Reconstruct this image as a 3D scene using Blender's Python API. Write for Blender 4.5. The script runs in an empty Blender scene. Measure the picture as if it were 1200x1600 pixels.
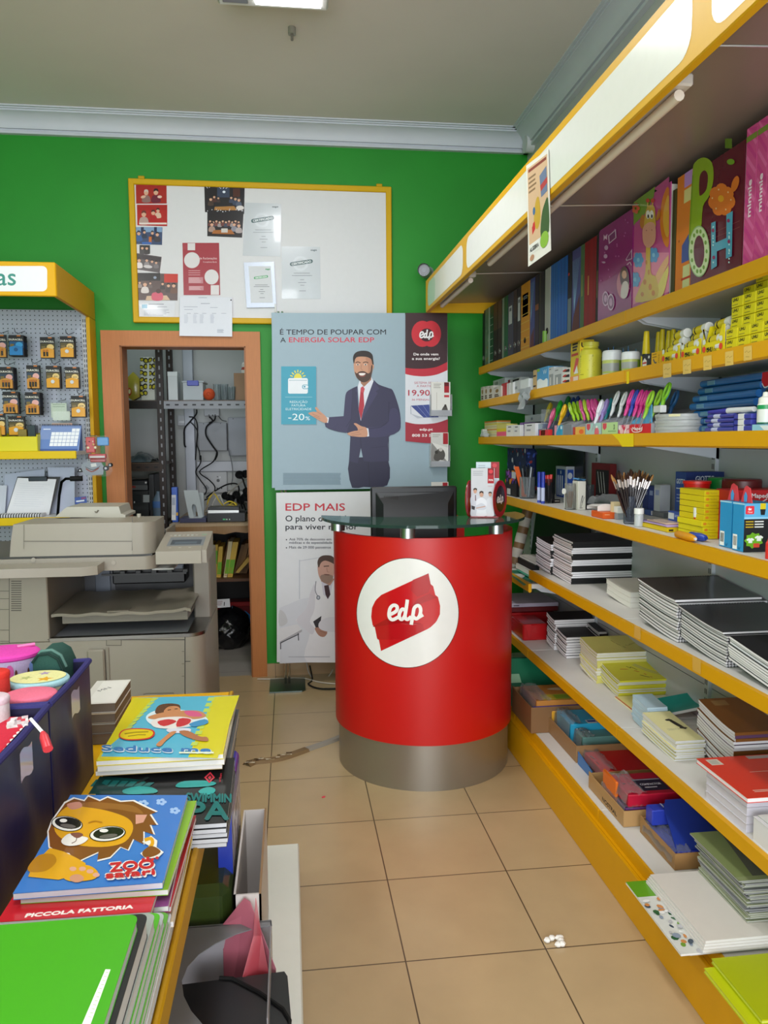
import bpy,math,random
from mathutils import Vector,Matrix
random.seed(7)
C=bpy.context.scene.collection
SC=bpy.context.scene

# ---------------------------------------------------------------- camera
F,YAW,PITCH,ROLL,EYE=1200.84,0.121826,0.092183,-0.0073784,1.45
_cy,_sy,_cp,_sp=math.cos(YAW),math.sin(YAW),math.cos(PITCH),math.sin(PITCH)
W_=Vector((_sy*_cp,_cy*_cp,-_sp));R0=Vector((_cy,-_sy,0));U0=R0.cross(W_)
R_=R0*math.cos(ROLL) + U0*math.sin(ROLL);U_=-R0*math.sin(ROLL) + U0*math.cos(ROLL)
cam=bpy.data.objects.new('camera',bpy.data.cameras.new('camera'));C.objects.link(cam)
cam.matrix_world=Matrix(((R_.x,U_.x,-W_.x,0),(R_.y,U_.y,-W_.y,0),(R_.z,U_.z,-W_.z,EYE),(0,0,0,1)))
cam.data.sensor_fit='HORIZONTAL';cam.data.sensor_width=36;cam.data.lens=36*F/1200
cam.data.clip_start=0.02;cam.data.clip_end=60
SC.camera=cam

# ---------------------------------------------------------------- world, lamps, exposure
SC.view_settings.view_transform='Standard';SC.view_settings.look='None'
SC.view_settings.exposure=0.05;SC.view_settings.gamma=1;SC.view_settings.use_curve_mapping=False
wd=bpy.data.worlds.new('daylight');SC.world=wd;wd.use_nodes=True
bg=wd.node_tree.nodes['Background'];bg.inputs[0].default_value=(0.80,0.90,1.0,1);bg.inputs[1].default_value=1.5
def area(name,loc,rot,sx,sy,power,col=(1,1,1)):
 l=bpy.data.lights.new(name,'AREA');l.shape='RECTANGLE';l.size=sx;l.size_y=sy;l.energy=power;l.color=col
 o=bpy.data.objects.new(name,l);C.objects.link(o);o.location=loc;o.rotation_euler=rot;return o
# the four ceiling fixtures of the shop (x, y) and the shop-front window behind the photographer
LAMPS=[(0.02,2.86),(-1.75,1.6),(0.02,-0.1),(-1.75,-1.2)]
LAMP_Z=3.20
for i,(x,y) in enumerate(LAMPS):
 area('lamp_light',(x,y,LAMP_Z-0.012),(0,0,0),0.22,0.80,17,(0.98,0.98,1.0))
area('shop_window_light',(-0.6,-2.75,1.55),(math.radians(108),0,0),3.6,2.4,200,(0.93,0.96,1.0))
area('store_room_light',(-0.9,5.25,2.9),(0,0,0),0.9,0.15,6,(0.85,0.93,1.0))

# ---------------------------------------------------------------- helpers
def at(px,py,X=None,Y=None,Z=None):
 """World point seen at a pixel of the 1200x1600 frame, on the plane X=, Y= or Z=."""
 d=(px-600)/F*R_ - (py-800)/F*U_ + W_
 t=X/d.x if X is not None else Y/d.y if Y is not None else (Z-EYE)/d.z
 return Vector((0,0,EYE)) + t*d
TONE=1.0   # reflectance factor of the thing being built
def lin(h):
 if not isinstance(h,str):return h
 h=h.lstrip('#');o=[]
 for i in (0,2,4):
  c=int(h[i:i+2],16)/255;o.append(c/12.92 if c <= .04045 else ((c+.055)/1.055)**2.4)
 return tuple(v*TONE for v in o)
FIN={  # name: roughness, metallic, specular, coat, opacity
'paper':(.62,0,.35,0,1),'card':(.5,0,.4,0,1),'glossy':(.22,0,.5,.2,1),'plastic':(.38,0,.5,0,1),'paint':(.45,0,.28,0,1),
'metal':(.34,1,.5,0,1),'chrome':(.15,1,.5,0,1),'fabric':(.85,0,.2,0,1),'wood':(.45,0,.4,0,1),'rubber':(.7,0,.3,0,1),'sheen':(.3,0,.5,0,1),
'clear':(.08,0,.5,0,.09),'film':(.1,0,.5,0,.05),'frost':(.3,0,.5,0,.5),'tint':(.2,0,.5,0,.72),'glassy':(.05,0,.6,0,.3)}
_mats={}
def fin(n):
 if n in _mats:return _mats[n]
 ro,me,sp,co,op=FIN[n]
 m=bpy.data.materials.new(n);m.use_nodes=True;nt=m.node_tree;b=nt.nodes['Principled BSDF']
 a=nt.nodes.new('ShaderNodeVertexColor');a.layer_name='Col'
 b.inputs['Roughness'].default_value=ro;b.inputs['Metallic'].default_value=me
 b.inputs['Specular IOR Level'].default_value=sp;b.inputs['Coat Weight'].default_value=co
 nz=nt.nodes.new('ShaderNodeTexNoise');nz.inputs['Scale'].default_value={'fabric':260,'wood':9,'paper':60}.get(n,30);nz.inputs['Detail'].default_value=3
 tc=nt.nodes.new('ShaderNodeTexCoord')
 mp=nt.nodes.new('ShaderNodeMapping');nt.links.new(tc.outputs['Object'],mp.inputs[0]);nt.links.new(mp.outputs[0],nz.inputs['Vector'])
 if n == 'wood':mp.inputs['Scale'].default_value=(14,14,1.2)
 mr=nt.nodes.new('ShaderNodeMapRange');amp={'wood':.12,'fabric':.14}.get(n,.025)
 mr.inputs['To Min'].default_value=1-amp;mr.inputs['To Max'].default_value=1+amp
 nt.links.new(nz.outputs['Fac'],mr.inputs['Value'])
 mx=nt.nodes.new('ShaderNodeVectorMath');mx.operation='SCALE'
 nt.links.new(a.outputs['Color'],mx.inputs[0]);nt.links.new(mr.outputs[0],mx.inputs['Scale'])
 nt.links.new(mx.outputs[0],b.inputs['Base Color'])
 if n == 'fabric':
  bp=nt.nodes.new('ShaderNodeBump');bp.inputs['Strength'].default_value=.25;bp.inputs['Distance'].default_value=.002
  nt.links.new(nz.outputs['Fac'],bp.inputs['Height']);nt.links.new(bp.outputs[0],b.inputs['Normal'])
 if op < 1:
  tr=nt.nodes.new('ShaderNodeBsdfTransparent');ms=nt.nodes.new('ShaderNodeMixShader')
  fr=nt.nodes.new('ShaderNodeFresnel');fr.inputs[0].default_value={'film':1.13,'clear':1.22}.get(n,1.45)
  ad=nt.nodes.new('ShaderNodeMath');ad.operation='ADD';ad.use_clamp=True;ad.inputs[1].default_value=op
  nt.links.new(fr.outputs[0],ad.inputs[0]);nt.links.new(ad.outputs[0],ms.inputs[0])
  mixc=nt.nodes.new('ShaderNodeMixRGB');mixc.inputs[0].default_value=.35;mixc.inputs[1].default_value=(1,1,1,1)
  nt.links.new(a.outputs['Color'],mixc.inputs[2]);nt.links.new(mixc.outputs[0],tr.inputs[0])
  nt.links.new(tr.outputs[0],ms.inputs[1]);nt.links.new(b.outputs[0],ms.inputs[2])
  nt.links.new(ms.outputs[0],nt.nodes['Material Output'].inputs[0])
 _mats[n]=m;return m

def tag(o,label=None,cat=None,group=None,kind=None):
 if label:o['label']=label
 if cat:o['category']=cat
 if group:o['group']=group
 if kind:o['kind']=kind
 return o
class MB:
 """Collects shapes (world coordinates, colour per face) and links them as ONE mesh object."""
 def __init__(s):s.v=[];s.f=[];s.c=[]
 def add(s,vs,fs,c):
  n=len(s.v);s.v += [tuple(p) for p in vs];c=lin(c)
  for f in fs:s.f.append([i+n for i in f]);s.c.append(c)
  return s
 def box(s,x0,x1,y0,y1,z0,z1,c,b=0):
  if x0 > x1:x0,x1=x1,x0
  if y0 > y1:y0,y1=y1,y0
  if z0 > z1:z0,z1=z1,z0
  if not b:
   v=[(x,y,z) for x in (x0,x1) for y in (y0,y1) for z in (z0,z1)]
   return s.add(v,[(0,1,3,2),(4,6,7,5),(0,4,5,1),(2,3,7,6),(0,2,6,4),(1,5,7,3)],c)
  b=min(b,(x1-x0)*.45,(y1-y0)*.45,(z1-z0)*.45)
  X,Y,Z=(x0,x1),(y0,y1),(z0,z1);v=[];idx={}
  for i in (0,1):
   for j in (0,1):
    for k in (0,1):
     ix,iy,iz=X[i]+b*(1-2*i),Y[j]+b*(1-2*j),Z[k]+b*(1-2*k)
     for a,p in enumerate(((X[i],iy,iz),(ix,Y[j],iz),(ix,iy,Z[k]))):idx[i,j,k,a]=len(v);v.append(p)
  f=[]
  q=((0,0),(0,1),(1,1),(1,0))
  for i in (0,1):
   f += [[idx[i,j,k,0] for j,k in q],[idx[j,i,k,1] for j,k in q],[idx[j,k,i,2] for j,k in q]]
  for a in (0,1):
   for d in (0,1):
    f += [[idx[a,d,0,0],idx[a,d,1,0],idx[a,d,1,1],idx[a,d,0,1]],[idx[a,0,d,0],idx[a,1,d,0],idx[a,1,d,2],idx[a,0,d,2]],
     [idx[0,a,d,1],idx[1,a,d,1],idx[1,a,d,2],idx[0,a,d,2]]]
  f += [[idx[i,j,k,0],idx[i,j,k,1],idx[i,j,k,2]] for i in (0,1) for j in (0,1) for k in (0,1)]
  return s.add(v,f,c)
 def prism(s,pts,ext,c,cap=True):
  """A flat outline of 3-D points pushed along ext."""
  n=len(pts);e=Vector(ext);p=[Vector(q) for q in pts]
  v=p + [q+e for q in p]
  f=[[i,(i+1) % n,(i+1) % n+n,i+n] for i in range(n)]
  if cap:f += [list(range(n))[::-1],list(range(n,2*n))]
  return s.add(v,f,c)
 def poly(s,pts,c):return s.add(pts,[list(range(len(pts)))],c)
 def tube(s,path,r,c,n=8,cap=True):
  """A round bar along a path; r is one radius or one per point."""
  P=[Vector(p) for p in path];rs=r if isinstance(r,(list,tuple)) else [r]*len(P)
  rings=[];up=None
  for i,p in enumerate(P):
   t=(P[min(i+1,len(P)-1)]-P[max(i-1,0)]).normalized()
   if up is None:up=Vector((0,0,1)) if abs(t.z) < .9 else Vector((1,0,0))
   a=t.cross(up).normalized();bb=a.cross(t).normalized();up=bb
   rings.append([p + rs[i]*(math.cos(2*math.pi*k/n)*a + math.sin(2*math.pi*k/n)*bb) for k in range(n)])
  v=[q for g in rings for q in g];f=[]
  for i in range(len(P)-1):
   for k in range(n):f.append([i*n+k,i*n+(k+1) % n,(i+1)*n+(k+1) % n,(i+1)*n+k])
  if cap:f += [list(range(n))[::-1],[len(v)-n+k for k in range(n)]]
  return s.add(v,f,c)
 def lathe(s,o,prof,c,n=20,sx=1,sy=1,a0=0,a1=2*math.pi,cols=None):
  """Profile [(r, z)...] turned about a vertical axis through o."""
  full=abs(a1-a0) > 6.28;m=n if full else n+1;o=Vector(o);b0=len(s.v)
  for (r,z) in prof:
   for k in range(m):
    a=a0+(a1-a0)*k/n;s.v.append(tuple(o+Vector((r*sx*math.cos(a),r*sy*math.sin(a),z))))
  for i in range(len(prof)-1):
   cc=lin(cols[i] if cols else c)
   for k in range(n):
    k2=(k+1) % m;s.f.append([b0+i*m+k,b0+i*m+k2,b0+(i+1)*m+k2,b0+(i+1)*m+k]);s.c.append(cc)
  return s
 def ball(s,o,rx,ry,rz,c,n=14,m=8):
  pr=[(math.sin(math.pi*i/m),-math.cos(math.pi*i/m)) for i in range(m+1)];o=Vector(o);v=[];f=[]
  for (r,z) in pr:
   for k in range(n):v.append(o+Vector((rx*r*math.cos(2*math.pi*k/n),ry*r*math.sin(2*math.pi*k/n),rz*z)))
  for i in range(m):
   for k in range(n):f.append([i*n+k,i*n+(k+1) % n,(i+1)*n+(k+1) % n,(i+1)*n+k])
  return s.add(v,f,c)
 def strip(s,rows,c,close=False):
  """A sheet through equally long rows of points."""
  n=len(rows[0]);v=[p for r in rows for p in r];f=[]
  for i in range(len(rows)-1):
   for k in range(n-1 if not close else n):f.append([i*n+k,i*n+(k+1) % n,(i+1)*n+(k+1) % n,(i+1)*n+k])
  return s.add(v,f,c)
 def xf(s,M,start=0):
  for i in range(start,len(s.v)):s.v[i]=tuple(M @ Vector(s.v[i]))
  return s
 def spin(s,a,o,start=0,axis='Z'):o=Vector(o);return s.xf(Matrix.Translation(o) @ Matrix.Rotation(a,4,axis) @ Matrix.Translation(-o),start)
 def build(s,name,fn,parent=None,smooth=40):
  me=bpy.data.meshes.new(name)
  if parent is not None:off=wloc(parent)
  elif s.v:
   xs,ys,zs=zip(*s.v);off=Vector(((min(xs)+max(xs))/2,(min(ys)+max(ys))/2,min(zs)))
  me.from_pydata([tuple(Vector(p)-off) for p in s.v],[],s.f);me.update()
  at_=me.color_attributes.new('Col','FLOAT_COLOR','CORNER');buf=[]
  for p,c in zip(me.polygons,s.c):buf += [c[0],c[1],c[2],1.0]*p.loop_total
  at_.data.foreach_set('color',buf)
  me.polygons.foreach_set('use_smooth',[True]*len(me.polygons));me.set_sharp_from_angle(angle=math.radians(smooth))
  me.materials.append(fin(fn) if isinstance(fn,str) else fn)
  o=bpy.data.objects.new(name,me);C.objects.link(o)
  if parent is not None:o.parent=parent
  else:o.location=off
  return o
def wloc(o):
 p=Vector(o.location)
 while o.parent is not None:o=o.parent;p += o.location
 return p
def thing(name,label,cat,loc,group=None):
 o=bpy.data.objects.new(name,None);o.empty_display_size=.05;C.objects.link(o);o.location=loc
 return tag(o,label,cat,group)
def solo(name,mb,fn,label,cat,group=None):return tag(mb.build(name,fn),label,cat,group)
def struct(name,mb,m):return tag(mb.build(name,m),kind='structure')
def dup(root,shift=None,loc=None,label=None,group=None,rz=0):
 r=root.copy();C.objects.link(r)
 if loc is not None:r.location=loc
 elif shift is not None:r.location=root.location+Vector(shift)
 r.rotation_euler.z=rz
 if label:r['label']=label
 if group:r['group']=group
 for ch in list(root.children):
  c=ch.copy();C.objects.link(c);c.parent=r
  for g in ch.children:d=g.copy();C.objects.link(d);d.parent=c
 return r
_glyphs={}
def glyphs(t,res=3):
 if t in _glyphs:return _glyphs[t]
 cu=bpy.data.curves.new('t','FONT');cu.body=t;cu.resolution_u=res;cu.size=1
 ob=bpy.data.objects.new('t',cu);me=ob.to_mesh()
 v=[(p.co.x,p.co.y) for p in me.vertices];f=[list(p.vertices) for p in me.polygons]
 ob.to_mesh_clear();bpy.data.objects.remove(ob);bpy.data.curves.remove(cu)
 _glyphs[t]=(v,f);return v,f
CAP=.72
class Art(MB):
 """Flat print: 2-D shapes in drawing coordinates (y down), laid on a surface by fmap(x, y, lift)."""
 def __init__(s,fmap,step=.00025,clip=None):super().__init__();s.m=fmap;s.k=0;s.step=min(step,.00006);s.clip=clip
 def lay(s):s.k += 1;return s.k*s.step
 def pg(s,pts,c):
  if s.clip:a,b,d,e=s.clip;pts=[(min(max(x,a),d),min(max(y,b),e)) for x,y in pts]
  h=s.lay();return s.poly([s.m(x,y,h) for x,y in pts],c)
 def rc(s,x0,y0,x1,y1,c):return s.pg([(x0,y0),(x1,y0),(x1,y1),(x0,y1)],c)
 def rr(s,x0,y0,x1,y1,r,c,n=5):
  p=[]
  for cx,cy,a in ((x1-r,y0+r,-90),(x1-r,y1-r,0),(x0+r,y1-r,90),(x0+r,y0+r,180)):
   p += [(cx+r*math.cos(math.radians(a+90*i/n)),cy+r*math.sin(math.radians(a+90*i/n))) for i in range(n+1)]
  return s.pg(p,c)
 def el(s,cx,cy,rx,ry,c,n=24,rot=0):
  ca,sa=math.cos(rot),math.sin(rot)
  return s.pg([(cx+rx*math.cos(t)*ca-ry*math.sin(t)*sa,cy+rx*math.cos(t)*sa+ry*math.sin(t)*ca) for t in (2*math.pi*i/n for i in range(n))],c)
 def sm(s,pts,c,sub=5,closed=True):
  return s.pg(spline(pts,sub,closed),c)
 def ln(s,pts,w,c,sm=0):
  if sm:pts=spline(pts,sm,False)
  h=s.lay();n=len(pts);L=[];Rr=[];q=s.clip;m=s.m if not q else (lambda x,y,h:s.m(min(max(x,q[0]),q[2]),min(max(y,q[1]),q[3]),h))
  for i in range(n):
   a,b=pts[max(i-1,0)],pts[min(i+1,n-1)];dx,dy=b[0]-a[0],b[1]-a[1];l=math.hypot(dx,dy) or 1
   L.append(m(pts[i][0]-dy/l*w/2,pts[i][1]+dx/l*w/2,h));Rr.append(m(pts[i][0]+dy/l*w/2,pts[i][1]-dx/l*w/2,h))
  return s.strip([L,Rr],c)
 def tx(s,t,x,y,h,c,w=None,rot=0,al='l',bold=0):
  v,f=glyphs(t)
  if not v:return s
  k=h/CAP;x0=min(p[0] for p in v);x1=max(p[0] for p in v);kx=w/(x1-x0) if w else k;W=(x1-x0)*kx
  ox={'l':0,'c':-W/2,'r':-W}[al];ca,sa=math.cos(rot),math.sin(rot)
  for db in ((0,0),) if not bold else ((-bold,0),(bold,0),(0,bold),(0,-bold)):
   lift=s.lay();vs=[]
   for (a,b) in v:
    p,q=(a-x0)*kx+ox+db[0],-b*k+db[1];vs.append(s.m(x+p*ca-q*sa,y+p*sa+q*ca,lift))
   s.add(vs,f,c)
  return s
 def lines(s,x0,y0,x1,n,dy,c,w=None,jit=.25):
  for i in range(n):
   e=x1-(x1-x0)*random.random()*jit;s.rc(x0,y0+i*dy,e,y0+i*dy+(w or dy*.45),c)
  return s
 def bars(s,x0,y0,x1,y1,n=9):
  s.rc(x0,y0,x1,y1,'f4f4f2')
  for i in range(n):
   a=x0+(x1-x0)*(.1+.8*i/n);s.rc(a,y0+(y1-y0)*.12,a+(x1-x0)*.8/n*random.choice((.35,.6)),y1-(y1-y0)*.25,'151515')
  return s
def spline(pts,sub=5,closed=True):
 n=len(pts);o=[]
 for i in range(n if closed else n-1):
  p=[pts[(i+j) % n] if closed else pts[min(max(i+j,0),n-1)] for j in (-1,0,1,2)]
  for k in range(sub):
   t=k/sub;o.append(tuple(.5*(2*p[1][d]+(p[2][d]-p[0][d])*t+(2*p[0][d]-5*p[1][d]+4*p[2][d]-p[3][d])*t*t+(3*p[1][d]-p[0][d]-3*p[2][d]+p[3][d])*t**3) for d in range(len(pts[0]))))
 if not closed:o.append(tuple(pts[-1]))
 return o
def zm(ox,oy,s,**pl):
 """Drawing coordinates of a photo crop (origin ox, oy; s crop pixels per photo pixel) laid on a plane; lift goes towards the camera side."""
 nx=Vector((-1,0,0)) if 'X' in pl else Vector((0,-1,0)) if 'Y' in pl else Vector((0,0,1))
 return lambda x,y,h:at(ox+x/s,oy+y/s,**pl)+nx*h
def flat(o,ux,uy,nrm):
 """Drawing coordinates in metres from a corner: x along ux, y (down) along uy."""
 o,ux,uy,nrm=Vector(o),Vector(ux),Vector(uy),Vector(nrm)
 return lambda x,y,h:o+ux*x+uy*y+nrm*h

# ================================================================ the shop itself
DW=4.73            # back wall
CEIL=3.30
XR=1.477           # right wall
def nodemat(name,base,rough,f=None):
 m=bpy.data.materials.new(name);m.use_nodes=True;nt=m.node_tree;b=nt.nodes['Principled BSDF']
 b.inputs['Roughness'].default_value=rough;b.inputs['Base Color'].default_value=(*lin(base),1)
 if f:f(nt,b)
 return m
def mottled(c2,scale,bump=0,fac=(.35,.65)):
 def f(nt,b):
  tc=nt.nodes.new('ShaderNodeTexCoord');n=nt.nodes.new('ShaderNodeTexNoise');n.inputs['Scale'].default_value=scale;n.inputs['Detail'].default_value=4
  nt.links.new(tc.outputs['Object'],n.inputs['Vector'])
  r=nt.nodes.new('ShaderNodeValToRGB');r.color_ramp.elements[0].position,r.color_ramp.elements[1].position=fac
  r.color_ramp.elements[0].color=b.inputs['Base Color'].default_value[:];r.color_ramp.elements[1].color=(*lin(c2),1)
  nt.links.new(n.outputs['Fac'],r.inputs[0]);nt.links.new(r.outputs[0],b.inputs['Base Color'])
  if bump:
   n2=nt.nodes.new('ShaderNodeTexNoise');n2.inputs['Scale'].default_value=180;nt.links.new(tc.outputs['Object'],n2.inputs['Vector'])
   bp=nt.nodes.new('ShaderNodeBump');bp.inputs['Strength'].default_value=bump;bp.inputs['Distance'].default_value=.002
   nt.links.new(n2.outputs['Fac'],bp.inputs['Height']);nt.links.new(bp.outputs[0],b.inputs['Normal'])
 return f
def tiled(c2,grout,pitch,ox,oy,mortar=.0022):
 def f(nt,b):
  g=nt.nodes.new('ShaderNodeNewGeometry');mp=nt.nodes.new('ShaderNodeMapping');mp.inputs['Location'].default_value=(-ox,-oy,0)
  nt.links.new(g.outputs['Position'],mp.inputs[0])
  br=nt.nodes.new('ShaderNodeTexBrick');br.offset=0;br.squash=1;nt.links.new(mp.outputs[0],br.inputs['Vector'])
  for k,v in (('Scale',1),('Mortar Size',mortar),('Mortar Smooth',.1),('Brick Width',pitch),('Row Height',pitch)):br.inputs[k].default_value=v
  br.inputs['Color1'].default_value=b.inputs['Base Color'].default_value[:];br.inputs['Color2'].default_value=(*lin(c2),1);br.inputs['Mortar'].default_value=(*lin(grout),1)
  n=nt.nodes.new('ShaderNodeTexNoise');n.inputs['Scale'].default_value=7;n.inputs['Detail'].default_value=5;nt.links.new(mp.outputs[0],n.inputs['Vector'])
  mr=nt.nodes.new('ShaderNodeMapRange');mr.inputs['To Min'].default_value=.88;mr.inputs['To Max'].default_value=1.1;nt.links.new(n.outputs['Fac'],mr.inputs['Value'])
  sc=nt.nodes.new('ShaderNodeVectorMath');sc.operation='SCALE';nt.links.new(br.outputs['Color'],sc.inputs[0]);nt.links.new(mr.outputs[0],sc.inputs['Scale'])
  nt.links.new(sc.outputs[0],b.inputs['Base Color'])
  bp=nt.nodes.new('ShaderNodeBump');bp.invert=True;bp.inputs['Strength'].default_value=.5;bp.inputs['Distance'].default_value=.002
  nt.links.new(br.outputs['Fac'],bp.inputs['Height']);nt.links.new(bp.outputs[0],b.inputs['Normal'])
 return f
M_GREEN=nodemat('green_wall_paint','108c18',.55,mottled('0e8616',3,.15))
M_WALL=nodemat('pale_wall_paint','b9bab8',.6,mottled('b4b6b5',3,.1))
M_CEIL=nodemat('ceiling_paint','dad2cb',.7,mottled('d6cec7',2))
M_FLOOR=nodemat('floor_tile','b79e78',.3,tiled('b29973','5a4936',.405,.297,2.003))
M_STORE=nodemat('store_floor_tile','9a948a',.4,tiled('96908a','6a655e',.405,.297,2.003))
M_SKIRT=nodemat('skirting_tile','b3936c',.35,tiled('ad8e68','7a664c',.405,-.11,0))
M_COVE=nodemat('cornice_paint','c9cdd6',.5,mottled('c4c8d2',4))

struct('floor',MB().box(-3,XR,-2.8,DW+.02,-.05,0,'fff'*2),M_FLOOR)
struct('floor_store',MB().box(-2,.5,DW+.02,6.2,-.05,0,'ffffff'),M_STORE)
struct('ceiling',MB().box(-3,XR,-2.8,DW,CEIL,CEIL+.05,'ffffff'),M_CEIL)
DX0,DX1,DZ=-.985,-.235,2.035
struct('wall_back',MB().box(-3,DX0,DW,DW+.12,0,CEIL,'ffffff').box(DX1,XR,DW,DW+.12,0,CEIL,'ffffff').box(DX0,DX1,DW,DW+.12,DZ,CEIL,'ffffff'),M_GREEN)
struct('wall_right',MB().box(XR,XR+.1,-2.8,DW+.12,0,CEIL,'ffffff'),M_WALL)
struct('wall_left',MB().box(-3.1,-3,-2.8,DW+.12,0,CEIL,'ffffff'),M_GREEN)
struct('wall_store_back',MB().box(-2,.5,6.05,6.15,0,3.05,'ffffff'),M_WALL)
struct('wall_store_left',MB().box(-2.05,-1.95,DW+.12,6.15,0,3.05,'ffffff'),M_WALL)
struct('wall_store_right',MB().box(.45,.55,DW+.12,6.15,0,3.05,'ffffff'),M_WALL)
struct('ceiling_store',MB().box(-2.05,.55,DW+.12,6.15,3.05,3.1,'ffffff'),M_WALL)
struct('baseboard_back',MB().box(DX1+.075,XR,DW-.012,DW,0,.077,'ffffff').box(-3,DX0-.09,DW-.012,DW,0,.077,'ffffff'),M_SKIRT)
PROF=[(0,3.183),(.028,3.183),(.028,3.198),(.02,3.202),(.02,3.208),(.034,3.208),(.036,3.222),(.045,3.245),(.062,3.264),(.085,3.276),(.1,3.279),(.1,3.287),(.112,3.287),(.112,3.293),(.128,3.293),(.128,CEIL),(0,CEIL)]
struct('trim_1',MB().prism([(-3,DW-d,z) for d,z in PROF],(3+XR,0,0),'ffffff'),M_COVE)
struct('trim_2',MB().prism([(XR-d,-2.8,z) for d,z in PROF],(0,2.8+DW,0),'ffffff'),M_COVE)
# door casing round the open store-room doorway
WOODC='b8733c'
mb=MB();fz=2.103;yf=DW-.022
for q in ([(-1.076,0),(-.968,0),(-.968,fz-.09),(-1.076,fz)],[(-.25,0),(-.16,0),(-.16,fz),(-.25,fz-.09)],[(-1.076,fz),(-.968,fz-.09),(-.25,fz-.09),(-.16,fz)]):
 mb.prism([(x,yf,z) for x,z in q],(0,.0215,0),WOODC)
for u0,u1 in (((-.968,0),(-.968,fz-.09)),((-.25,0),(-.25,fz-.09)),((-.968,fz-.09),(-.25,fz-.09))):mb.box(u0[0]-.003,u1[0]+.003,yf-.002,yf,u0[1]-.003,u1[1]+.003,'8f5526')
for x0,x1 in ((-.985,-.962),(-.256,-.235)):mb.box(x0,x1,DW-.012,DW+.14,0,2.02,WOODC)
mb.box(-.985,-.235,DW-.012,DW+.14,2.012,2.035,WOODC)
struct('door_1',mb,'wood')

# ceiling fixtures
M_GLOW=nodemat('lamp_diffuser','ffffff',.4)
_b=M_GLOW.node_tree.nodes['Principled BSDF'];_b.inputs['Emission Color'].default_value=(1,.98,.94,1);_b.inputs['Emission Strength'].default_value=6
for i,(x,y) in enumerate(LAMPS):
 t=thing('ceiling_lamp',['white box ceiling lamp with lit square diffuser above the middle aisle','white ceiling lamp over the left side of the shop','white ceiling lamp above the aisle behind the viewer','white ceiling lamp at the left behind the viewer'][i],'lamp',(x,y,CEIL))
 MB().box(x-.27,x+.17,y-.46,y+.46,LAMP_Z,CEIL,'dfe0e2',.008).build('housing','paint',t)
 MB().box(x-.12,x+.14,y-.43,y+.43,LAMP_Z-.006,LAMP_Z-.0005,'ffffff').build('diffuser',M_GLOW,t)
 MB().box(x-.25,x-.15,y-.43,y+.43,LAMP_Z-.005,LAMP_Z-.0005,'8a8c90',.002).build('louvre','metal',t)
p=at(456,43,Z=CEIL)
solo('ceiling_hook',MB().tube([p,p-Vector((0,0,.03))],.018,'8d8a80',10).tube([p-Vector((0,0,.03)),p-Vector((0,0,.055))],.006,'6f6c64'),'plastic','small grey plug fixed to the ceiling near the lit lamp','ceiling hook')

# ---------------------------------------------------------------- shelving along the right wall
XS,XP,YB=1.10,1.412,(4.35,3.39,2.41,1.43,.45)
YEL,DECK,PANEL='d49a02','d3d1cc','b6b7bd'
SZ={2:1.862,3:1.672,4:1.467,5:1.165,6:.852,7:.475}
BASEZ=.19
sh=thing('wall_shelving','long grey metal shelving with yellow edged shelves and white header along right wall','shelving',(1.25,2.4,0))
for i in range(4):
 y1,y0=YB[i],YB[i+1]
 mb=MB()
 for k in range(8):mb.box(XP,XP+.012,y0+.004,y1-.004,.06+k*.272,.06+(k+1)*.272-.003,PANEL)
 mb.build('back_panel','paint',sh)
 for n,z in SZ.items():
  if n == 6 and i == 0:z=.787
  deck=MB().box(XS,XP,y0+.002,y1-.002,z-.022,z,DECK,.001).build('shelf','paint',sh)
  MB().prism([(XS-.016,y0+.002,z+.001),(XS-.001,y0+.002,z+.001),(XS-.001,y0+.002,z-.036),(XS-.009,y0+.002,z-.041),(XS-.016,y0+.002,z-.036)],(0,y1-y0-.004,0),YEL).build('front_lip','paint',deck)
  for yy in (y0+.012,y1-.014):
   MB().prism([(XS+.02,yy,z-.022),(XP,yy,z-.022),(XP,yy,z-.085),(XP-.05,yy,z-.075),(XS+.05,yy,z-.04)],(0,.002,0),'c3c8d0').build('bracket','paint',deck)
 base=MB().box(1.033,XP,y0+.001,y1-.001,BASEZ-.02,BASEZ,DECK,.001).build('base_deck','paint',sh)
 MB().box(1.024,1.033,y0+.001,y1-.001,BASEZ-.045,BASEZ+.001,YEL,.002).build('front_lip','paint',base)
MB().box(1.0,1.012,.45,4.35,0,.152,YEL,.002).box(1.012,1.0235,.45,4.35,.10,.1515,YEL).build('plinth','paint',sh)
for y in YB:
 mb=MB().box(XP-.012,XP+.03,y-.014,y+.014,0,2.32,'b4b8bf',.002)
 for k in range(70):mb.box(XP-.0125,XP-.0115,y-.0065,y-.0025,.1+k*.032,.118+k*.032,'2a2c30').box(XP-.0125,XP-.0115,y+.0025,y+.0065,.1+k*.032,.118+k*.032,'2a2c30')
 mb.build('upright','paint',sh)
# header: yellow frame with white sign panels, glossy soffit, tube lamps, struts
XH,HZ0,HZ1=.78,2.168,2.345
hd=MB().box(XH,XH+.022,.45,4.36,HZ0,HZ1,'e0aa08',.003).build('header','paint',sh)
for (ya,yb) in ((3.39,4.33),(1.43,3.39),(.45,1.43)):
 m=lambda x,y,h:Vector((XH-.0005-h,x,-y))
 ar=Art(m);r=.045
 ar.rr(ya+.035,-HZ1+.026,yb-.035,-HZ0-.02,r,'f2f1ee');
 if yb > 4:ar.rr(yb-.25,-HZ1+.026,yb-.035,-HZ0-.02,r,'cfe3d6')
 ar.build('sign_panel','glossy',hd)
MB().box(XH+.022,XP,4.345,4.36,HZ0,HZ1,'e0aa08',.002).build('end_cap','paint',hd)
MB().prism([(XH+.022,.45,2.215),(XP,.45,2.235),(XP,.45,2.24),(XH+.022,.45,2.22)],(0,3.89,0),'8d8078').build('soffit','sheen',sh)
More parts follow.
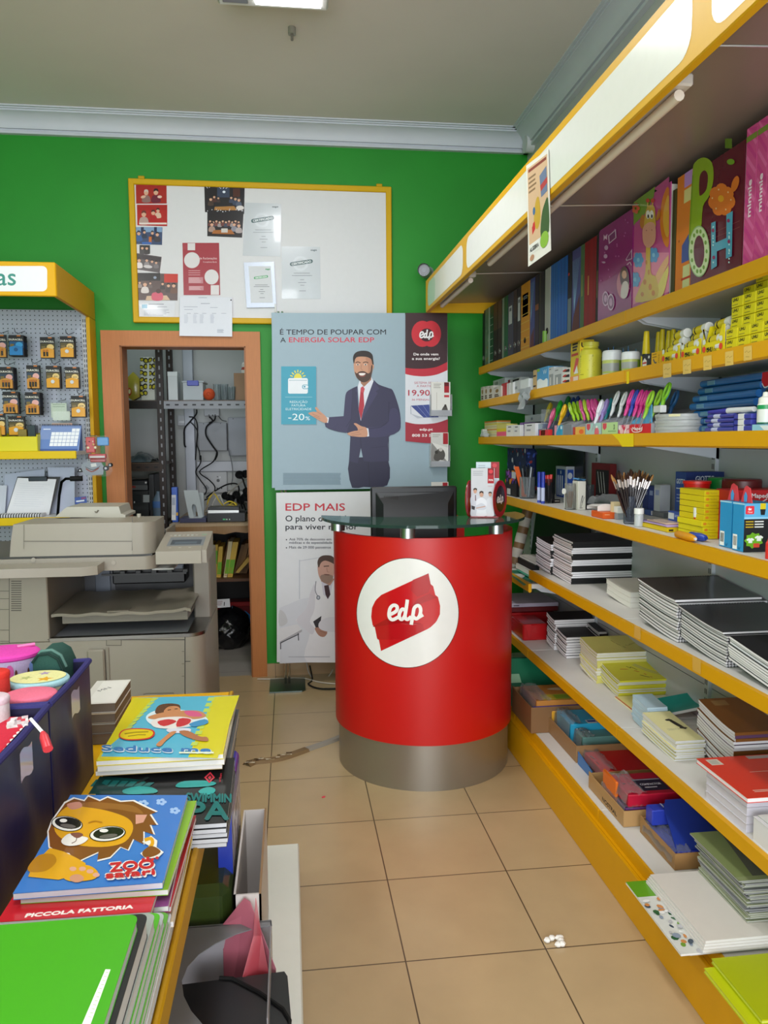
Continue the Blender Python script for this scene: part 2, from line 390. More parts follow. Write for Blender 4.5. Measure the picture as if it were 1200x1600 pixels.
for ya,yb in ((3.5,4.2),(1.6,3.2),(.6,1.3)):
 MB().box(.815,.86,ya,yb,2.19,2.2165,'cfcac2',.004).tube([(.838,ya+.02,2.178),(.838,yb-.02,2.178)],.012,'e2d6c8',10).build('tube_lamp','plastic',sh)
for y in YB[1:4]:MB().tube([(XH+.02,y-.02,2.175),(XP,y-.02,2.2)],.0025,'d8dade',6).build('strut','metal',sh)

# ================================================================ back wall: notice board and its papers
YBD=4.705
def sheet(ar,quad,c,th=.0006):
 """paper sheet with thickness behind a drawing: quad in drawing coordinates."""
 p=[ar.m(x,y,0) for x,y in quad];q=[ar.m(x,y,-th) for x,y in quad]
 ar.add(p+q,[[0,1,2,3],[7,6,5,4]]+[[i,(i+1) % 4,(i+1) % 4+4,i+4] for i in range(4)],c);return ar
bl,br_,tl,tr_=at(208,504,Y=YBD),at(613,505,Y=YBD),at(201,279,Y=YBD),at(610.8,292.2,Y=YBD)
x0,x1,z0,z1=(bl.x+tl.x)/2,(br_.x+tr_.x)/2,bl.z,tl.z
t=thing('notice_board','white notice board with yellow wooden frame above the doorway','notice board',(x0,YBD,z0))
MB().box(x0+.01,x1-.01,YBD,DW-.002,z0+.01,z1-.01,'d9d9dc').build('board_panel','paint',t)
mb=MB();w=.033
for a in ((x0,x1,z0,z0+w),(x0,x1,z1-w,z1)):mb.box(a[0],a[1],YBD-.012,DW-.001,a[2],a[3],'d0a406',.004)
for a in ((x0,x0+w),(x1-w,x1)):mb.box(a[0],a[1],YBD-.0125,DW-.001,z0+.002,z1-.002,'d0a406',.004)
mb.build('frame','paint',t)
for u in (x0+.07,x1-.07):MB().box(u-.018,u+.018,YBD+.01,DW-.001,z1-.002,z1+.022,'c79c05',.003).build('hanging_lug','paint',t)
ZP=zm(200,270,5.4545,Y=YBD-.0018)
ZS=zm(200,270,5.4545,Y=YBD-.017)
def people(ar,lst):
 for (x,y,r,hc,sc) in lst:
  ar.sm([(x-r*1.5,y+r*3.6),(x-r*1.3,y+r*1.5),(x,y+r*1.0),(x+r*1.3,y+r*1.5),(x+r*1.5,y+r*3.6)],sc);ar.el(x,y,r*.85,r*1.05,'d8a78c',12);ar.pg([(x-r*.9,y-r*.1),(x-r*.7,y-r*1.1),(x,y-r*1.35),(x+r*.7,y-r*1.1),(x+r*.9,y-r*.1),(x,y-r*.6)],hc)
def photo(label,quad,bg,draw,group='photographs on the notice board',edge=None,name='photograph',cat='photograph',mp=ZP):
 ar=Art(mp,.00012);sheet(ar,quad,edge or bg)
 if edge:
  cx=sum(p[0] for p in quad)/4;cy=sum(p[1] for p in quad)/4;ar.pg([(cx+(x-cx)*.95,cy+(y-cy)*.93) for x,y in quad],bg)
 draw(ar);return solo(name,ar,'glossy',label,cat,group)
def d1(a):a.rc(72,110,325,150,'a31b12');people(a,[(155,170,22,'cfc0b4','8d6a66'),(238,165,24,'241414','6a1430')]);a.el(130,205,22,12,'dcb09a',12,-.3);a.el(270,205,20,12,'e3c3b4',12)
def d2(a):a.rc(80,280,330,320,'a8130e');people(a,[(255,322,17,'3a1a16','d9b8a2'),(215,340,20,'4c1d18','b00f14'),(135,352,24,'6b2f26','b79a92')]);a.rc(95,425,330,440,'e9d9d2')
def d3(a):a.rc(68,462,290,505,'7fa0c4');a.rc(110,462,135,510,'16264e');a.rc(222,462,246,505,'16264e');people(a,[(140,505,14,'181c30','20304a'),(208,512,15,'20202c','27263a'),(92,515,18,'232a44','2c5a96'),(250,525,17,'1c1c26','3a3540')]);a.rc(178,545,202,600,'c46a20');a.rc(120,590,200,610,'2f62ae')
def d4(a):people(a,[(122,640,14,'1c1c1c','4a4648'),(160,642,14,'201c1c','3a3638')])
def d5(a):a.pg([(75,692),(285,722),(280,760),(70,730)],'3c3438');people(a,[(205,755,13,'2a2426','6a6064'),(240,765,13,'2a2426','7a7276'),(160,745,14,'342c30','8f868a'),(95,745,18,'2c2628','e0d8da')]);a.el(170,800,38,14,'cfc8ca',14,.1)
def d6(a):a.rc(85,853,275,920,'231d20');a.el(230,893,14,12,'8f9ab0',10);a.rc(308,862,425,935,'c32a1a');people(a,[(100,935,12,'3a2a26','9a8a84'),(190,940,11,'2a2422','6a5a56'),(295,945,13,'241c1a','3b3434'),(345,960,16,'241c1a','4a3c3a'),(390,960,18,'241c1a','6c4a3c'),(145,950,20,'6a5040','d8cfcb')]);a.pg([(160,1050),(330,1045),(360,1085),(150,1088)],'cfae90');a.sm([(205,1030),(250,1018),(295,1030),(290,1085),(210,1085)],'d2526a');a.el(260,1008,22,20,'4a2c26',12)
def d7(a):a.rc(690,120,990,205,'16151c');a.rc(760,122,865,210,'333f57');a.el(818,163,13,11,'dfe8f4',10);a.rc(895,135,955,205,'4a2418');people(a,[(770,215,10,'1a1616','3c2c2c'),(735,205,12,'2a1c18','4a2a28'),(880,212,12,'1a1616','3a4258'),(915,222,14,'2a2020','38445c'),(705,225,15,'1a1414','44342e'),(945,232,15,'4a4446','505a70')]);a.pg([(740,290),(905,285),(930,320),(735,318)],'b07a3e');a.el(955,300,34,20,'ded6d4',14);[a.el(random.uniform(658,990),random.choice((random.uniform(112,135),random.uniform(310,335))),4,4,'e9e9f2',6) for _ in range(40)]
def d8(a):a.rc(690,345,965,400,'17151b');people(a,[(700+i*27,412+(i % 2)*8,11,'1e1a1a',['6a3c3a','40465a','7a4a44','9a9294'][i % 4]) for i in range(10)]);people(a,[(715,440,17,'2a2020','a88c80'),(905,440,16,'3a3436','8a8a98'),(945,450,17,'5a4a44','b0a4a4')]);a.pg([(730,490),(880,485),(910,525),(715,520)],'a8652c');a.rc(795,475,850,510,'cfcac4')
photo('colour print of two people against a red wall, topmost of the left column of photos',[(66,102),(328,104),(330,262),(70,263)],'a52018',d1)
photo('colour print of three people before a red wall, second in the left column of photos',[(76,272),(334,272),(334,455),(80,447)],'b21a14',d2)
photo('bluish print of people round a glass of beer, third in the left column',[(66,462),(293,465),(290,615),(66,607)],'34486e',d3)
photo('tiny dark print tucked between the bluish photo and the tilted grey photo',[(98,615),(188,617),(188,690),(98,690)],'2d2a2e',d4)
photo('tilted black and white print of a crowd with white border',[(68,678),(293,712),(276,860),(52,825)],'5d5558',d5,edge='dedade')
photo('large dinner table photo with red corner patch, lowest of the left column',[(82,853),(425,862),(422,1088),(84,1085)],'5a4644',d6)
photo('print of a dinner party with starry black border, upper of the two right photos',[(650,110),(994,125),(990,350),(656,335)],'1b1a20',d7)
photo('print of a crowded long table with black border, lower of the two right photos',[(676,335),(985,345),(972,552),(676,540)],'1d1a1f',d8)
def lf(a):a.rc(118,1122,164,1155,'5f9fbc');a.lines(175,1117,345,1,8,'55586a',5);a.lines(250,1140,345,1,8,'9a9caa',5);a.lines(135,1167,355,5,11,'8a8da0',4)
photo('white typed notice with small blue box, under the dinner table photo',[(85,1092),(405,1090),(392,1232),(88,1228)],'d2d5dc',lf,None,name='notice',cat='paper')
def rd(a):
 a.rc(470,598,506,655,'a83a46');a.rc(508,600,572,660,'d9d4d6');a.el(545,745,67,68,'d9d6d8');a.el(712,888,60,64,'d9d6d8');a.rc(705,958,776,1040,'d9d4d6')
 a.tx('Livro de Reclamações',556,738,20,'e9c9cc',w=202);a.tx('Complaints Book',640,766,13,'e9c9cc',w=118)
 for y in (832,850,868):a.rc(515,y,615,y+5,'d8a0a8')
 a.rc(515,890,640,942,'c07f88');a.rc(518,965,645,1002,'c07f88');a.lines(520,895,630,4,12,'e0b8be',4);a.lines(522,970,635,3,11,'e0b8be',4)
photo('dark red complaints notice with white circles in plastic sleeve',[(464,597),(776,597),(786,1042),(474,1042)],'a1303d',rd,None,name='notice',cat='paper')
def sc(a):
 a.lines(600,1062,690,1,8,'7a7f90',4);a.lines(620,1112,705,1,8,'7a7f90',4);a.lines(475,1140,600,1,8,'9aa0b4',4);a.lines(700,1146,780,1,8,'9aa0b4',4);a.lines(480,1163,575,1,8,'9aa0b4',4)
 for i,x in enumerate((500,562,632,715,795)):a.lines(x,1197,x+45,1,8,'8a90a2',3)
 for i,x in enumerate((478,555,612,702)):a.lines(x,1210,x+35,7,11,'a4aabc',3)
 a.lines(760,1335,820,4,8,'9aa0b0',3);a.el(878,1085,6,6,'101010',10)
photo('laminated white timetable sheet hanging below the notice board over the door casing',[(442,1050),(888,1062),(888,1396),(438,1390)],'d5d8e2',sc,None,name='timetable_sheet',cat='paper',mp=ZS)
# certificates
ZC=zm(360,270,4.2857,Y=YBD-.0018)
def cert(label,quad,cx,cy,rot,metal=False,green=False,logo=(300,232)):
 loc=ZC(sum(p[0] for p in quad)/4,quad[2][1],0)
 if metal:
  t=thing('certificate_plaque',label,'certificate',loc)
  m=Art(ZC);q=[m.m(x,y,.0005) for x,y in quad];m.prism(q,(0,-.01,0),'8e949c');m.build('plaque','metal',t)
  a=Art(lambda x,y,h:ZC(x,y,.011+h));p=[(122,628),(270,628),(286,872),(138,872)];sheet(a,p,'d5d7dc',.0004)
 else:
  t=thing('certificate',label,'certificate',loc,'certificates in plastic sleeves');a=Art(ZC,.00012);sheet(a,quad,'d3d6da')
 gc='2f9d5c' if green else '1c4e50'
 if not metal:a.el(cx-5,cy+5,52,50,'dfe2e6');a.el(cx-5,cy+5,36,34,'d3d6da')
 w,h=(95,16) if metal else (156,26);c,s=math.cos(rot),math.sin(rot)
 P=[]
 for sx,a0 in ((1,-90),(-1,90)):
  for k in range(7):
   an=math.radians(a0+180*k/6);X=sx*(w/2-h/2)+math.cos(an)*h/2;Y=math.sin(an)*h/2;P.append((cx+X*c-Y*s,cy+X*s+Y*c))
 a.pg(P,gc);tw=w*.84;th=h*.55
 a.tx('CERTIFICADO',cx+s*th/2*-1,cy+c*th/2,th,'eef2f2',w=tw,rot=rot,al='c',bold=.8)
 a.tx('sage',logo[0],logo[1],11,'2f9d5c' if green else '26454a',w=30 if metal else 40,al='c',bold=.5)
 for i in range(6):
  y=cy+[55,68,90,105,120,150][i]*(.9 if metal else 1.25);L=[120,150,30,60,30,50][i]*(.7 if metal else .9);a.rc(cx-L/2+3+i,y,cx+L/2+3+i,y+3,'7c8088')
 a.build('certificate_paper' if metal else 'paper','paper' if metal else 'glossy',t)
 if not metal:
  f=Art(lambda x,y,h:ZC(x,y,.004+h));N=9
  rows=[]
  for j in range(7):
   row=[]
   for i in range(N):
    u,v=i/(N-1),j/6;x=quad[0][0]*(1-u)*(1-v)+quad[1][0]*u*(1-v)+quad[2][0]*u*v+quad[3][0]*(1-u)*v;y=quad[0][1]*(1-u)*(1-v)+quad[1][1]*u*(1-v)+quad[2][1]*u*v+quad[3][1]*(1-u)*v
    row.append(ZC(x,y,.0025+.004*random.random()*(0 < i < N-1)))
   rows.append(row)
  f.strip(rows,'e8ecf0').build('plastic_sleeve','film',t)
cert('white certificate in clear sleeve, beside the starry bordered photo',[(98,200),(340,208),(336,560),(82,555)],216,312,-.16)
cert('white certificate in wrinkled clear sleeve, rightmost paper on the notice board',[(343,493),(600,496),(604,845),(345,843)],475,602,-.15,logo=(558,522))
cert('green lettered certificate on brushed metal plaque',[(90,604),(292,598),(308,902),(110,905)],205,702,-.13,True,True,logo=(250,652))
p=ZC(300,905,.006)
solo('pen',MB().tube([ZC(300,880,.008),ZC(303,935,.008)],.006,'e6e6e6',8),'plastic','white pen hanging under the metal plaque corner','pen')

# security camera on the back wall behind the header end
p=at(664,424,Y=4.58)
t=thing('security_camera','grey bullet security camera mounted behind the yellow header end','camera',(p.x,DW,p.z))
d=Vector((-.25,-1,-.12)).normalized()
MB().tube([p+d*-.06,p+d*.075],.033,'a7abb0',16).build('camera_body','paint',t)
MB().tube([p+d*.075,p+d*.079],.027,'14161a',16).tube([p+d*.079,p+d*.083],.014,'3a4048',12).build('lens','glossy',t)
MB().tube([p+d*-.06,p+d*.105],[.036,.036],'b6babf',16,cap=False).build('sun_shield','paint',t)
MB().tube([p+d*-.04,Vector((p.x+.05,DW-.02,p.z+.03)),Vector((p.x+.05,DW-.001,p.z+.03))],[.012,.012,.032],'9ea2a8',10).build('mount','paint',t)
p=at(816,246,X=XR-.001)
solo('detector',MB().tube([Vector((XR-.05,4.62,p.z)),Vector((XR-.001,4.62,p.z))],.05,'c9cbca',14),'plastic','small pale wall box partly hidden by the header in the corner','detector')

# ================================================================ poster stand with brochures
YP=4.5
MAN=zm(400,460,3.33333,Y=YP);MAIS=zm(400,740,2.85714,Y=YP)
def logo_edp(a,cx,cy,u,c,w=.2):
 for L in ([(-.95,.12),(-.52,-.12),(-.46,-.42),(-.7,-.52),(-.93,-.3),(-1.0,.2),(-.78,.46),(-.38,.28)],
   [(.1,-.16),(-.1,-.26),(-.28,0),(-.3,.3),(-.14,.44),(.06,.2),(.16,-.3),(.24,-.9)],[(.16,-.3),(.08,.25),(.24,.44),(.5,.25)],
   [(.5,.8),(.62,.1),(.72,-.35),(.98,-.5),(1.14,-.25),(1.06,.2),(.84,.4),(.64,.25)],[(1.0,.3),(1.3,.12)]):
  a.ln([(cx+x*u,cy+y*u) for x,y in L],w*u,c,sm=4)
ptl,pbr=at(424,488.5,Y=YP),at(699,766,Y=YP)
PX0,PX1,PZ1,PZ0=ptl.x,at(699,600,Y=YP).x,ptl.z,at(430,766,Y=YP).z
QX0,QX1,QZ1,QZ0=at(432,800,Y=YP).x,.62,at(432,770,Y=YP).z,at(436,1037,Y=YP).z
ps=thing('poster_stand','free standing double poster stand with solar and health plan posters beside the doorway','poster stand',(-.04,YP+.04,0))
def footplate(x):
 P=[(x-.105,YP-.12),(x+.085,YP-.12),(x+.105,YP-.10),(x+.105,YP+.14),(x-.105,YP+.14)]
 MB().prism([(a,b,.001) for a,b in P],(0,0,.007),'74827f').build('foot_plate','metal',ps)
 MB().tube([(x-.011,YP+.03,.006),(x-.011,YP+.03,PZ1+.012)],.007,'c8ccd0',8).tube([(x+.011,YP+.03,.006),(x+.011,YP+.03,PZ1+.012)],.007,'c8ccd0',8).build('pole','chrome',ps)
footplate(-.035);footplate(.84)
q1=MB().box(PX0,PX1,YP+.0005,YP+.014,PZ0,PZ1,'98adba',.001).build('poster_panel','card',ps)
q2=MB().box(QX0,QX1,YP+.0005,YP+.014,QZ0,QZ1,'d9dadd',.001).build('poster_panel','card',ps)
a=Art(MAN,.0002,clip=(83,97,998,1008));NV,NV2,SK,SH='34324f','292842','c99478','a8775e'
a.rc(83,97,776,1010,'98adba');a.rc(140,380,318,682,'7f97a4')
a.tx('É TEMPO DE POUPAR COM',125,209,27,'20222c',w=552,rot=-.001,bold=.4);a.tx('A',127,250,26,'20222c',w=28,bold=.4);a.tx('ENERGIA SOLAR EDP',172,249,26,'cf2f45',w=443,bold=.4)
a.rc(131,375,313,677,'3f9cb6');a.el(218,437,21,26,'e3d64a')
for k in range(9):
 an=math.radians(-185+k*23.7);a.ln([(218+math.cos(an)*28,437+math.sin(an)*30),(218+math.cos(an)*42,437+math.sin(an)*44)],6,'e3d64a')
a.rr(167,436,270,517,9,'e6eaf0');a.rc(172,446,266,449,'9fb6c4');a.rr(240,470,273,493,10,'3f9cb6');a.rr(244,473,272,490,8,'e6eaf0');a.el(253,481,5,5,'3f9cb6',10)
a.rc(152,534,293,536,'9fd0dc')
for s_,y,w in (('REDUÇÃO',566,92),('FATURA',584,72),('ELETRICIDADE',603,134)):a.tx(s_,222,y,12,'d9eef2',w=w,al='c')
a.tx('-20',168,655,35,'e8f4f6',w=84);a.tx('%',257,655,20,'e8f4f6',w=24)
a.lines(141,931,443,10,6.2,'66808e',2.4,.02)
# the man of the poster
a.sm([(485,865),(500,1006),(560,1002),(683,994),(688,865),(600,850)],NV2,3);a.ln([(585,872),(592,1000)],4,'1e1e34')
a.pg([(541,440),(530,480),(545,660),(612,455),(600,430)],'dfe1ec');a.pg([(545,435),(545,462),(562,482),(600,445),(600,415)],SH)
a.pg([(545,486),(557,478),(566,492),(560,515),(564,580),(547,654),(534,600),(541,530)],'b5303f');a.pg([(545,486),(557,478),(566,492),(558,512),(548,510)],'c94a56')
a.pg(spline([(528,478),(500,490),(470,512),(462,560),(456,634),(420,646),(372,640),(362,690),(430,716),(486,726),(489,780),(484,868)],3,False)+[(530,880),(546,800),(560,868),(600,873)]+spline([(692,868),(690,745),(738,716),(753,690),(750,620),(735,560),(712,500),(690,488),(640,470),(614,446)],3,False)+[(590,510),(560,600),(546,660),(533,600)],NV)
a.pg([(500,490),(470,512),(462,560),(456,634),(372,640),(362,690),(430,716),(470,722),(498,640)],'3d3a5a')
a.pg([(614,448),(642,492),(622,505),(634,514),(548,656),(562,600),(592,515)],'3f3c5e');a.pg([(528,480),(519,502),(528,515),(522,530),(543,656),(534,595)],'3f3c5e')
a.sm([(578,696),(640,690),(682,672),(700,600),(735,600),(751,660),(742,708),(700,734),(590,744)],'3d3a5c',3);a.ln([(692,560),(690,660),(650,692),(590,700)],3,'242340');a.ln([(546,660),(542,720),(548,800)],3,'242340')
a.ln([(500,560),(495,650),(470,690)],2.5,'292744');a.ln([(600,800),(680,790)],3,'2a2846');a.ln([(690,745),(690,866)],3,'282642')
a.pg([(366,640),(380,641),(375,670),(361,664)],'e2e4ee');a.sm([(372,648),(356,628),(335,610),(317,588),(307,592),(318,612),(297,611),(272,619),(292,634),(322,652),(350,667),(369,667)],SK,3);a.ln([(318,612),(340,625)],2.5,SH);a.ln([(292,622),(330,638)],2.5,SH);a.ln([(300,634),(335,648)],2.5,SH)
a.pg([(574,695),(585,699),(589,739),(578,741)],'e2e4ee');a.sm([(475,724),(508,712),(530,708),(524,690),(509,674),(521,671),(550,687),(575,696),(580,737),(550,743),(512,740),(492,737)],SK,3);a.ln([(492,727),(540,716)],2.5,SH);a.ln([(500,735),(548,727)],2.5,SH);a.ln([(530,708),(556,702)],2.5,SH)
a.el(608,374,6,15,SK,14);a.sm([(511,335),(509,380),(516,418),(530,441),(552,455),(576,452),(594,436),(605,405),(609,372),(604,330),(570,316),(533,318)],SK,4)
a.sm([(570,330),(600,340),(607,372),(603,405),(592,436),(576,450),(585,410),(582,370)],'b98368',3)
a.sm([(514,402),(520,424),(531,442),(552,457),(577,454),(596,437),(605,400),(607,370),(600,372),(596,402),(584,412),(566,402),(550,400),(534,404),(524,412)],'4d372e',3);a.sm([(532,412),(552,408),(572,411),(566,426),(552,430),(540,426)],'8d4a40',3);a.sm([(535,412),(552,410),(570,412),(562,421),(551,423),(541,421)],'efeae6',3)
for x in (530,570):a.el(x,366,8,4,'efe6e0',10);a.el(x,366,4,4,'2a1a14',8);a.ln([(x-13,357),(x,352),(x+14,357)],4,'2a1d18',3)
a.ln([(550,365),(546,388),(556,394)],3,SH,3)
a.sm([(508,358),(505,328),(518,304),(548,294),(584,297),(605,314),(610,342),(612,366),(605,362),(600,340),(582,328),(552,324),(526,327),(515,340),(512,358)],'2c221e',3)
# side strip of the poster
a.pg([(777,97),(996,97),(998,760),(940,773),(880,774),(777,764)],'dcdee6')
a.pg([(777,97),(996,97),(996,352)]+spline([(996,352),(940,378),(880,387),(820,387),(777,383)],4,False),'3c2228')
a.pg(spline([(777,383),(820,387),(880,387),(940,378),(996,352)],4,False)+spline([(996,395),(940,418),(880,427),(820,424),(777,415)],4,False),'c22a3c')
a.el(866,206,57,68,'cc2b39');a.el(910,206,53,68,'cc2b39');a.el(888,212,36,34,'40181f');logo_edp(a,884,212,31,'f0eef0',.24)
a.tx('De onde vem',884,318,13,'f0e8ea',w=128,al='c',bold=.6);a.tx('a sua energia?',884,341,13,'f0e8ea',w=144,al='c',bold=.6)
a.tx('SISTEMA SOLAR',824,466,11,'c05a6a',w=126);a.tx('A PARTIR DE',836,483,11,'c05a6a',w=108);a.tx('19,90',792,527,30,'b83045',w=112,bold=.5);a.tx('36 MENSALIDADES',810,553,10,'c05a6a',w=160)
a.pg([(805,580),(930,572),(950,640),(872,642)],'3b4a8e');a.ln([(805,582),(806,624)],3,'9aa0b0');a.pg([(806,622),(872,642),(840,645)],'b8bcc8')
for k in range(1,4):a.ln([(805+k*31,580-2*k),(872+k*20,642)],1.5,'8f9ccc')
a.pg(spline([(777,664),(830,675),(890,675),(945,668),(998,650)],4,False)+[(998,762)]+spline([(998,762),(940,773),(880,774),(777,764)],4,False),'a52638')
a.tx('edp.pt',885,709,13,'f0e4e6',w=68,al='c',bold=.6);a.tx('808 53 53 53',812,741,14,'f0e4e6',w=150,bold=.6)
a.build('poster_print','card',q1)
# health plan poster
a=Art(MAIS,.0002,clip=(92,90,600,843))
a.rc(93,91,560,842,'d9dadd');a.tx('EDP MAIS',132,165,33,'c22438',w=265,bold=.7);a.tx('O plano de saúde',132,213,27,'2b2d36',w=290,bold=.6);a.tx('para viver melhor',132,249,25,'2b2d36',w=322,bold=.6)
for y,s_,w in ((298,'Até 70% de desconto em',188),(313,'médicas e de especialidade',192),(334,'Mais de 29 000 parceiros',186)):a.tx(s_,148,y,11,'4a4d58',w=w,bold=.2)
for y in (295,331):a.el(136,y,3,3,'2b2d36',8)
a.pg([(104,600),(200,560),(420,520),(600,540),(600,845),(108,845)],'cfd0d6');a.rc(192,385,196,560,'bcbfc6');a.ln([(192,390),(300,372)],3,'c0c3ca')
a.sm([(104,610),(130,625),(140,665),(104,680)],'c3c2c4',3);a.pg([(104,690),(185,672),(205,695),(106,750)],'d8d6d8');a.pg([(106,750),(205,695),(205,705),(106,762)],'a9a6aa');a.ln([(188,712),(190,745)],4,'35363c');a.ln([(110,755),(110,784)],4,'35363c');a.ln([(110,755),(192,716)],4,'35363c')
a.sm([(300,470),(262,490),(240,540),(225,600),(200,640),(178,655),(215,690),(240,715),(228,842),(470,842),(470,560),(430,500),(340,480)],'dfdde0',4)
a.sm([(262,492),(240,540),(225,600),(180,655),(218,694),(250,718),(262,690),(240,660),(262,600)],'cfccd2',3);a.pg([(255,660),(292,635),(285,690),(268,690)],'2b262a');a.sm([(262,690),(285,688),(318,705),(305,728),(280,722)],'a87a66',3);a.ln([(285,702),(312,712)],2,'8a5e4e')
a.sm([(285,660),(330,640),(380,650),(370,700),(320,705),(282,690)],'d5d2d8',3);a.pg([(290,470),(300,540),(325,560),(345,480)],'c9c6d2');a.pg([(304,500),(324,496),(332,540),(320,560),(310,540)],'3c2228')
a.pg([(285,445),(290,480),(330,500),(350,470)],'a97f6c');a.sm([(280,400),(276,435),(286,470),(305,488),(328,486),(345,460),(348,410),(320,380)],'c09484',4);a.sm([(286,458),(300,486),(328,488),(345,462),(335,452),(310,448)],'8f7466',3)
a.sm([(280,420),(274,395),(285,372),(312,364),(345,372),(352,410),(342,400),(310,388),(290,398)],'4a352c',3);a.ln([(302,414),(326,412)],4,'3c2a24');a.ln([(305,450),(328,452)],4,'6a4038');a.ln([(316,420),(318,438),(326,440)],2.5,'9c7262')
a.ln([(268,480),(264,520),(276,548)],3,'5a5e66',3);a.el(278,553,9,10,'6a6e78',12);a.el(278,553,5,6,'b9bcc4',10);a.rc(145,816,330,819,'a8aab2')
a.build('poster_print','card',q2)
# brochure pockets on the right edge of the poster, and the brochures standing in them
def pocket(z_off,quad,name_,label,draw):
 (u0,v0),(u1,v1)=quad;Yk=YP-.03
 p0,p1=at(400+u0/3.3333,460+v0/3.3333,Y=Yk),at(400+u1/3.3333,460+v1/3.3333,Y=Yk);x0,x1,z1,z0=p0.x,p1.x,p0.z,p1.z
 zc=z0+(z1-z0)*.62
 MB().box(x0-.006,x1+.008,YP-.003,YP,z0-.004,zc,'dfe4ea').box(x0-.006,x1+.008,Yk-.012,Yk-.010,z0-.004,z0+.028,'c9ccd4').box(x0-.006,x0-.004,Yk-.012,YP,z0-.004,zc,'dfe4ea').box(x1+.006,x1+.008,Yk-.012,YP,z0-.004,zc,'dfe4ea').box(x0-.006,x1+.008,Yk-.012,YP,z0-.006,z0-.004,'c9ccd4').build('brochure_pocket','frost',ps)
 m=MB().box(x0,x1,Yk+.0003,Yk+.012,z0-.0035,z1,'e2e0dc')
 a=Art(zm(400,460,3.3333,Y=Yk));a.v,a.f,a.c=m.v,m.f,m.c;draw(a);solo('brochure',a,'paper',label,'brochure','brochures in the poster pockets')
def b1(a):a.rc(980,458,1006,512,'a8222e');a.rc(980,458,1006,478,'6a1820');a.rc(980,524,1006,536,'c03a44');a.lines(925,466,965,3,9,'9c9890',3);a.rc(940,510,942,600,'b4aea6');a.sm([(968,600),(985,575),(996,590),(1000,625),(965,625)],'55504c',3);a.el(986,580,6,8,'3a3430',10)
def b2(a):a.pg([(914,770),(1004,880),(1004,890),(914,890)],'8e8c8a');a.pg([(914,722),(985,722),(1004,800),(914,770)],'cfcdca');a.rc(974,722,1000,780,'a8222e');a.lines(920,730,960,2,9,'9c9890',3);a.sm([(925,850),(940,815),(965,800),(985,830),(975,860),(940,868)],'565350',3);a.el(962,808,10,10,'c9c4c0',12);a.el(940,822,9,9,'3c3936',12);a.pg([(914,890),(960,862),(1004,872),(1004,890)],'d8d6d4')
def b3(a):a.rc(972,980,998,1000,'a8222e')
pocket(0,((912,456),(1012,628)),'a','brochure with dark seated figure in topmost poster pocket',b1)
pocket(0,((912,720),(1002,892)),'b','brochure with grey diagonal photo in middle poster pocket',b2)
pocket(0,((914,978),(1002,1140)),'c','brochure in lowest poster pocket, just showing above the monitor',b3)

# ================================================================ pegboard unit on the left
M_PEG=nodemat('pegboard','b3bac8',.45)
def _peg(nt,b):
 g=nt.nodes.new('ShaderNodeNewGeometry');sc=nt.nodes.new('ShaderNodeVectorMath');sc.operation='SCALE';sc.inputs['Scale'].default_value=1/.0245
 nt.links.new(g.outputs['Position'],sc.inputs[0]);fr=nt.nodes.new('ShaderNodeVectorMath');fr.operation='FRACTION';nt.links.new(sc.outputs[0],fr.inputs[0])
 su=nt.nodes.new('ShaderNodeVectorMath');su.operation='SUBTRACT';su.inputs[1].default_value=(.5,.5,.5);nt.links.new(fr.outputs[0],su.inputs[0])
 mu=nt.nodes.new('ShaderNodeVectorMath');mu.operation='MULTIPLY';mu.inputs[1].default_value=(1,0,1);nt.links.new(su.outputs[0],mu.inputs[0])
 le=nt.nodes.new('ShaderNodeVectorMath');le.operation='LENGTH';nt.links.new(mu.outputs[0],le.inputs[0])
 lt=nt.nodes.new('ShaderNodeMath');lt.operation='LESS_THAN';lt.inputs[1].default_value=.13;nt.links.new(le.outputs['Value'],lt.inputs[0])
 mx=nt.nodes.new('ShaderNodeMixRGB');mx.inputs[1].default_value=(*lin('b3bac8'),1);mx.inputs[2].default_value=(.01,.012,.02,1)
 nt.links.new(lt.outputs[0],mx.inputs[0]);nt.links.new(mx.outputs[0],b.inputs['Base Color'])
_peg(M_PEG.node_tree,M_PEG.node_tree.nodes['Principled BSDF'])
PF,PB=3.97,4.62
hz1,hz0,hx=at(82,409.5,Y=PF).z,at(82,463,Y=PF).z,at(87,436,Y=PF).x
pg=thing('pegboard_unit','yellow framed pegboard display unit with lettered header, against the wall left of the doorway','display unit',(-1.7,4.5,0))
MB().box(-2.6,hx-.022,PB,PB+.012,.16,2.2,'ffffff').build('pegboard',M_PEG,pg)
MB().box(-2.6,hx,PF,PF+.02,hz0,hz1,'e3ac0a',.004).build('header_front','paint',pg)
MB().box(hx-.018,hx,PF+.02,DW-.003,hz0,hz1,'cf9a08',.003).build('header_side','paint',pg)
MB().box(-2.6,hx-.02,PF+.02,DW-.003,hz1-.03,hz1-.02,'c4c8cf').build('header_top','paint',pg)
a=Art(zm(0,390,5.4545,Y=PF-.0005));a.rr(-900,140,402,356,42,'eceff3');a.tx('Pilhas',134,303,152,'3f8f85',w=470,al='r',bold=2);a.build('sign_panel','glossy',pg)
mb=MB().box(hx-.05,hx-.022,PB-.008,PB+.03,.02,2.2,'c9ccd0',.001)
for k in range(70):
 for dx in (.010,.021):mb.box(hx-.05+dx-.003,hx-.05+dx+.001,PB-.0088,PB-.0078,.2+k*.028,.217+k*.028,'1c1d20')
mb.build('upright','paint',pg)
MB().box(hx-.021,hx,PB-.03,DW-.003,.0,hz0,'d6a40a',.002).build('side_strip','paint',pg)
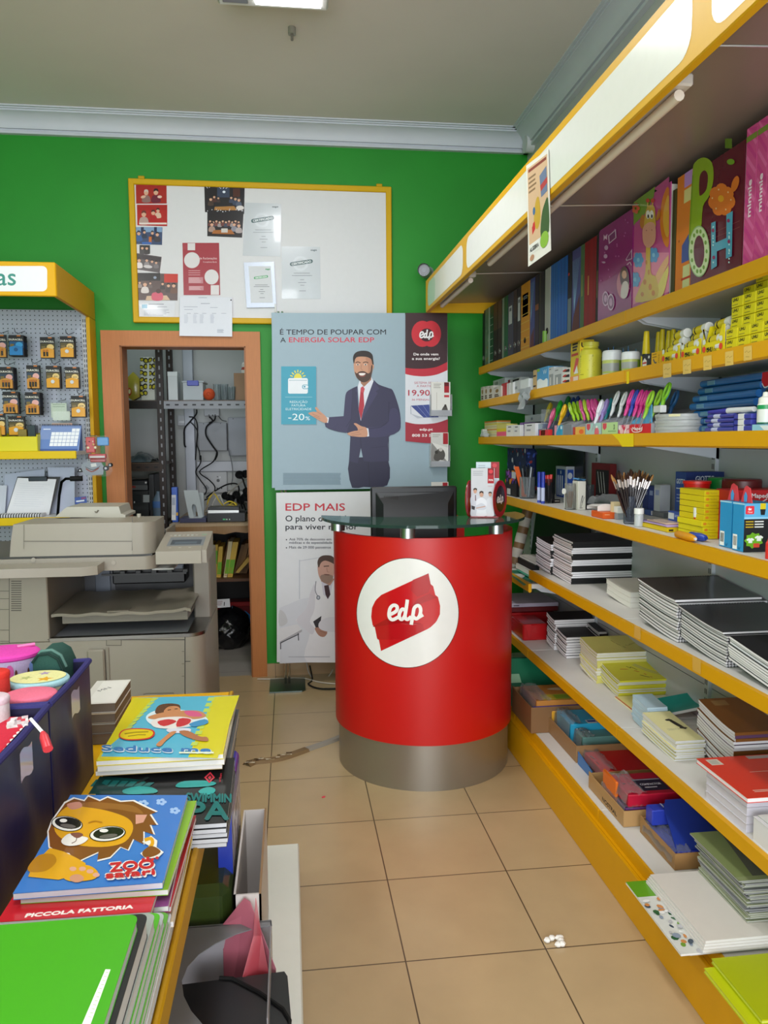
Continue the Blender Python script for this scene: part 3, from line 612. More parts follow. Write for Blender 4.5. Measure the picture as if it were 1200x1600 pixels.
def pegshelf(z,yf,xr,c='e0bd05'):
 d=MB().box(-2.6,xr,yf,PB-.001,z-.02,z,'d8d9da').build('shelf','paint',pg);MB().box(-2.6,xr,yf-.012,yf,z-.04,z+.002,c,.003).build('front_lip','paint',d)
ZSH=at(60,705.5,Y=4.288).z
pegshelf(ZSH,4.3,at(119,711,Y=4.29).x)
ZLO=at(60,806,Y=4.36).z;pegshelf(ZLO,4.25,hx-.06)
pegshelf(.5,4.25,hx-.06);MB().box(-2.6,hx-.03,4.1,DW-.01,0,.16,'d6a40a',.003).build('base','paint',pg)
PEG1,PEG2=(0,390),(0,590);S5=5.4545
def bpack(o,q,kind,n,label):
 """battery blister cards on one hook: kind = copper, coin, blue, pink; n deep"""
 x0,y0,x1,y1=q;Y=4.47
 p0,p1=at(o[0]+x0/S5,o[1]+y0/S5,Y=Y),at(o[0]+x1/S5,o[1]+y1/S5,Y=Y);W,H=p1.x-p0.x,p0.z-p1.z;cx=(p0.x+p1.x)/2
 t=thing('battery_pack',label[0],'batteries',(cx,Y,p1.z),'battery packs on the pegboard')
 oc={'blue':'2d7fc4','copper':'d9952a','coin':'dd9a1e','pink':'c98a3a'}[kind]
 MB().box(p0.x,p1.x,Y,Y+.0012,p1.z,p0.z,'17161a').build('card','card',t)
 b=MB().prism([(p0.x+W*.06,Y-.0005,p1.z+H*.04),(p1.x-W*.06,Y-.0005,p1.z+H*.04),(p1.x-W*.06,Y-.0005,p1.z+H*.42),(cx,Y-.0005,p1.z+H*.5),(p0.x+W*.06,Y-.0005,p1.z+H*.42)],(0,-.011,0),oc)
 if kind in ('copper','pink'):
  for k in range(3 if kind == 'pink' else 2):xx=p0.x+W*(.3+.2*k);b.tube([(xx,Y-.012,p1.z+H*.1),(xx,Y-.012,p1.z+H*.3)],.0055,'1a1a1c',8).tube([(xx,Y-.012,p1.z+H*.3),(xx,Y-.012,p1.z+H*.4)],.0056,'b9702c',8)
 else:b.tube([(cx,Y-.0115,p1.z+H*.3),(cx,Y-.0145,p1.z+H*.3)],W*.13,'cfd2d6' if kind == 'coin' else '1a4f8a',14)
 b.build('blister','glossy',t)
 m=flat((p0.x,Y-.0004,p0.z),(1,0,0),(0,0,-1),(0,-1,0));a=Art(m,.0001)
 a.rc(W*.03,H*.30,W*.97,H*.62,{'blue':'1f4f86','copper':'4d3a22','coin':'5a4726','pink':'3a4058'}[kind]);a.el(W*.68,H*.46,W*.24,H*.13,{'blue':'3f9ad6','pink':'e0a8a4'}.get(kind,'e3c27a'),16);a.rc(W*.08,H*.42,W*.34,H*.56,'7a6238');a.rc(W*.55,0,W*.8,H*.06,'c06a2a')
 a.tx('DURACELL',W*.03,H*.25,H*.085,'e8e4da',w=W*.9,bold=.0004)
 if kind == 'coin':a.tx(label[1] if len(label) > 1 else '2032',W*.68,H*.5,H*.07,'2a2018',w=W*.3,al='c')
 a.build('card_print','glossy',t)
 hz=p0.z+.012;MB().tube([(cx,PB,hz+.03),(cx,Y+.03,hz),(cx,Y-.012,hz+.004),(cx,Y-.02,hz+.022)],.0018,'3a3a3e',6).build('hook','metal',pg)
 for k in range(1,n):dup(t,shift=(0,.0135*k,0),label='battery card behind the '+label[0].split(',')[0].replace('battery card','one')+label[2] if len(label) > 2 else 'battery card hanging behind the '+label[0])
B=lambda s:'battery card: '+s
bpack(PEG1,(-75,725,66,925),'pink',1,('battery card with pink picture at top left edge, cut by the frame',))
bpack(PEG1,(72,728,208,908),'blue',5,('front blue card, top row',))
bpack(PEG1,(338,745,474,930),'copper',1,('copper battery card with two cells, top row beside the blue cards',))
bpack(PEG1,(508,738,640,925),'coin',3,('front coin card next to the upright, top row','2016'))
bpack(PEG1,(-10,1000,122,1190),'pink',5,('front card of the deep bunch, second row left',))
bpack(PEG1,(222,985,348,1190),'pink',2,('front narrow card left of two coin cards, second row',))
bpack(PEG1,(388,990,520,1185),'coin',3,('left of the two front coin cards, second row','2032'))
bpack(PEG1,(552,1000,682,1185),'coin',2,('front coin card beside the upright, second row','2025'))
bpack(PEG2,(20,120,166,310),'pink',3,('front grey topped card, third row left',))
bpack(PEG2,(212,125,346,318),'pink',5,('front grey topped card of the right bunch, third row',))
bpack(PEG2,(602,155,740,340),'coin',2,('front coin card beside the upright, third row','2430'))
bpack(PEG2,(68,330,216,495),'coin',2,('front coin card just above the yellow tray','1620'))
bpack(PEG2,(-70,310,56,495),'copper',1,('battery card above the yellow tray, cut by the left edge',))
# clear bag with a pale card
p0,p1=at(432/S5,590+210/S5,Y=4.5),at(590/S5,590+402/S5,Y=4.5)
t=thing('card_pack','pale green card in clear bag hanging above the calendar','card pack',((p0.x+p1.x)/2,4.5,p1.z))
MB().box(p0.x,p1.x-.01,4.5,4.502,p1.z+.04,p0.z-.005,'cfd6c0').build('card','card',t)
m=flat((p0.x,4.4995,p0.z),(1,0,0),(0,0,-1),(0,-1,0));a=Art(m);a.lines(.01,.012,.09,2,.012,'5f7a5a',.002);a.rc(.008,.05,.1,.1,'e3e6d6');a.rc(.0,.115,.11,.13,'e0b8a8');a.build('card_print','paper',t)
MB().box(p0.x-.008,p1.x+.004,4.494,4.4945,p1.z-.01,p0.z+.01,'e8eef0').build('bag','film',t)
MB().tube([((p0.x+p1.x)/2,PB,p0.z+.02),((p0.x+p1.x)/2,4.48,p0.z+.004)],.0018,'3a3a3e',6).build('hook','metal',pg)
# yellow tray and its dark boxes, calendar
tx0,tx1,tz1=-2.0,at(318/S5,590+560/S5,Y=4.32).x,at(30,590+502/S5,Y=4.32).z
t=thing('display_tray','bright yellow open tray on the pegboard shelf under the battery cards','tray',(-1.6,4.4,ZSH))
MB().box(tx0,tx1,4.32,4.326,ZSH+.001,tz1,'d8cc06',.002).box(tx1-.006,tx1,4.326,4.55,ZSH+.001,tz1+.01,'d8cc06',.002).box(tx0,tx1-.006,4.55,4.556,ZSH+.001,tz1+.02,'d8cc06',.002).box(tx0,tx1-.006,4.326,4.55,ZSH+.001,ZSH+.006,'d8cc06').build('tray','plastic',t)
for i,(x0,x1,y0,c) in enumerate(((232,304,405,'2a2c3c'),(150,228,440,'8a7430'),(-60,10,420,'b8901c'))):
 q0,q1=at(x0/S5,590+y0/S5,Y=4.45),at(x1/S5,590+500/S5,Y=4.45)
 solo('battery_box',MB().box(q0.x,min(q1.x,tx1-.008),4.45,4.5,ZSH+.007,q0.z,c,.002),'glossy',['dark battery box standing in the right end of the yellow tray','ochre battery box standing in the yellow tray','golden battery box in the left of the yellow tray'][i],'batteries','battery boxes in the yellow tray')
YC=4.36
q=[at(x/S5,590+y/S5,Y=YC) for x,y in ((340,405),(682,405),(672,618),(318,618))]
t=thing('desk_calendar','blue spiral desk calendar with white day grid on the pegboard shelf','calendar',(q[3].x+.06,YC,ZSH))
dz=ZSH+.002-q[3].z;q=[p+Vector((0,.03*(i < 2),dz*(i > 1))) for i,p in enumerate(q)]
ux,uy=q[1]-q[0],q[3]-q[0]
nr=ux.cross(uy).normalized();nr=nr if nr.y < 0 else -nr
m=flat(q[0],ux,uy,nr);a=Art(m,.0004)
MB().prism(q,(0,.003,0),'7d93c4').build('calendar_sheet','paper',t)
MB().prism([q[0]+Vector((0,.004,0)),q[1]+Vector((0,.004,0)),Vector((q[2].x,YC+.08,ZSH+.002)),Vector((q[3].x,YC+.08,ZSH+.002))],(0,.002,0),'5f6f9a').build('back_stand','card',t)
a.rc(0,.55,1,1,'6482bd');a.rc(0,.92,1,1,'46609c');a.rc(.06,.14,.24,.17,'e6ebf6')
for r in range(5):
 for k in range(7):
  if r == 0 and k < 5:continue
  a.rc(.28+k*.1,.13+r*.14,.372+k*.1,.255+r*.14,'eceef4')
a.build('calendar_print','paper',t)
mb=MB();
for k in range(24):c=q[0].lerp(q[1],(k+.5)/24);mb.tube([c+Vector((0,-.005,-.006)),c+Vector((0,-.004,.006)),c+Vector((0,.005,.005)),c+Vector((0,.006,-.006))],.0012,'20242e',5)
mb.build('spiral','metal',t)
# papers and clipboard on the lower shelf
def leaf(label,pts,Y,c,name='paper_sheet',draw=None,lean=.06,bot=ZLO,fn='paper',cat='paper',g=None):
 q=[at(x/S5,590+y/S5,Y=Y) for x,y in pts];dz=bot+.001-min(p.z for p in q)
 q=[Vector((p.x,Y+lean*max(0,(p.z-bot)/.3),p.z)) for p in q]
 if dz < 0 or 1:q=[Vector((p.x,p.y,bot+.001 if i > 1 else p.z)) for i,p in enumerate(q)]
 t=thing(name,label,cat,((q[2].x+q[3].x)/2,Y,bot),g);MB().prism(q,(0,.003,0),c).build('sheet',fn,t)
 m=flat(q[0],q[1]-q[0],q[3]-q[0],(0,-1,.1));
 if draw:a=Art(m,.0005);draw(a);a.build('sheet_print','paper',t)
 return t,q
leaf('pale sheet leaning behind the clipboard at the left',[(-200,920),(50,920),(40,1150),(-220,1150)],4.47,'c6cad6',lean=.03)
leaf('grey blue sheet leaning askew behind the clipboard',[(32,826),(372,780),(380,1150),(32,1150)],4.50,'b3bbcf',lean=.02)
leaf('white sheet standing behind the black handle',[(398,766),(628,766),(632,1080),(430,1080)],4.49,'bcc4d8',lean=.02)
t,q=leaf('black clipboard holding a thick white pad with ruled top sheet',[(118,848),(488,850),(420,1150),(40,1150)],4.40,'17181b','clipboard',None,.08,fn='plastic',cat='clipboard')
d=Vector((0,-.012,0));ins=[q[0].lerp(q[2],.03),q[1].lerp(q[3],.06),q[2].lerp(q[0],.0)+Vector((0,0,.0)),q[3].lerp(q[1],.03)]
MB().prism([p+d for p in ins],(0,.0115,0),'dcdce2').build('paper_pad','paper',t)
a=Art(flat(ins[0]+d,ins[1]-ins[0],ins[3]-ins[0],(0,-1,.2)),.0006);a.lines(.1,.15,.9,11,.06,'c2c4d0',.006);a.build('ruled_lines','paper',t)
c=q[0].lerp(q[1],.5)+Vector((0,-.018,-.004));MB().box(c.x-.05,c.x+.05,c.y-.004,c.y+.006,c.z-.02,c.z+.006,'3a3c42',.003).build('clip','metal',t)
p0,p1=at(-60/S5,590+1150/S5,Y=4.33),at(382/S5,590+1200/S5,Y=4.33)
t=thing('bound_booklet','white booklet with black comb binding lying below the clipboard','booklet',((p0.x+p1.x)/2,4.33,ZLO))
MB().box(p0.x,p1.x,4.27,4.36,ZLO+.001,ZLO+.018,'dcdde2',.002).build('pages','paper',t)
mb=MB();n=20
for k in range(n):x=p0.x+(p1.x-p0.x)*(k+.5)/n;mb.tube([(x,4.285,ZLO+.02),(x,4.266,ZLO+.016),(x,4.262,ZLO+.004),(x,4.268,ZLO-.002)],.0025,'141416',6)
mb.build('comb_binding','plastic',t)
P=[at(x/S5,590+y/S5,Y=4.3) for x,y in ((490,1165),(505,1000),(525,890),(560,862),(620,862))];P2=[at(x/S5,590+y/S5,Y=4.3) for x,y in ((600,862),(700,860))]
t=thing('paper_trimmer_arm','black bent lever arm with grip standing right of the clipboard','lever',(P[0].x,4.3,ZLO))
P[0].z=min(P[0].z,ZLO+.002);MB().tube(P,.0075,'1a1b1d',8).build('arm','metal',t);MB().tube(P2,.0145,'0e0e10',10).build('grip','rubber',t)
p=[at(x/S5,590+y/S5,Y=4.33) for x,y in ((635,1022),(735,1010),(742,1065),(642,1085))]
a=Art(flat(p[0],p[1]-p[0],p[3]-p[0],(0,-1,0)),.0003);a.prism(p,(0,.001,0),'3f5aa6');a.rc(.1,.45,.8,.65,'dfe4f2');a.rc(.55,.1,.95,.35,'8a4a7a');solo('price_card',a,'card','small blue card with white stripe on the pegboard right of the black lever','card')
# toy in a clear bag hanging on the upright
YT=4.25;tp=lambda x,y,d=0:at(x/S5,590+y/S5,Y=YT)+Vector((0,-d,0))
t=thing('toy_pack','clear bag holding red and blue toy vehicle parts, hanging beside the door casing','toy',tp(830,840))
def tb(x0,y0,x1,y1,c,d0,d1,name,f='glossy',b=.004):p0,p1=tp(x0,y0),tp(x1,y1);return MB().box(p0.x,p1.x,YT-d1,YT-d0,p1.z,p0.z,c,b).build(name,f,t)
h=tb(735,508,820,640,'c0231d',0,.02,'red_cab')
mb=MB();[mb.ball(tp(x,y,.022),.0035*r,.003,.0035*r,c) for x,y,r,c in ((760,598,2,'e8d9b0'),(820,596,2,'e8d9b0'),(800,545,1.4,'e8b0a0'),(805,570,1.8,'d8a060'),(770,545,1,'3a1010'),(748,580,1,'3a1010'))];mb.build('studs','glossy',t)
tb(828,508,932,580,'2f86c4',.002,.012,'blue_block');tb(765,650,915,690,'b81d1a',.004,.03,'red_bar');tb(775,690,910,720,'a81a18',.002,.022,'red_base');tb(735,650,765,690,'2a2a30',.0,.02,'dark_block');tb(775,668,905,682,'cfc9c4',.03,.033,'white_trim')
MB().prism([tp(x,y,.012) for x,y in ((700,745),(745,720),(870,722),(892,760),(885,825),(740,835),(708,790))],(0,-.006,0),'8c929a').build('grey_card','card',t)
mb=MB();[mb.tube([tp(x,y,.0),tp(x,y,.02)],r,'17171a',12).tube([tp(x,y,.02),tp(x,y,.022)],r*.45,'c9ccd2',8) for x,y,r in ((908,772,.014),(945,745,.011),(690,790,.01))];mb.build('wheels','rubber',t)
a=Art(lambda x,y,h:tp(x,y,.0185+h));a.ln([(740,775),(790,800),(850,770)],10,'8a3a34',4);a.pg([(780,735),(825,728),(832,755),(786,762)],'d8d6d2');a.ln([(735,760),(800,785),(860,755)],5,'3a2f30',4);a.build('card_print','paper',t)
mb=MB();rows=[]
for j in range(8):
 y=500+j*49;w_=[100,108,112,100,108,128,135,110][j];rows.append([tp(830+w_*math.sin(k/8*math.pi-math.pi/2)+j*1.5,y+random.uniform(-8,8),.034+.008*math.cos((k-4)/4*1.5)+random.uniform(0,.006)) for k in range(9)])
mb.strip(rows,'e9edf2').build('bag','film',t)
MB().tube([(hx-.03,PB,tp(830,490).z),tp(830,497,.02)],.002,'6a6c70',6).build('hook','metal',pg)

# ================================================================ copier
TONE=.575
CF,CB=3.2,3.8
cz=lambda x,y,Y=CF:at(x/2.85714,760+y/2.85714,Y=Y)
BE,BE2,BE3='b9b0a0','a89f90','8f8779'
cx1=cz(890,700).x;cl=-1.6;zb=cz(500,685).z;zs0,zs1=cz(400,378).z,cz(400,318).z;xs=cz(692,345).x;za=cz(400,165).z;bx0=cz(213,500).x
cp=thing('photocopier','large beige office photocopier with open paper output bay and angled control panel','photocopier',(-.9,3.5,0))
def rounded_box(x0,x1,y0,y1,z0,z1,r,c,n=6):
 """upright box with its front right corner rounded in plan"""
 P=[(x0,y1),(x0,y0)]+[(x1-r+r*math.sin(math.pi/2*k/n),y0+r-r*math.cos(math.pi/2*k/n)) for k in range(n+1)]+[(x1,y1)]
 return [(x,y,z0) for x,y in P],(0,0,z1-z0),c
mb=MB().prism(*rounded_box(cl,cx1+.02,CF,CB,.05,zb,.07,BE));mb.build('lower_body','plastic',cp)
MB().box(cl+.03,cx1-.03,CF+.05,CB-.03,.0,.05,'4a4740').build('plinth','plastic',cp)
MB().box(cl,bx0,CF,CB,zb+.0005,zs0,BE,.004).build('left_column','plastic',cp)
xr0,xr1=cz(868,400,3.55).x,cx1+.02
MB().box(xr0,xr1,3.5,CB,zb+.0005,cz(900,300,3.5).z,'aaa295',.006).build('right_column','plastic',cp)
mb=MB().box(bx0,xr0+.001,CB-.03,CB,zb,zs0,'4b4a4c').box(bx0,bx0+.14,CB-.036,CB-.03,zb,zs0,'7f8187').box(bx0+.05,bx0+.12,CB-.045,CB-.036,zb+.06,zs0-.02,'9aa3b2',.003).build('bay_back','plastic',cp)
mb=MB().box(bx0+.16,xr0-.05,3.62,CB-.04,cz(500,520).z,zs0-.002,'141416',.006).box(bx0+.165,xr0-.055,3.59,3.62,cz(500,445).z,cz(500,425).z,'70798a',.003)
for k in range(6):mb.box(bx0+.2+k*.07,bx0+.225+k*.07,3.585,3.62,cz(500,462).z,cz(500,446).z,'26282c',.002)
mb.box(bx0+.12,xr0-.04,3.585,3.6,cz(500,465).z-.004,cz(500,465).z+.004,'2a2c30');mb.build('fuser_mechanism','plastic',cp)
# output tray with a rippled lip, and the bay floor rim
xt0,xt1=cz(222,560).x,cz(850,560).x;zt=cz(400,570).z;rows=[]
for j in range(7):
 y=CF+.015+j*.07;row=[]
 for i in range(25):
  u=i/24;x=xt0+(xt1-xt0)*u;z=zt+.012*(j/6)+.003*math.sin(u*26)+(.022*max(0,(u-.8)/.2)**1.5)-(.02*max(0,(u-.95)/.05));row.append(Vector((x,y,z)))
 rows.append(row)
mb=MB().strip(rows,'a39a88');mb.strip([[p-Vector((0,0,.012)) for p in r] for r in rows],'9a917f');mb.strip([rows[0],[p-Vector((0,0,.012)) for p in rows[0]]],'a79e8c');mb.box(cz(470,540).x,cz(570,540).x,CF+.02,CF+.08,zt-.002,zt+.006,'958c7b',.002);mb.build('output_tray','plastic',cp)
MB().box(xt0+.03,xt1-.02,CF+.06,CF+.42,zt-.05,zt-.013,'9b9384').build('tray_support','plastic',cp)
mb=MB().box(bx0+.004,cz(838,600).x,CF+.03,CB-.04,zb+.001,zb+.012,'a9adb4');mb.box(bx0+.1,bx0+.32,CB-.05,CB-.035,zb+.03,zb+.05,'2f3134');mb.build('bay_floor','plastic',cp)
P=[(bx0,CF-.002),(bx0,CF+.028)]+[(cz(832,600).x,CF+.028),(cz(832,600).x,3.5),(xr1-.001,3.5)]+[(cx1+.02-.07+.07*math.sin(math.pi/2*k/6),CF-.002+.07-.07*math.cos(math.pi/2*k/6)) for k in range(6,-1,-1)]
MB().prism([(x,y,zb+.001) for x,y in P],(0,0,.014),'a6a39d').build('bay_rim','metal',cp)
# scanner, feeder, wing, control panel
MB().prism(*rounded_box(cl,xs,CF,CB,zs0,zs1,.05,'b4ab9b')).build('scanner_base','plastic',cp)
MB().box(cl,xs-.012,CF+.012,CB-.05,zs1,zs1+.009,'3d3a36').build('seam','plastic',cp)
zf=zs1+.009;xq=cz(590,250).x
yfb=at(450/2.857,760+137/2.857,Z=za).y
MB().prism([(cz(12,250).x+.02,CF+.01,zf),(cz(12,250).x+.03,CF+.005,zf+.07),(cz(12,250).x+.04,CF+.01,za),(xq-.001,CF+.01,za),(xq-.001,CF+.005,zf+.02),(xq-.001,CF,zf)],(0,yfb-CF,0),'bbb2a2').build('document_feeder','plastic',cp)
mb=MB().prism([(x,y,zf) for x,y,*_ in rounded_box(xq,xs,CF,yfb,0,1,.06,'')[0]],(0,0,za-zf),'b6ad9d');mb.build('feeder_cover','plastic',cp)
a=Art(lambda x,y,h:cz(x,y)+Vector((0,-h+.004,0)));a.rc(104,244,590,247,'6f675b');a.rc(588,136,591,300,'5c554b');a.rc(103,172,105,280,'8a8274');a.build('feeder_seams','plastic',cp)
MB().box(xs-.001,cz(745,220,3.6).x,3.55,CB,zs0,cz(745,183,3.6).z,'a89f8f',.006).build('hinge_block','plastic',cp)
T=[cz(x,y,yfb-.03) for x,y in ((245,137),(290,98),(300,92),(530,90),(540,122),(560,128),(560,140))]
MB().prism(T,(0,.22,0),'d9d4c4').build('document_tray','plastic',cp)
mb=MB();[mb.tube([cz(620,137,yfb-.03),cz(620,122,yfb-.03)],.009,'d5cfbf',10)];[mb.tube([cz(x,117,yfb-.032),cz(x+8,106,yfb-.032)],.0025,'8a8475',6).tube([cz(x,117,yfb-.032),cz(x-7,112,yfb-.032)],.0025,'8a8475',6) for x in (430,432)];mb.build('tray_marks','plastic',cp)
wz=cz(200,366,3.06);MB().prism([(x,y,wz.z-.035) for x,y in [(cl,CF-.001),(cl,3.07),(cz(400,380,3.07).x-.03,3.06),(cz(430,380,3.07).x,3.09),(cz(430,380,3.07).x,CF-.001)]],(0,0,.035),'bdb4a5').build('side_wing','plastic',cp)
kx0,kx1=cz(695,320,3.08).x,cz(926,320,3.12).x;kz0,kz1=cz(750,347,3.08).z,cz(750,290,3.08).z
K=[(3.08,kz0),(3.08,kz1),(3.36,kz1+.045),(3.36,kz0+.005)]
MB().prism([(kx0,y,z) for y,z in K],(kx1-kx0-.02,0,0),'c0b7a7').prism([(kx1-.02,y+.012*(y < 3.2),z) for y,z in K],(.02,0,0),'bcb3a3').build('control_panel','plastic',cp)
s_=.28/(.045**2+.28**2)**.5;c_=.045/(.045**2+.28**2)**.5
a=Art(flat((kx0,3.08,kz1),(1,0,0),(0,s_,c_),(0,-c_,s_)),.0003);W=kx1-kx0
a.rc(W*.16,.07,W*.9,.2,'9aa0a4');a.rc(W*.22,.09,W*.84,.16,'59636e');a.rc(W*.3,.1,W*.75,.13,'74828e')
for k in range(7):a.rc(W*(.12+.09*k),.215,W*(.17+.09*k),.235,'dde4dc' if k % 3 else 'd8d2c4')
a.rc(W*.8,.22,W*.9,.24,'a9c8a8')
for k in range(3):a.el(W*(.25+.2*k),.045,.006,.006,'e1dccf',10)
a.build('panel_keys','plastic',cp)
# front details
a=Art(lambda x,y,h:cz(x,y)+Vector((0,-h,0)),.0006)
for k in range(14):a.rc(50,421+k*10,96,426+k*10,'6c655a')
a.rc(40,410,43,700,'6c655a')
for y in (466,500,548,640,690):a.rc(-80,y,41,y+2.5,'6c655a')
a.rc(474,683,543,711,'6f675b');a.rc(477,686,540,708,'b0a797');a.ln([(640,928),(655,924),(775,922),(778,950)],3,'6f675b');a.rc(213,682,826,686,'5c554b');a.rc(824,655,828,945,'4b463e');a.rc(828,779,850,782,'4b463e')
for y in (735,790,845):a.rc(812,y,826,y+3,'8a8274')
a.build('panel_seams','plastic',cp)
for x,y in ((505,340),(608,332),(150,328),(112,590)):pass
MB().box(cz(395,800).x,cz(472,800).x,CF-.02,CF+.0005,cz(400,1120).z,cz(400,726).z,'b5ac9c',.006).box(cz(474,800).x,cz(490,800).x,CF-.006,CF+.0005,cz(400,1120).z,cz(400,720).z,'a9a090',.002).build('side_door_grip','plastic',cp)
mb=MB();[mb.tube([cz(x,y,CF)+Vector((0,.002,0)),cz(x,y,CF)+Vector((0,-.003,0))],.009,'c1b8a9',12) for x,y in ((508,340),(150,328))];mb.build('screw_caps','plastic',cp)
MB().box(cz(672,360).x,cz(770,360).x,CF+.03,CF+.2,zs0-.008,zs0-.001,'d8d8d6').build('paper_strip','paper',cp)
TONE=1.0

# ================================================================ curved red counter
CC=Vector((.592,3.41,0));CR=.402
def arc(r,a0,a1,n):return [(CC.x+r*math.sin(a0+(a1-a0)*k/n),CC.y-r*math.cos(a0+(a1-a0)*k/n)) for k in range(n+1)]
AC=math.radians(104)
def shell(ro,ri,z0,z1,c,n=64,a=AC):
 o,i=arc(ro,-a,a,n),arc(ri,-a,a,n);mb=MB();v=[(x,y,z) for x,y in o for z in (z0,z1)]+[(x,y,z) for x,y in i for z in (z0,z1)];m=2*(n+1);f=[]
 for k in range(n):
  p=2*k;f += [[p,p+2,p+3,p+1],[m+p,m+p+1,m+p+3,m+p+2],[p+1,p+3,m+p+3,m+p+1],[p,m+p,m+p+2,p+2]]
 f += [[0,1,m+1,m],[m-2,m+m-2,m+m-1,m-1]];return mb.add(v,f,c)
ct=thing('reception_counter','red half round reception counter with white round logo, metal base and glass top','counter',(CC.x,CC.y,0))
M_RED=nodemat('red_lacquer','c2100d',.38)
body=shell(CR,CR-.022,.2,1.06,'ffffff').build('front_panel',M_RED,ct)
M_BRUSH=nodemat('brushed_steel','a7a39b',.34);_bb=M_BRUSH.node_tree.nodes['Principled BSDF'];_bb.inputs['Metallic'].default_value=.85;_bb.inputs['Anisotropic'].default_value=.5
shell(CR-.014,CR-.03,.0,.1995,'ffffff').build('base',M_BRUSH,ct)
MB().prism([(x,y,.70) for x,y in arc(CR-.024,-AC,AC,40)],(0,0,.022),'cfcfce').build('inner_desk','paint',ct)
ang=[math.radians(d) for d in (-62,-14,58)]
for u,v in ((528,818),(637,832),(775,818)):
 p=None
 for k in range(-900,900):   # where on the rim the photo shows the post
  an=math.radians(k/10);q=Vector((CC.x+(CR-.012)*math.sin(an),CC.y-(CR-.012)*math.cos(an),1.08));d=q-Vector((0,0,EYE));uu=600+F*(d@R_)/(d@W_)
  if p is None or abs(uu-u) < p[0]:p=(abs(uu-u),q)
 q=p[1];MB().tube([Vector((q.x,q.y,1.0605)),Vector((q.x,q.y,1.1045))],.0305,'b5b7bb',24).build('glass_post','metal',ct)
o=arc(.455,-math.radians(98),math.radians(98),60);n_=40
tip0,tip1=o[-1],o[0];back=[(tip0[0]+(tip1[0]-tip0[0])*k/n_,tip0[1]-.17*math.sin(math.pi*k/n_)) for k in range(1,n_)]
MB().prism([(x,y,1.105) for x,y in o+back],(0,0,.012),'3f5f55').build('glass_top','glassy',ct)
def cyl(px,py,h):
 d=((px-600)/F*R_-(py-800)/F*U_+W_);ox,oy=-CC.x,-CC.y;r=CR+.0004+h
 A=d.x*d.x+d.y*d.y;B_=2*(ox*d.x+oy*d.y);C_=ox*ox+oy*oy-r*r;t=(-B_-math.sqrt(max(0,B_*B_-4*A*C_)))/(2*A);return Vector((0,0,EYE))+t*d
LG=lambda x,y,h:cyl(400+x/2.85714,740+y/2.85714,h)
def fine(pts,n=6):return [(p[0]+(q[0]-p[0])*k/n,p[1]+(q[1]-p[1])*k/n) for p,q in zip(pts,pts[1:]+pts[:1]) for k in range(n)]
a=Art(LG);a.step=.0005
def fan(pts,c):   # filled in strips so the print follows the curved front
 h=a.lay();ys=[p[1] for p in pts];y0,y1=min(ys),max(ys);N=36;Pn=len(pts);rows=[]
 for j in range(N+1):
  y=y0+(y1-y0)*(.0005+.999*j/N);xs_=sorted(p[0]+(q[0]-p[0])*(y-p[1])/(q[1]-p[1]) for p,q in zip(pts,pts[1:]+pts[:1]) if (p[1] <= y < q[1]) or (q[1] <= y < p[1]))
  if len(xs_) >= 2:rows.append([a.m(xs_[0]+(xs_[-1]-xs_[0])*i/24,y,h) for i in range(25)])
 a.strip(rows,c)
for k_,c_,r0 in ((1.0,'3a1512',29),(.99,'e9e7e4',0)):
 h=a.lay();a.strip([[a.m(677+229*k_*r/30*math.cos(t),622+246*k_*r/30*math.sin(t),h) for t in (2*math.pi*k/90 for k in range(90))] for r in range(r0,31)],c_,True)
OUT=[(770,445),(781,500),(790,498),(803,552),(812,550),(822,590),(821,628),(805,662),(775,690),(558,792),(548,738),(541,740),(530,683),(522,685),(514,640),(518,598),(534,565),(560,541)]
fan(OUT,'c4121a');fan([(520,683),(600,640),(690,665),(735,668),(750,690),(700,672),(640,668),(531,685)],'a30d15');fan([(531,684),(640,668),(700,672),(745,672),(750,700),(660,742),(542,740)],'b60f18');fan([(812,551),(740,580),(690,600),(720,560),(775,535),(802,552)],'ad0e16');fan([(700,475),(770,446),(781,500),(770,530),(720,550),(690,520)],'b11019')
logo_edp(a,660,622,66,'efeae6',.235)
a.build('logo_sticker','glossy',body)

# monitor on the desk behind the counter (seen from the back)
YM=3.60
mp=lambda x,y,d=0:at(490+x/3.63636,740+y/3.63636,Y=YM-d)
mn=thing('monitor','black flat computer monitor seen from behind on the reception counter','monitor',(mp(570,350).x,YM+.04,.722))
x0,x1,z1=mp(325,75).x,mp(815,75).x,mp(500,75).z;z0=z1-.29
MB().box(x0,x1,YM,YM+.035,z0,z1,'17181a',.006).build('bezel','plastic',mn)
i0,i1,j1=mp(352,105).x,mp(797,105).x,mp(500,105).z;k0,k1,l1=mp(392,175).x,mp(755,175).x,mp(500,172,.03).z
MB().add([(i0,YM,j1),(i1,YM,j1),(i1,YM,z0+.02),(i0,YM,z0+.02),(k0,YM-.035,l1),(k1,YM-.035,l1),(k1,YM-.035,z0+.05),(k0,YM-.035,z0+.05)],[(0,1,5,4),(1,2,6,5),(2,3,7,6),(3,0,4,7),(4,5,6,7)],'222326').build('back_shell','plastic',mn)
def sl(x,y,h):tt=(y-105)/70;return mp(x,y,.03*min(max(tt,0),1))+Vector((0,-.002-h,0))
a=Art(sl,.0004);a.pg([(360,108),(790,108),(758,165),(392,165)],'46484c');a.rc(485,126,637,158,'0c0c0d')
for k in range(16):a.rc(399+k*5.2,126,401.5+k*5.2,166,'0b0b0c');a.rc(650+k*5.2,126,652.5+k*5.2,166,'0b0b0c')
a.build('vents','plastic',mn)
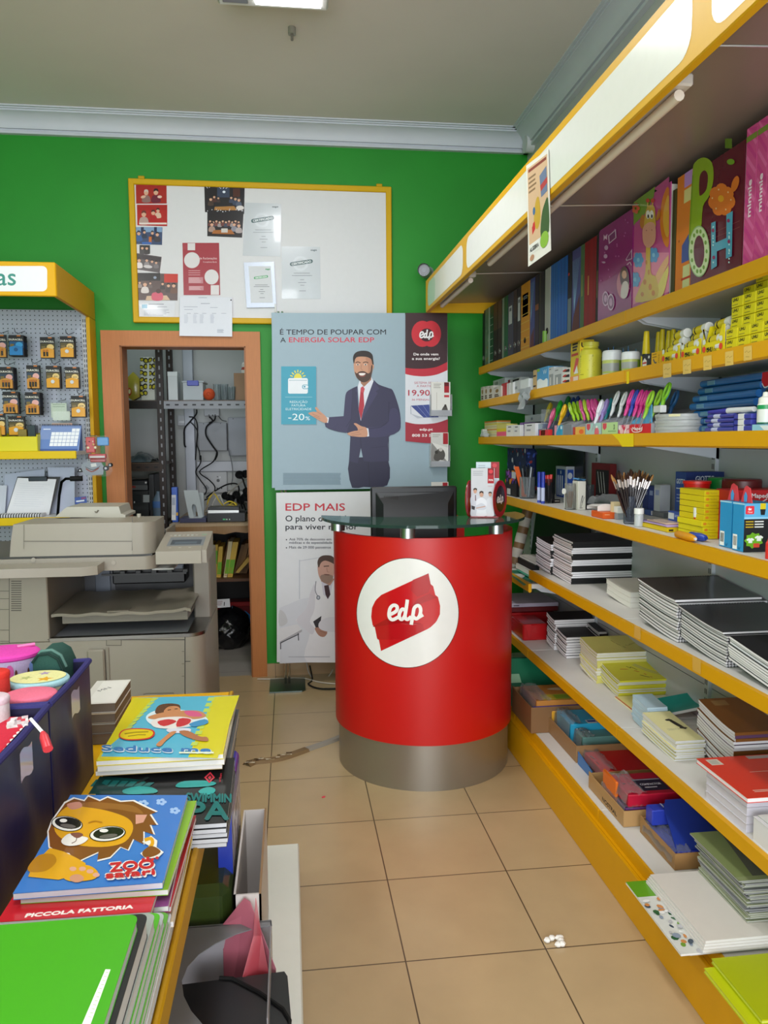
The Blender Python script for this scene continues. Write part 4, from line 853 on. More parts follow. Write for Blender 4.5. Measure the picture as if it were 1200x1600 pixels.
MB().box(mp(520,350).x,mp(620,350).x,YM+.0,YM+.03,.732,z0+.06,'141517',.004).build('stand_neck','plastic',mn);MB().tube([(mp(570,350).x,YM+.04,.7225),(mp(570,350).x,YM+.04,.735)],.1,'141517',24).build('stand_foot','plastic',mn)
# leaflet holder on the glass
HO=Vector((at(757,808,Z=1.117).x,at(757,808,Z=1.117).y,1.1175));zz=math.radians(-16)
Mh=Matrix.Translation(HO) @ Matrix.Rotation(zz,4,'Z');L=lambda x,y,z:Mh @ Vector((x,y,z))
lh=thing('leaflet_holder','red leaflet holder with round logo discs standing on the glass counter top','leaflet holder',HO)
for sx,dg in ((-.064,30),(.066,43)):
 Md=Matrix.Translation(L(sx,0,.08)) @ Matrix.Rotation(-math.radians(dg),4,'Z');G=lambda x,y,z,Md=Md:Md @ Vector((x,y,z))
 D=MB().prism([G(-.002,.062*math.cos(t),.08*math.sin(t)) for t in (2*math.pi*k/40 for k in range(40))],Md.to_3x3() @ Vector((.004,0,0)),'b0202c').build('side_disc','tint',lh)
 for sg in (1,-1) if sx > 0 else ():
  a=Art(lambda x,y,h,sg=sg,G=G:G(sg*(.0022+h),sg*x,-y),.0004);a.el(0,0,.042,.057,'2a0f14',28);logo_edp(a,-.004,.004,.024,'e8d9d4',.26);a.build('disc_logo','glossy',D)
MB().prism([L(-.06,-.03,.001),L(.06,-.03,.001),L(.06,.04,.001),L(-.06,.04,.001)],(0,0,.004),'b0202c').build('holder_base','tint',lh)
def leaflet(y,dx,hgt,c,draw,label):
 P=[L(dx-.05,y,.006),L(dx+.05,y,.006),L(dx+.05,y+.012,hgt),L(dx-.05,y+.012,hgt)]
 a=Art(lambda x,yy,h:L(dx-.05+x,y-h+.012*(1-yy/hgt)-.0003,hgt-yy),.0002);a.prism(P,Mh.to_3x3() @ Vector((0,.006,0)),c);draw(a);solo('leaflet',a,'paper',label,'leaflet','leaflets in the holder')
def l1(a):
 a.rc(.071,0,.098,.065,'ab1f2b');a.rc(.071,0,.098,.03,'8a1620');a.el(.0845,.014,.009,.009,'d33b45',12);a.tx('70%',.0845,.054,.007,'f2e4e4',al='c',w=.02,bold=.0003);a.lines(.008,.012,.055,3,.008,'9a9aa0',.002);a.rc(.072,.075,.092,.078,'c8a8ac')
 for x,y,k,s in ((.018,.098,.9,'cfd0d8'),(.082,.112,.8,'d6d6dc'),(.045,.112,1,'e2e2e8')):
  a.sm([(x-.02*k,y+.07),(x-.022*k,y+.03),(x,y+.014),(x+.022*k,y+.03),(x+.02*k,y+.07),(x+.02*k,.205),(x-.02*k,.205)],s);a.el(x,y,.0085*k,.012*k,'c69a84',14);a.pg([(x-.009*k,y-.002),(x-.008*k,y-.012*k),(x,y-.015*k),(x+.008*k,y-.012*k),(x+.009*k,y-.002),(x,y-.008*k)],'3a2a22')
 a.pg([(.018,.115),(.021,.115),(.022,.14),(.018,.14)],'6a3038');a.sm([(.02,.165),(.045,.15),(.066,.165),(.06,.178),(.03,.178)],'cccdd6');a.ln([(.022,.172),(.062,.164)],.004,'c69a84');a.pg([(.002,.16),(.018,.165),(.016,.18),(.003,.176)],'3a3438')
def l2(a):a.rc(.0,0,.1,.2,'c5d3dc');a.rc(.064,0,.1,.07,'9a3038');a.el(.08,.015,.01,.009,'c94850',12);a.lines(.01,.014,.045,2,.009,'8a8f98',.002)
leaflet(.012,.012,.238,'bcc4ca',l2,'pale blue leaflet behind the front leaflet in the red holder')
leaflet(-.02,-.008,.212,'c9c9cf',l1,'white leaflet with three medics in front of the red holder')
# red chair behind the counter
chx,chy=at(716,820,Y=3.95).x-.1,3.95
chr_=thing('office_chair','red chair behind the counter, its rounded back showing right of the monitor','chair',(chx,chy,0))
zc=at(716,800,Y=3.95).z
MB().prism([(chx-.17,chy+.16,.62)]+[(chx+.17*math.sin(t),chy+.16,zc-.09+.09*math.cos(t)) for t in (math.pi*(k/14-.5) for k in range(15))]+[(chx+.17,chy+.16,.62)],(0,.035,0),'c01a16').build('backrest','plastic',chr_)
MB().box(chx-.19,chx+.19,chy-.24,chy+.2,.44,.48,'c01a16',.012).build('seat','plastic',chr_)
for dx,dy in ((-.16,-.2),(.16,-.2),(-.16,.17),(.16,.17)):MB().tube([(chx+dx,chy+dy,0),(chx+dx,chy+dy,.62 if dy > 0 else .44)],.012,'2a2a2c',8).build('leg','metal',chr_)

# floor: conduit, cables, scraps
fl=lambda x,y,z=0:at(380+x/6.1556,1000+y/6.1538,Z=z)
P=[(at(385,1197,Z=0)),fl(105,1180),fl(250,1165),fl(380,1140),fl(500,1100),fl(610,1060)];P2=[fl(600,1064),fl(760,1010),fl(905,955),fl(960,930)]
t=thing('cable_cover','taped grey cable strip running across the floor tiles to the counter','cable cover',fl(600,1064))
def ribbon(P,w,c,h=.012):
 L0,L1=[],[]
 for i,p in enumerate(P):d=(P[min(i+1,len(P)-1)]-P[max(i-1,0)]).normalized();n=Vector((-d.y,d.x,0));L0.append(p+n*w);L1.append(p-n*w)
 mb=MB();Z=Vector((0,0,h));mb.strip([L0,[p*.82+q*.18+Z for p,q in zip(L0,L1)],[p*.18+q*.82+Z for p,q in zip(L0,L1)],L1],c);return mb
ribbon([Vector(p) for p in spline([tuple(p) for p in P],4,False)],.024,'7d6444').build('brown_tape','paper',t)
ribbon(P2,.02,'948c80').build('grey_channel','plastic',t)
mb=MB()
for k in range(26):
 u=random.random()*.72;q=P[0].lerp(P[-1],u);i=min(int(u*5),4);q=P[i].lerp(P[i+1],u*5-i);dx,dy=random.uniform(-.02,.02),random.uniform(-.016,.016);w=random.uniform(.004,.014)
 mb.box(q.x+dx-w,q.x+dx+w,q.y+dy-.003,q.y+dy+.003,.011,.0135,random.choice(('4a3620','a08a68','5f4728','d8ccb4')))
mb.build('torn_tape','paper',t)
c=[at(x,y,Z=.006) for x,y in ((402,1061),(425,1061),(446,1060),(475,1060),(500,1066),(530,1069))]
solo('white_cable',MB().tube([Vector(p) for p in spline([tuple(p) for p in c],5,False)],.004,'c9c4b8',6),'plastic','thin white cable on the floor under the poster stand','cable')
yk=4.62;c=[(484,1040),(488,1062),(482,1075),(500,1082),(535,1082)];c=[at(x,y,Y=4.58) if i < 2 else at(x,y-6,Z=.008) for i,(x,y) in enumerate(c)]
solo('black_cable',MB().tube([Vector(p) for p in spline([tuple(p) for p in c],6,False)],.005,'1a1a1a',6),'rubber','black cable curling on the floor beside the counter','cable')
c=[at(x,y,Y=4.66) for x,y in ((479,1036),(483,1052),(492,1062),(504,1063),(514,1056),(520,1046))]
solo('looped_cable',MB().tube([Vector(p) for p in spline([tuple(p) for p in c],6,False)],.004,'b5b0a6',6),'plastic','pale cable loop hanging under the lower poster by the wall','cable')
p=at(867,1474,Z=0);mb=MB()
for k in range(7):mb.ball(p+Vector((random.uniform(-.022,.022),random.uniform(-.016,.016),.008)),.011,.009,.008,'e9e6df',6,4)
solo('crumpled_paper',mb,'paper','small scrap of crumpled white paper on the aisle floor','paper scrap')
p=at(505,1246,Z=0);solo('red_scrap',MB().box(p.x-.006,p.x+.006,p.y-.004,p.y+.005,0,.002,'d23a4a').box(p.x-.001,p.x+.009,p.y+.002,p.y+.007,0,.003,'d23a4a'),'plastic','tiny red scrap on the floor tile before the counter','scrap')

# ================================================================ store room seen through the doorway
YR,YRB,YW=5.4,5.85,6.05
A3=lambda x,y,Y:at(180+x/5.4545,530+y/5.4545,Y=Y)
A4=lambda x,y,Y:at(180+x/5.16,700+y/5.16,Y=Y)
DK='2c211c'
rk=thing('storage_rack','dark slotted angle iron storage rack inside the store room','rack',(-.9,5.6,0))
zr1=A3(300,520,YR).z;zr2=A4(300,118,YR).z;xp=A3(375,300,YR).x;xp2=A3(462,300,YRB).x
def post(x,y):
 mb=MB().box(x-.022,x+.022,y-.002,y,0,2.6,DK).box(x+.02,x+.022,y,y+.04,0,2.6,DK)
 for k in range(40):mb.box(x-.004,x+.006,y-.0028,y-.0021,.2+k*.058,.225+k*.058,'8e8f94')
 mb.build('post','paint',rk)
post(xp,YR);post(xp2,YRB);post(-1.8,YR);post(.32,YR);post(.32,YRB)
def rshelf(x0,x1,z,c='4a382c',lip='5d5f66'):
 d=MB().box(x0,x1,YR,YRB,z-.018,z,c).build('shelf','wood',rk);mb=MB().box(x0,x1,YR-.004,YR-.0005,z-.058,z-.006,lip)
 for k in range(int((x1-x0)/.058)):mb.box(x0+.015+k*.058,x0+.04+k*.058,YR-.0048,YR-.0041,z-.036,z-.026,'17171a')
 mb.build('shelf_beam','paint',d)
rshelf(-1.8,xp-.022,zr1,lip='231b18');rshelf(xp+.024,.25,zr1,'5a4434','9a9ca4');rshelf(-1.8,xp2,zr2,'55412f','3a2d25')
zr0=zr2-.42;rshelf(-1.8,xp-.022,zr0,lip='231b18')
# things on the top shelf
def T3(x,Y=5.5):return A3(x,500,Y).x
p=[A3(x,y,5.45) for x,y in ((90,340),(152,278),(205,335),(208,490),(150,532),(100,490))]
bx=MB();c=sum(p,Vector())/6;w_=.05;z0=zr1+.001;p=[Vector((q.x,q.y,max(q.z,z0))) for q in p]
bx.add(p+[q+Vector((0,.07,0)) for q in p]+[c+Vector((0,-.035,0)),c+Vector((0,.1,0))],[[i,(i+1) % 6,12] for i in range(6)]+[[i+6,(i+1) % 6+6,13] for i in range(6)]+[[i,(i+1) % 6,(i+1) % 6+6,i+6] for i in range(6)],'a89a3c')
t=thing('snack_bag','olive yellow foil bag with red round mark on the top rack shelf','bag',(c.x,5.48,zr1));bx.build('bag','glossy',t)
a=Art(lambda x,y,h:A3(x,y,5.412)+Vector((0,-h,0)),.0005);a.el(120,448,19,34,'b0392c',14);a.el(122,446,10,20,'d8cfa0',12);a.build('bag_print','glossy',t)
q0,q1=A3(210,152,5.47),A3(345,495,5.47)
t=thing('gift_box','tall white gift box with black and yellow blotch pattern on the top rack shelf','box',((q0.x+q1.x)/2,5.53,zr1))
MB().box(q0.x,q1.x-.004,5.47,5.6,zr1+.001,q0.z,'d9d9d0',.003).build('box','paper',t)
a=Art(lambda x,y,h:A3(x,y,5.469)+Vector((0,-h,0)),.00012,clip=(212,156,340,494))
for k in range(22):
 x,y=220+(k % 4)*38+random.uniform(-6,6),175+(k//4)*58+random.uniform(-8,8);rx,ry=random.uniform(17,24),random.uniform(20,28);r=random.random()*3
 a.el(x,y,rx,ry,'1b1a14',12,r);a.el(x+2,y+2,rx*.6,ry*.62,'c3b425',10,r)
a.rc(274,205,290,440,'d8ddd6');a.build('box_print','paper',t)
q0,q1,q2=A3(445,278,5.46),A3(535,495,5.46),A3(572,480,5.58)
t=thing('white_box','plain white upright box on the rack shelf right of the post','box',((q0.x+q1.x)/2,5.5,zr1));MB().box(q0.x,q1.x,5.46,5.6,zr1+.001,q0.z,'d3d8da',.003).build('box','card',t);MB().box(q0.x-.001,q1.x+.001,5.459,5.601,q0.z-.03,q0.z+.001,'dde2e4',.002).build('lid','card',t)
q0,q1=A3(568,362,5.46),A3(750,500,5.46)
t=thing('storage_tub','clear plastic storage tub with blue clip handle on the rack shelf','tub',((q0.x+q1.x)/2,5.5,zr1))
mb=MB();X0,X1,Z1=q0.x+.006,q1.x,q0.z-.006
for a_ in ((X0,X1,5.46,5.464),(X0,X1,5.66,5.664),(X0,X0+.004,5.464,5.66),(X1-.004,X1,5.464,5.66)):mb.box(*a_,zr1+.002,Z1,'d5dde2')
mb.box(X0,X1,5.46,5.664,zr1+.001,zr1+.004,'d5dde2');mb.build('tub','frost',t);MB().box(X0-.006,X1+.012,5.45,5.675,Z1,Z1+.012,'cfd8dc',.003).build('lid','frost',t);c0,c1=A3(612,360,5.45),A3(712,392,5.45);MB().box(c0.x,c1.x,5.442,5.458,c1.z-.004,c0.z+.006,'2c3fb4',.003).build('clip_handle','plastic',t)
mb=MB();[mb.ball((X0+.03+k*.028,5.52+.03*(k % 2),zr1+.035),.022,.022,.026,('c9cdd0','b8c4cc')[k % 2],10,6) for k in range(4)];mb.build('contents','plastic',t)
q=A3(800,464,5.45);r=.0335
t=thing('orange_ball','small orange ball on the rack shelf between clear tub and glasses','ball',(q.x,5.45,zr1));MB().ball((q.x,5.45,zr1+.0425),.041,.041,.0415,'d0532c',20,12).build('ball','rubber',t);m=Art(lambda x,y,h:Vector((q.x+x,5.41-h,zr1+.0425+y)));m.ln([(.012*math.cos(k),.012*math.sin(k)) for k in (0,1,2,3,4,5)],.003,'8f2f18');m.build('mark','rubber',t)
for i,x in enumerate((872,903,932,968,992)):
 q=A3(x,500,5.46+.03*(i % 2));h=A3(x,385+(20 if i > 2 else 0),5.46).z-zr1
 solo('drinking_glass',MB().lathe((q.x,5.46+.07*(i % 2),zr1+.001),[(0,0),(.022,0),(.028,h),(.026,h),(.02,.006),(0,.006)],'cdd6da',14),'clear','clear glass tumbler in the row between orange ball and carton','glass','tumblers on the rack shelf')
q0,q1=A3(1010,288,5.48),A3(1200,500,5.48)
t=thing('carton','brown cardboard carton at the right end of the rack shelf','carton',((q0.x+q1.x)/2,5.55,zr1));MB().box(q0.x,q1.x,5.48,5.7,zr1+.001,q0.z,'9a7350',.002).build('box','card',t);MB().box(q0.x,q1.x,5.57,5.61,q0.z+.0002,q0.z+.001,'c0a070').build('tape','glossy',t)
q=A3(1098,240,5.6);solo('figurine',MB().lathe((q.x,5.6,A3(1100,288,5.48).z+.001),[(0,0),(.02,.0),(.022,.03),(.014,.05),(.018,.065),(.013,.08),(0,.088)],'d8cfc8',12,cols=['d8d2cc','d8d2cc','b05048','d8d2cc','d8cfc8','d8cfc8']),'glossy','tiny pale figurine standing on the brown carton by the casing','figurine')
# mid shelf: crumpled plastic; lower: printers and binders
q=A4(180,70,5.5);rows=[]
random.seed(3)
for j in range(8):
 rows.append([Vector((A4(90+210*i/11,60,5.5).x,5.42+.05*j,zr2+.004+.05*math.sin(math.pi*i/11)*math.sin(math.pi*j/7)+random.uniform(0,.022)*(0 < j < 7))) for i in range(12)])
solo('plastic_bag',MB().strip(rows,'4a565c'),'glossy','crumpled dark and clear plastic bag on the middle rack shelf','bag')
def bx4(name,x0,y0,x1,y1,Y,D,c,label,cat,fn='plastic',bot=None,b=.004,g=None,parts=()):
 q0,q1=A4(x0,y0,Y),A4(x1,y1,Y);zb_=bot if bot is not None else q1.z;t=thing(name,label,cat,((q0.x+q1.x)/2,Y+D/2,zb_),g)
 MB().box(q0.x,q1.x,Y,Y+D,zb_+.001,q0.z,c,b).build('body',fn,t)
 for nm,f,ps in parts:
  a=Art(lambda x,y,h:A4(x,y,Y-.0004)+Vector((0,-h,0)),.0008);[a.rc(*p) for p in ps];a.build(nm,f,t)
 return t
bx4('printer',98,345,275,520,5.42,.35,'1d1e20','black printer on the low rack shelf behind the door casing','printer',bot=zr0,parts=(('front_panel','glossy',((225,378,276,438,'9aa0a2'),(120,375,210,440,'2c2d30'),(150,430,160,445,'b9bcc0'),(105,470,270,500,'3a3b3e'))),))
zq=A4(200,345,5.42).z
t=bx4('scanner',98,262,262,342,5.43,.32,'25262a','grey topped black scanner stacked on the printer','scanner',bot=zq+.001,parts=(('front_panel','glossy',((100,300,262,338,'5a5b5e'),(130,305,165,322,'8a3030'),(240,272,255,286,'d0d0d0'))),))
rows=[[Vector((A4(95+150*i/7,250,5.45).x,5.44+.04*j,A4(100,262,5.43).z+.003+.012*random.random())) for i in range(8)] for j in range(5)]
solo('loose_papers',MB().strip(rows,'b9b3ac'),'paper','loose curled papers lying on the scanner','papers')
bx4('box_file',268,210,325,530,5.44,.3,'1c1c1e','tall black box file beside the printer','box file',bot=zr0,parts=(('spine','plastic',((272,240,300,500,'101012'),)),))
q=A4(357,590,5.44);t=thing('water_bottle','clear water bottle with blue label beside the rack post','bottle',(q.x,5.44,zr0));h=A4(357,350,5.44).z-zr0
MB().lathe((q.x,5.44,zr0+.001),[(0,0),(.04,0),(.042,.02),(.04,h*.45),(.042,h*.6),(.04,h*.75),(.016,h*.93),(.014,h)],'7f97ad',16).build('bottle','frost',t);MB().lathe((q.x,5.44,zr0+h*.5),[(.043,0),(.043,h*.2)],'4a6fa8',16).build('label','paper',t)
bx4('blue_tray',320,598,382,634,5.42,.2,'2b3fa0','small blue plastic tray at the foot of the rack post','tray',bot=A4(350,634,5.42).z)
# wooden desk
dz=A4(700,612,5.12).z;dx0=A4(437,620,5.12).x
dk=thing('wooden_desk','rough edged wooden worktop on dark shelves inside the store room','desk',(-.35,5.4,0))
yd=5.12;n_=14;top=[(dx0+(.2-dx0)*i/n_,yd+.008*math.sin(i*1.7)) for i in range(n_+1)]
mb=MB().prism([(x,y,dz-.018) for x,y in top]+[(.2,6.0,dz-.018),(dx0,6.0,dz-.018)],(0,0,.018),'a58c6c');mb.build('worktop','wood',dk)
rows=[[Vector((x,y-.002+(.014*math.sin(i*2.1)*(j > 0)),dz-.018-(.075-.05*(i/n_)**.6*(1))*j/2-.004*math.sin(i*3)*j)) for i,(x,y) in enumerate(top)] for j in range(3)]
MB().strip(rows,'8a6844').build('raw_edge','wood',dk)
zl1=A4(900,1045,5.35).z;zl0=.12
for x in (dx0+.02,.165):MB().box(x,x+.03,5.2,5.95,0,dz-.019,'2a211c').build('side_panel','wood',dk)
MB().box(dx0+.05,.2,5.3,5.95,zl1-.02,zl1,'5a3a26').build('lower_shelf','wood',dk)
bk=MB().box(dx0+.05,.2,5.93,5.95,0,dz-.02,'1d1715').build('back_board','wood',dk)
# on the desk
def dbox(name,x0,y0,x1,y1,Y,D,c,label,cat,fn='plastic',parts=(),b=.003,bot=None):return bx4(name,x0,y0,x1,y1,Y,D,c,label,cat,fn,dz if bot is None else bot,b,None,parts)
dbox('spray_carton',452,318,508,585,5.25,.06,'2c58b8','tall blue and white carton on the desk next to the rack post','carton',parts=(('label','paper',((454,378,490,582,'c9cdd4'),(456,540,486,580,'e6e6e4'),(492,520,507,545,'d8a83a'),(458,400,484,460,'9fa8bc'))),))
t=dbox('folder',520,570,735,602,5.2,.2,'2a2c4e','flat navy folder lying under the metal bookends on the desk','folder',b=.002)
fz_=A4(600,570,5.2).z
def bookend(x0,y0,x1,y1,Y,lean,label):
 q0,q1=A4(x0,y0,Y),A4(x1,y1,Y);w,z1=(q1.x-q0.x),q0.z;zb0=fz_+.001;cx=q0.x;t=thing('bookend',label,'bookend',(cx+w/2,Y,zb0),'metal bookends on the desk')
 h=z1-zb0;P=[(0,0),(w*.34,0)]+[(w*.34,h*.16),(w*.34,h*.32)]+[(w*.5-w*.16*math.cos(math.pi*k/8),h*.36+h*.12*math.sin(math.pi*k/8)) for k in range(9)]+[(w*.66,h*.32),(w*.66,0),(w,0),(w,h),(0,h)]
 MB().prism([(cx+a_-lean*b_/h,Y,zb0+b_) for a_,b_ in P],(0,.002,0),'aab2b4').build('plate','paint',t);MB().box(cx+w*.1,cx+w*.95,Y-.06,Y,zb0,zb0+.0015,'c0c4c6').build('foot','paint',t)
bookend(588,340,710,562,5.28,.03,'front grey steel bookend with arched cutout, leaning on the desk');bookend(610,360,718,580,5.34,.0,'rear grey steel bookend standing upright behind the leaning one')
t=dbox('router',738,528,1050,585,5.2,.18,'161618','flat black network router with green lights on the desk','router',parts=(('status_lights','glossy',tuple((x,571,x+9,580,'58e08a') for x in (868,880))+((896,571,904,580,'cfe8d8'),(918,571,926,580,'cfe8d8'))),))
t=dbox('network_switch',748,478,1000,526,5.24,.12,'1c1c1e','black box with silver front stripe stacked on the router','switch',bot=A4(800,527,5.2).z+.002,parts=(('silver_stripe','metal',((748,502,996,526,'c3c3c0'),)),))
# wall services
def wbox(name,a_,b_,D,c,label,cat,fn='paint',f=A3,parts=()):
 Y=YW-D;q0,q1=f(*a_,Y),f(*b_,Y);t=thing(name,label,cat,((q0.x+q1.x)/2,YW,q1.z));MB().box(q0.x,q1.x,Y,YW-.001,q1.z,q0.z,c,.004).build('housing',fn,t)
 for nm,ps in parts:m=Art(lambda x,y,h:f(x,y,Y-.0004)+Vector((0,-h,0)),.0006);[m.el(*p) for p in ps];m.build(nm,'plastic',t)
 return t
wbox('fuse_box',(705,712),(955,950),.08,'9b9ea3','grey metal fuse box left of the larger one on the store wall','fuse box',parts=(('screws',[(753,720,5,5,'3a3a3c',8),(898,718,5,5,'3a3a3c',8)]),))
wbox('fuse_box',(960,668),(1160,992),.1,'a0a4ac','larger grey metal fuse box beside the door casing on the store wall','fuse box',parts=(('screws',[(1005,678,5,5,'3a3a3c',8)]),))
wbox('junction_box',(755,588),(888,655),.05,'bdbfc4','small white junction box under the rack shelf with cables below','junction box',parts=(('cable_glands',[(800,650,8,8,'17171a',8),(830,650,8,8,'17171a',8),(852,648,8,8,'17171a',8)]),))
wbox('thermostat',(528,648),(622,738),.02,'c3c5ca','square white wall plate with curved line beside the trunking','wall plate',parts=(('dial',[(575,705,34,8,'e2e4e8',14)]),))
a0,a1=A3(570,75,6.0),A4(640,345,6.0);solo('cable_trunking',MB().box(a0.x,A3(655,75,6.0).x,6.0,YW-.001,a1.z,2.7,'b9bec9',.004),'plastic','vertical white cable trunking on the store room wall','trunking')
a0,a1=A4(645,108,6.0),A4(1200,185,6.0);solo('cable_trunking',MB().box(a0.x+.012,a1.x,6.0,YW-.001,a1.z,a0.z,'b5b8c0',.004),'plastic','horizontal white cable trunking below the fuse boxes','trunking')
t=wbox('socket_panel',(668,192),(905,360),.03,'bfc0c2','white socket panel with black round outlet under the trunking','socket panel',f=A4,parts=(('outlets',[(830,262,13,13,'141416',14),(825,232,6,5,'3a3a3c',8),(845,236,5,9,'e8e8ea',8),(822,325,6,6,'141416',8),(858,325,6,6,'141416',8),(725,240,30,28,'a9abb0',4),(735,320,26,26,'8f9196',4)]),))
def cable(pts,r,c,label,f=A3,Y=5.9,name='cable',g='cables on the store room wall'):solo(name,MB().tube([Vector(p) for p in spline([tuple(f(x,y,Y-.01*(i % 2))) for i,(x,y) in enumerate(pts)],5,False)],r,c,6),'rubber',label,'cable',g)
cable([(695,600),(690,640),(640,700),(592,760),(588,840),(590,900),(600,918)],.006,'17171a','black cable curving down over the trunking with white tip',Y=5.97)
cable([(630,662),(675,670),(698,720),(700,800),(690,940),(684,1030)],.005,'1a1a1c','black cable running down left of the smaller fuse box',Y=5.97)
cable([(640,706),(680,745),(702,800),(698,900),(718,960),(722,1030)],.004,'1a1a1c','thin black cable beside the left edge of the small fuse box',Y=5.96)
cable([(802,660),(830,700),(780,745),(775,820),(830,910),(870,970),(850,1030)],.006,'131315','black cable from the junction box snaking across the small fuse box',Y=5.93)
cable([(855,655),(845,690),(800,715)],.006,'131315','short black cable loop under the junction box',Y=5.94)
cable([(880,655),(910,690),(950,700)],.003,'2a2a2c','thin dark wire from the junction box to the large fuse box',Y=5.95)
cable([(690,60),(688,120),(650,190),(680,250),(735,330),(720,380)],.005,'17171a','black cable crossing the horizontal trunking at its left end',f=A4,Y=5.93)
cable([(820,30),(790,110),(680,190),(760,260),(805,320),(775,390),(720,420)],.005,'141416','black cable looping in front of the socket panel',f=A4,Y=5.9)
cable([(910,0),(940,120),(948,230),(935,300)],.004,'77797e','grey cable hanging right of the socket panel',f=A4,Y=5.9)
cable([(735,400),(800,350),(900,295),(980,290),(998,340),(980,380)],.006,'131315','thick black cable arching over the plugs',f=A4,Y=5.85)
cable([(1075,235),(1000,290),(940,340),(905,370)],.006,'9a968e','pale cable slanting down from the door casing',f=A4,Y=5.8)
cable([(740,460),(760,400),(800,370),(840,430),(885,470),(960,440),(990,475)],.005,'c9b13a','yellow network cable looping behind the router',f=A4,Y=5.5)
cable([(880,450),(920,430),(960,445),(975,470),(940,462),(890,472)],.005,'d0b53c','yellow network cable coil on top of the switch',f=A4,Y=5.38)
cable([(780,470),(800,420),(840,380),(860,420),(880,468)],.005,'b9b7b0','white network cable looping behind the router',f=A4,Y=5.52)
cable([(700,540),(740,480),(760,420),(800,350)],.005,'a89a80','beige cable rising behind the bookends',f=A4,Y=5.5)
random.seed(11)
for i,(x,y) in enumerate(((930,410),(975,378),(1010,420),(1045,395),(1060,350),(890,385),(1000,215),(1050,210))):
 q=A4(x,y,5.85);t=thing('mains_plug','black mains plug in the tangle above the router','plug',q,'plugs above the router');MB().tube([q,q+Vector((.012,-.05,-.012))],[.032,.018],'121214',12).build('plug_body','rubber',t);MB().tube([q+Vector((.012,-.05,-.012)),q+Vector((.03,-.08,-.03)),q+Vector((.05,-.06,-.1))],.006,'121214',6).build('cord','rubber',t)
MB_=MB().box(A4(905,300,5.93).x,A4(1180,300,5.93).x,5.88,YW-.002,A4(900,440,5.93).z,A4(900,345,5.93).z,'bcbab4',.006);solo('power_strip',MB_,'plastic','white power strip on the wall holding the black plugs','power strip')
# yellow and green magazine files on the lower shelf
for i,(xb0,xb1,yt0,xt,yb,tilt) in enumerate(((753,790,782,0,1005,0),(790,812,780,22,1008,.03),(815,850,795,25,1010,.04),(873,905,755,48,1035,.06),(900,945,760,55,1040,.07))):
 q0,q1=A4(xb0,yb,5.36),A4(xb1,yb,5.36);h=A4(xb0,yt0,5.36).z-zl1;lean=A4(xb0+xt,yb,5.36).x-q0.x;w=max(q1.x-q0.x,.02)
 t=thing('file_box',['yellow card file with green panel, leftmost in the row under the desk','yellow card file leaning beside the leftmost green one','narrow yellow card file with short green panel, third from left','pale edged yellow file leaning before the widest green panel','yellow card file with the widest green panel, leaning right'][i],'file',(q0.x+w/2,5.4,zl1),'card files under the desk')
 P=[(q0.x,zl1+.001),(q0.x+w,zl1+.001),(q0.x+w+lean,zl1+h),(q0.x+lean,zl1+h)]
 MB().prism([(x,5.36,z) for x,z in P],(0,.24,0),('d0a93c','cda53a','d6ae42','d9c9a0','d6ae42')[i]).build('file_body','card',t)
 a=Art(lambda u,v,hh:Vector((P[0][0]+w*u+lean*v,5.3595-hh,zl1+h*v)),.0005);a.rc(.1,.42 if i < 2 else .1,1,.82 if i < 2 else .5,'6fae2a');a.lines(.15,.05,.8,5,.05,'a8822a',.015);a.build('green_panel','card',t)
for i,(x0,yt,x1) in enumerate(((848,740,895),(955,780,985),(985,770,1020),(1020,790,1062))):
 q0,q1=A4(x0,1020,5.5),A4(x1,1020,5.5);h=A4(x0,yt,5.5).z-zl1;lean=.06
 solo('document_file',MB().prism([(x,5.5,z) for x,z in ((q0.x,zl1+.001),(q1.x,zl1+.001),(q1.x+lean,zl1+h),(q0.x+lean,zl1+h))],(0,.24,0),('8a6230','7d5a2e','8c6636','7a5628')[i]),'card',['brown card file leaning behind the narrow yellow file','brown card file leaning right of the widest green panel','brown card file, middle of the three at the right end','brown card file at the right end under the desk'][i],'file','card files under the desk')
q0,q1=A4(968,1000,5.4),A4(1085,890,5.4);solo('envelope',MB().prism([A4(x,y,5.4) for x,y in ((970,1003),(995,1008),(1085,910),(1070,880))],(0,.1,0),'c9a24a'),'card','yellow padded envelope lying slanted at the right under the desk','envelope')
# red crate, papers and rubbish bag on the floor
q0,q1=A4(760,1252,5.75),A4(1120,1330,5.75);t=thing('red_crate','low red plastic crate behind the rubbish bag','crate',((q0.x+q1.x)/2,5.8,0));MB().box(q0.x,q1.x,5.75,5.9,.0,q0.z,'8a1518',.006).build('crate','plastic',t);MB().box(q0.x,q1.x,5.742,5.75,q0.z-.03,q0.z+.004,'b01c20',.003).build('rim','plastic',t)
q=A4(925,1570,5.5);cx,cy=q.x,5.52;rx=(A4(1095,1450,5.5).x-A4(765,1450,5.5).x)/2;H_=A4(925,1290,5.5).z
mb=MB();rows=[];N=48
for j in range(18):
 f=j/17;r=(math.sin(math.pi*min(1,f*.62+.24))**.75)*(1 if f < .85 else max(.12,(1-f)/.15)**.5);row=[]
 for k in range(N):
  an=2*math.pi*k/N;wv=1+.035*math.sin(an*7+j)+.03*math.sin(an*13-j*1.7)+.02*math.sin(an*23+j*2.2);row.append(Vector((cx+rx*r*wv*math.cos(an),cy+.2*r*wv*math.sin(an),.003+H_*f*(1+.03*math.sin(an*3)*f))))
 rows.append(row)
mb.strip(rows,'141416',True);t=thing('rubbish_bag','full black rubbish bag on the store room floor','bag',(cx,cy,0));mb.build('bag','glossy',t);rr_=[[p+Vector((0,0,.0)) for p in rows[15]],[p*1.0+Vector((0,0,.012)) for p in rows[16]]]
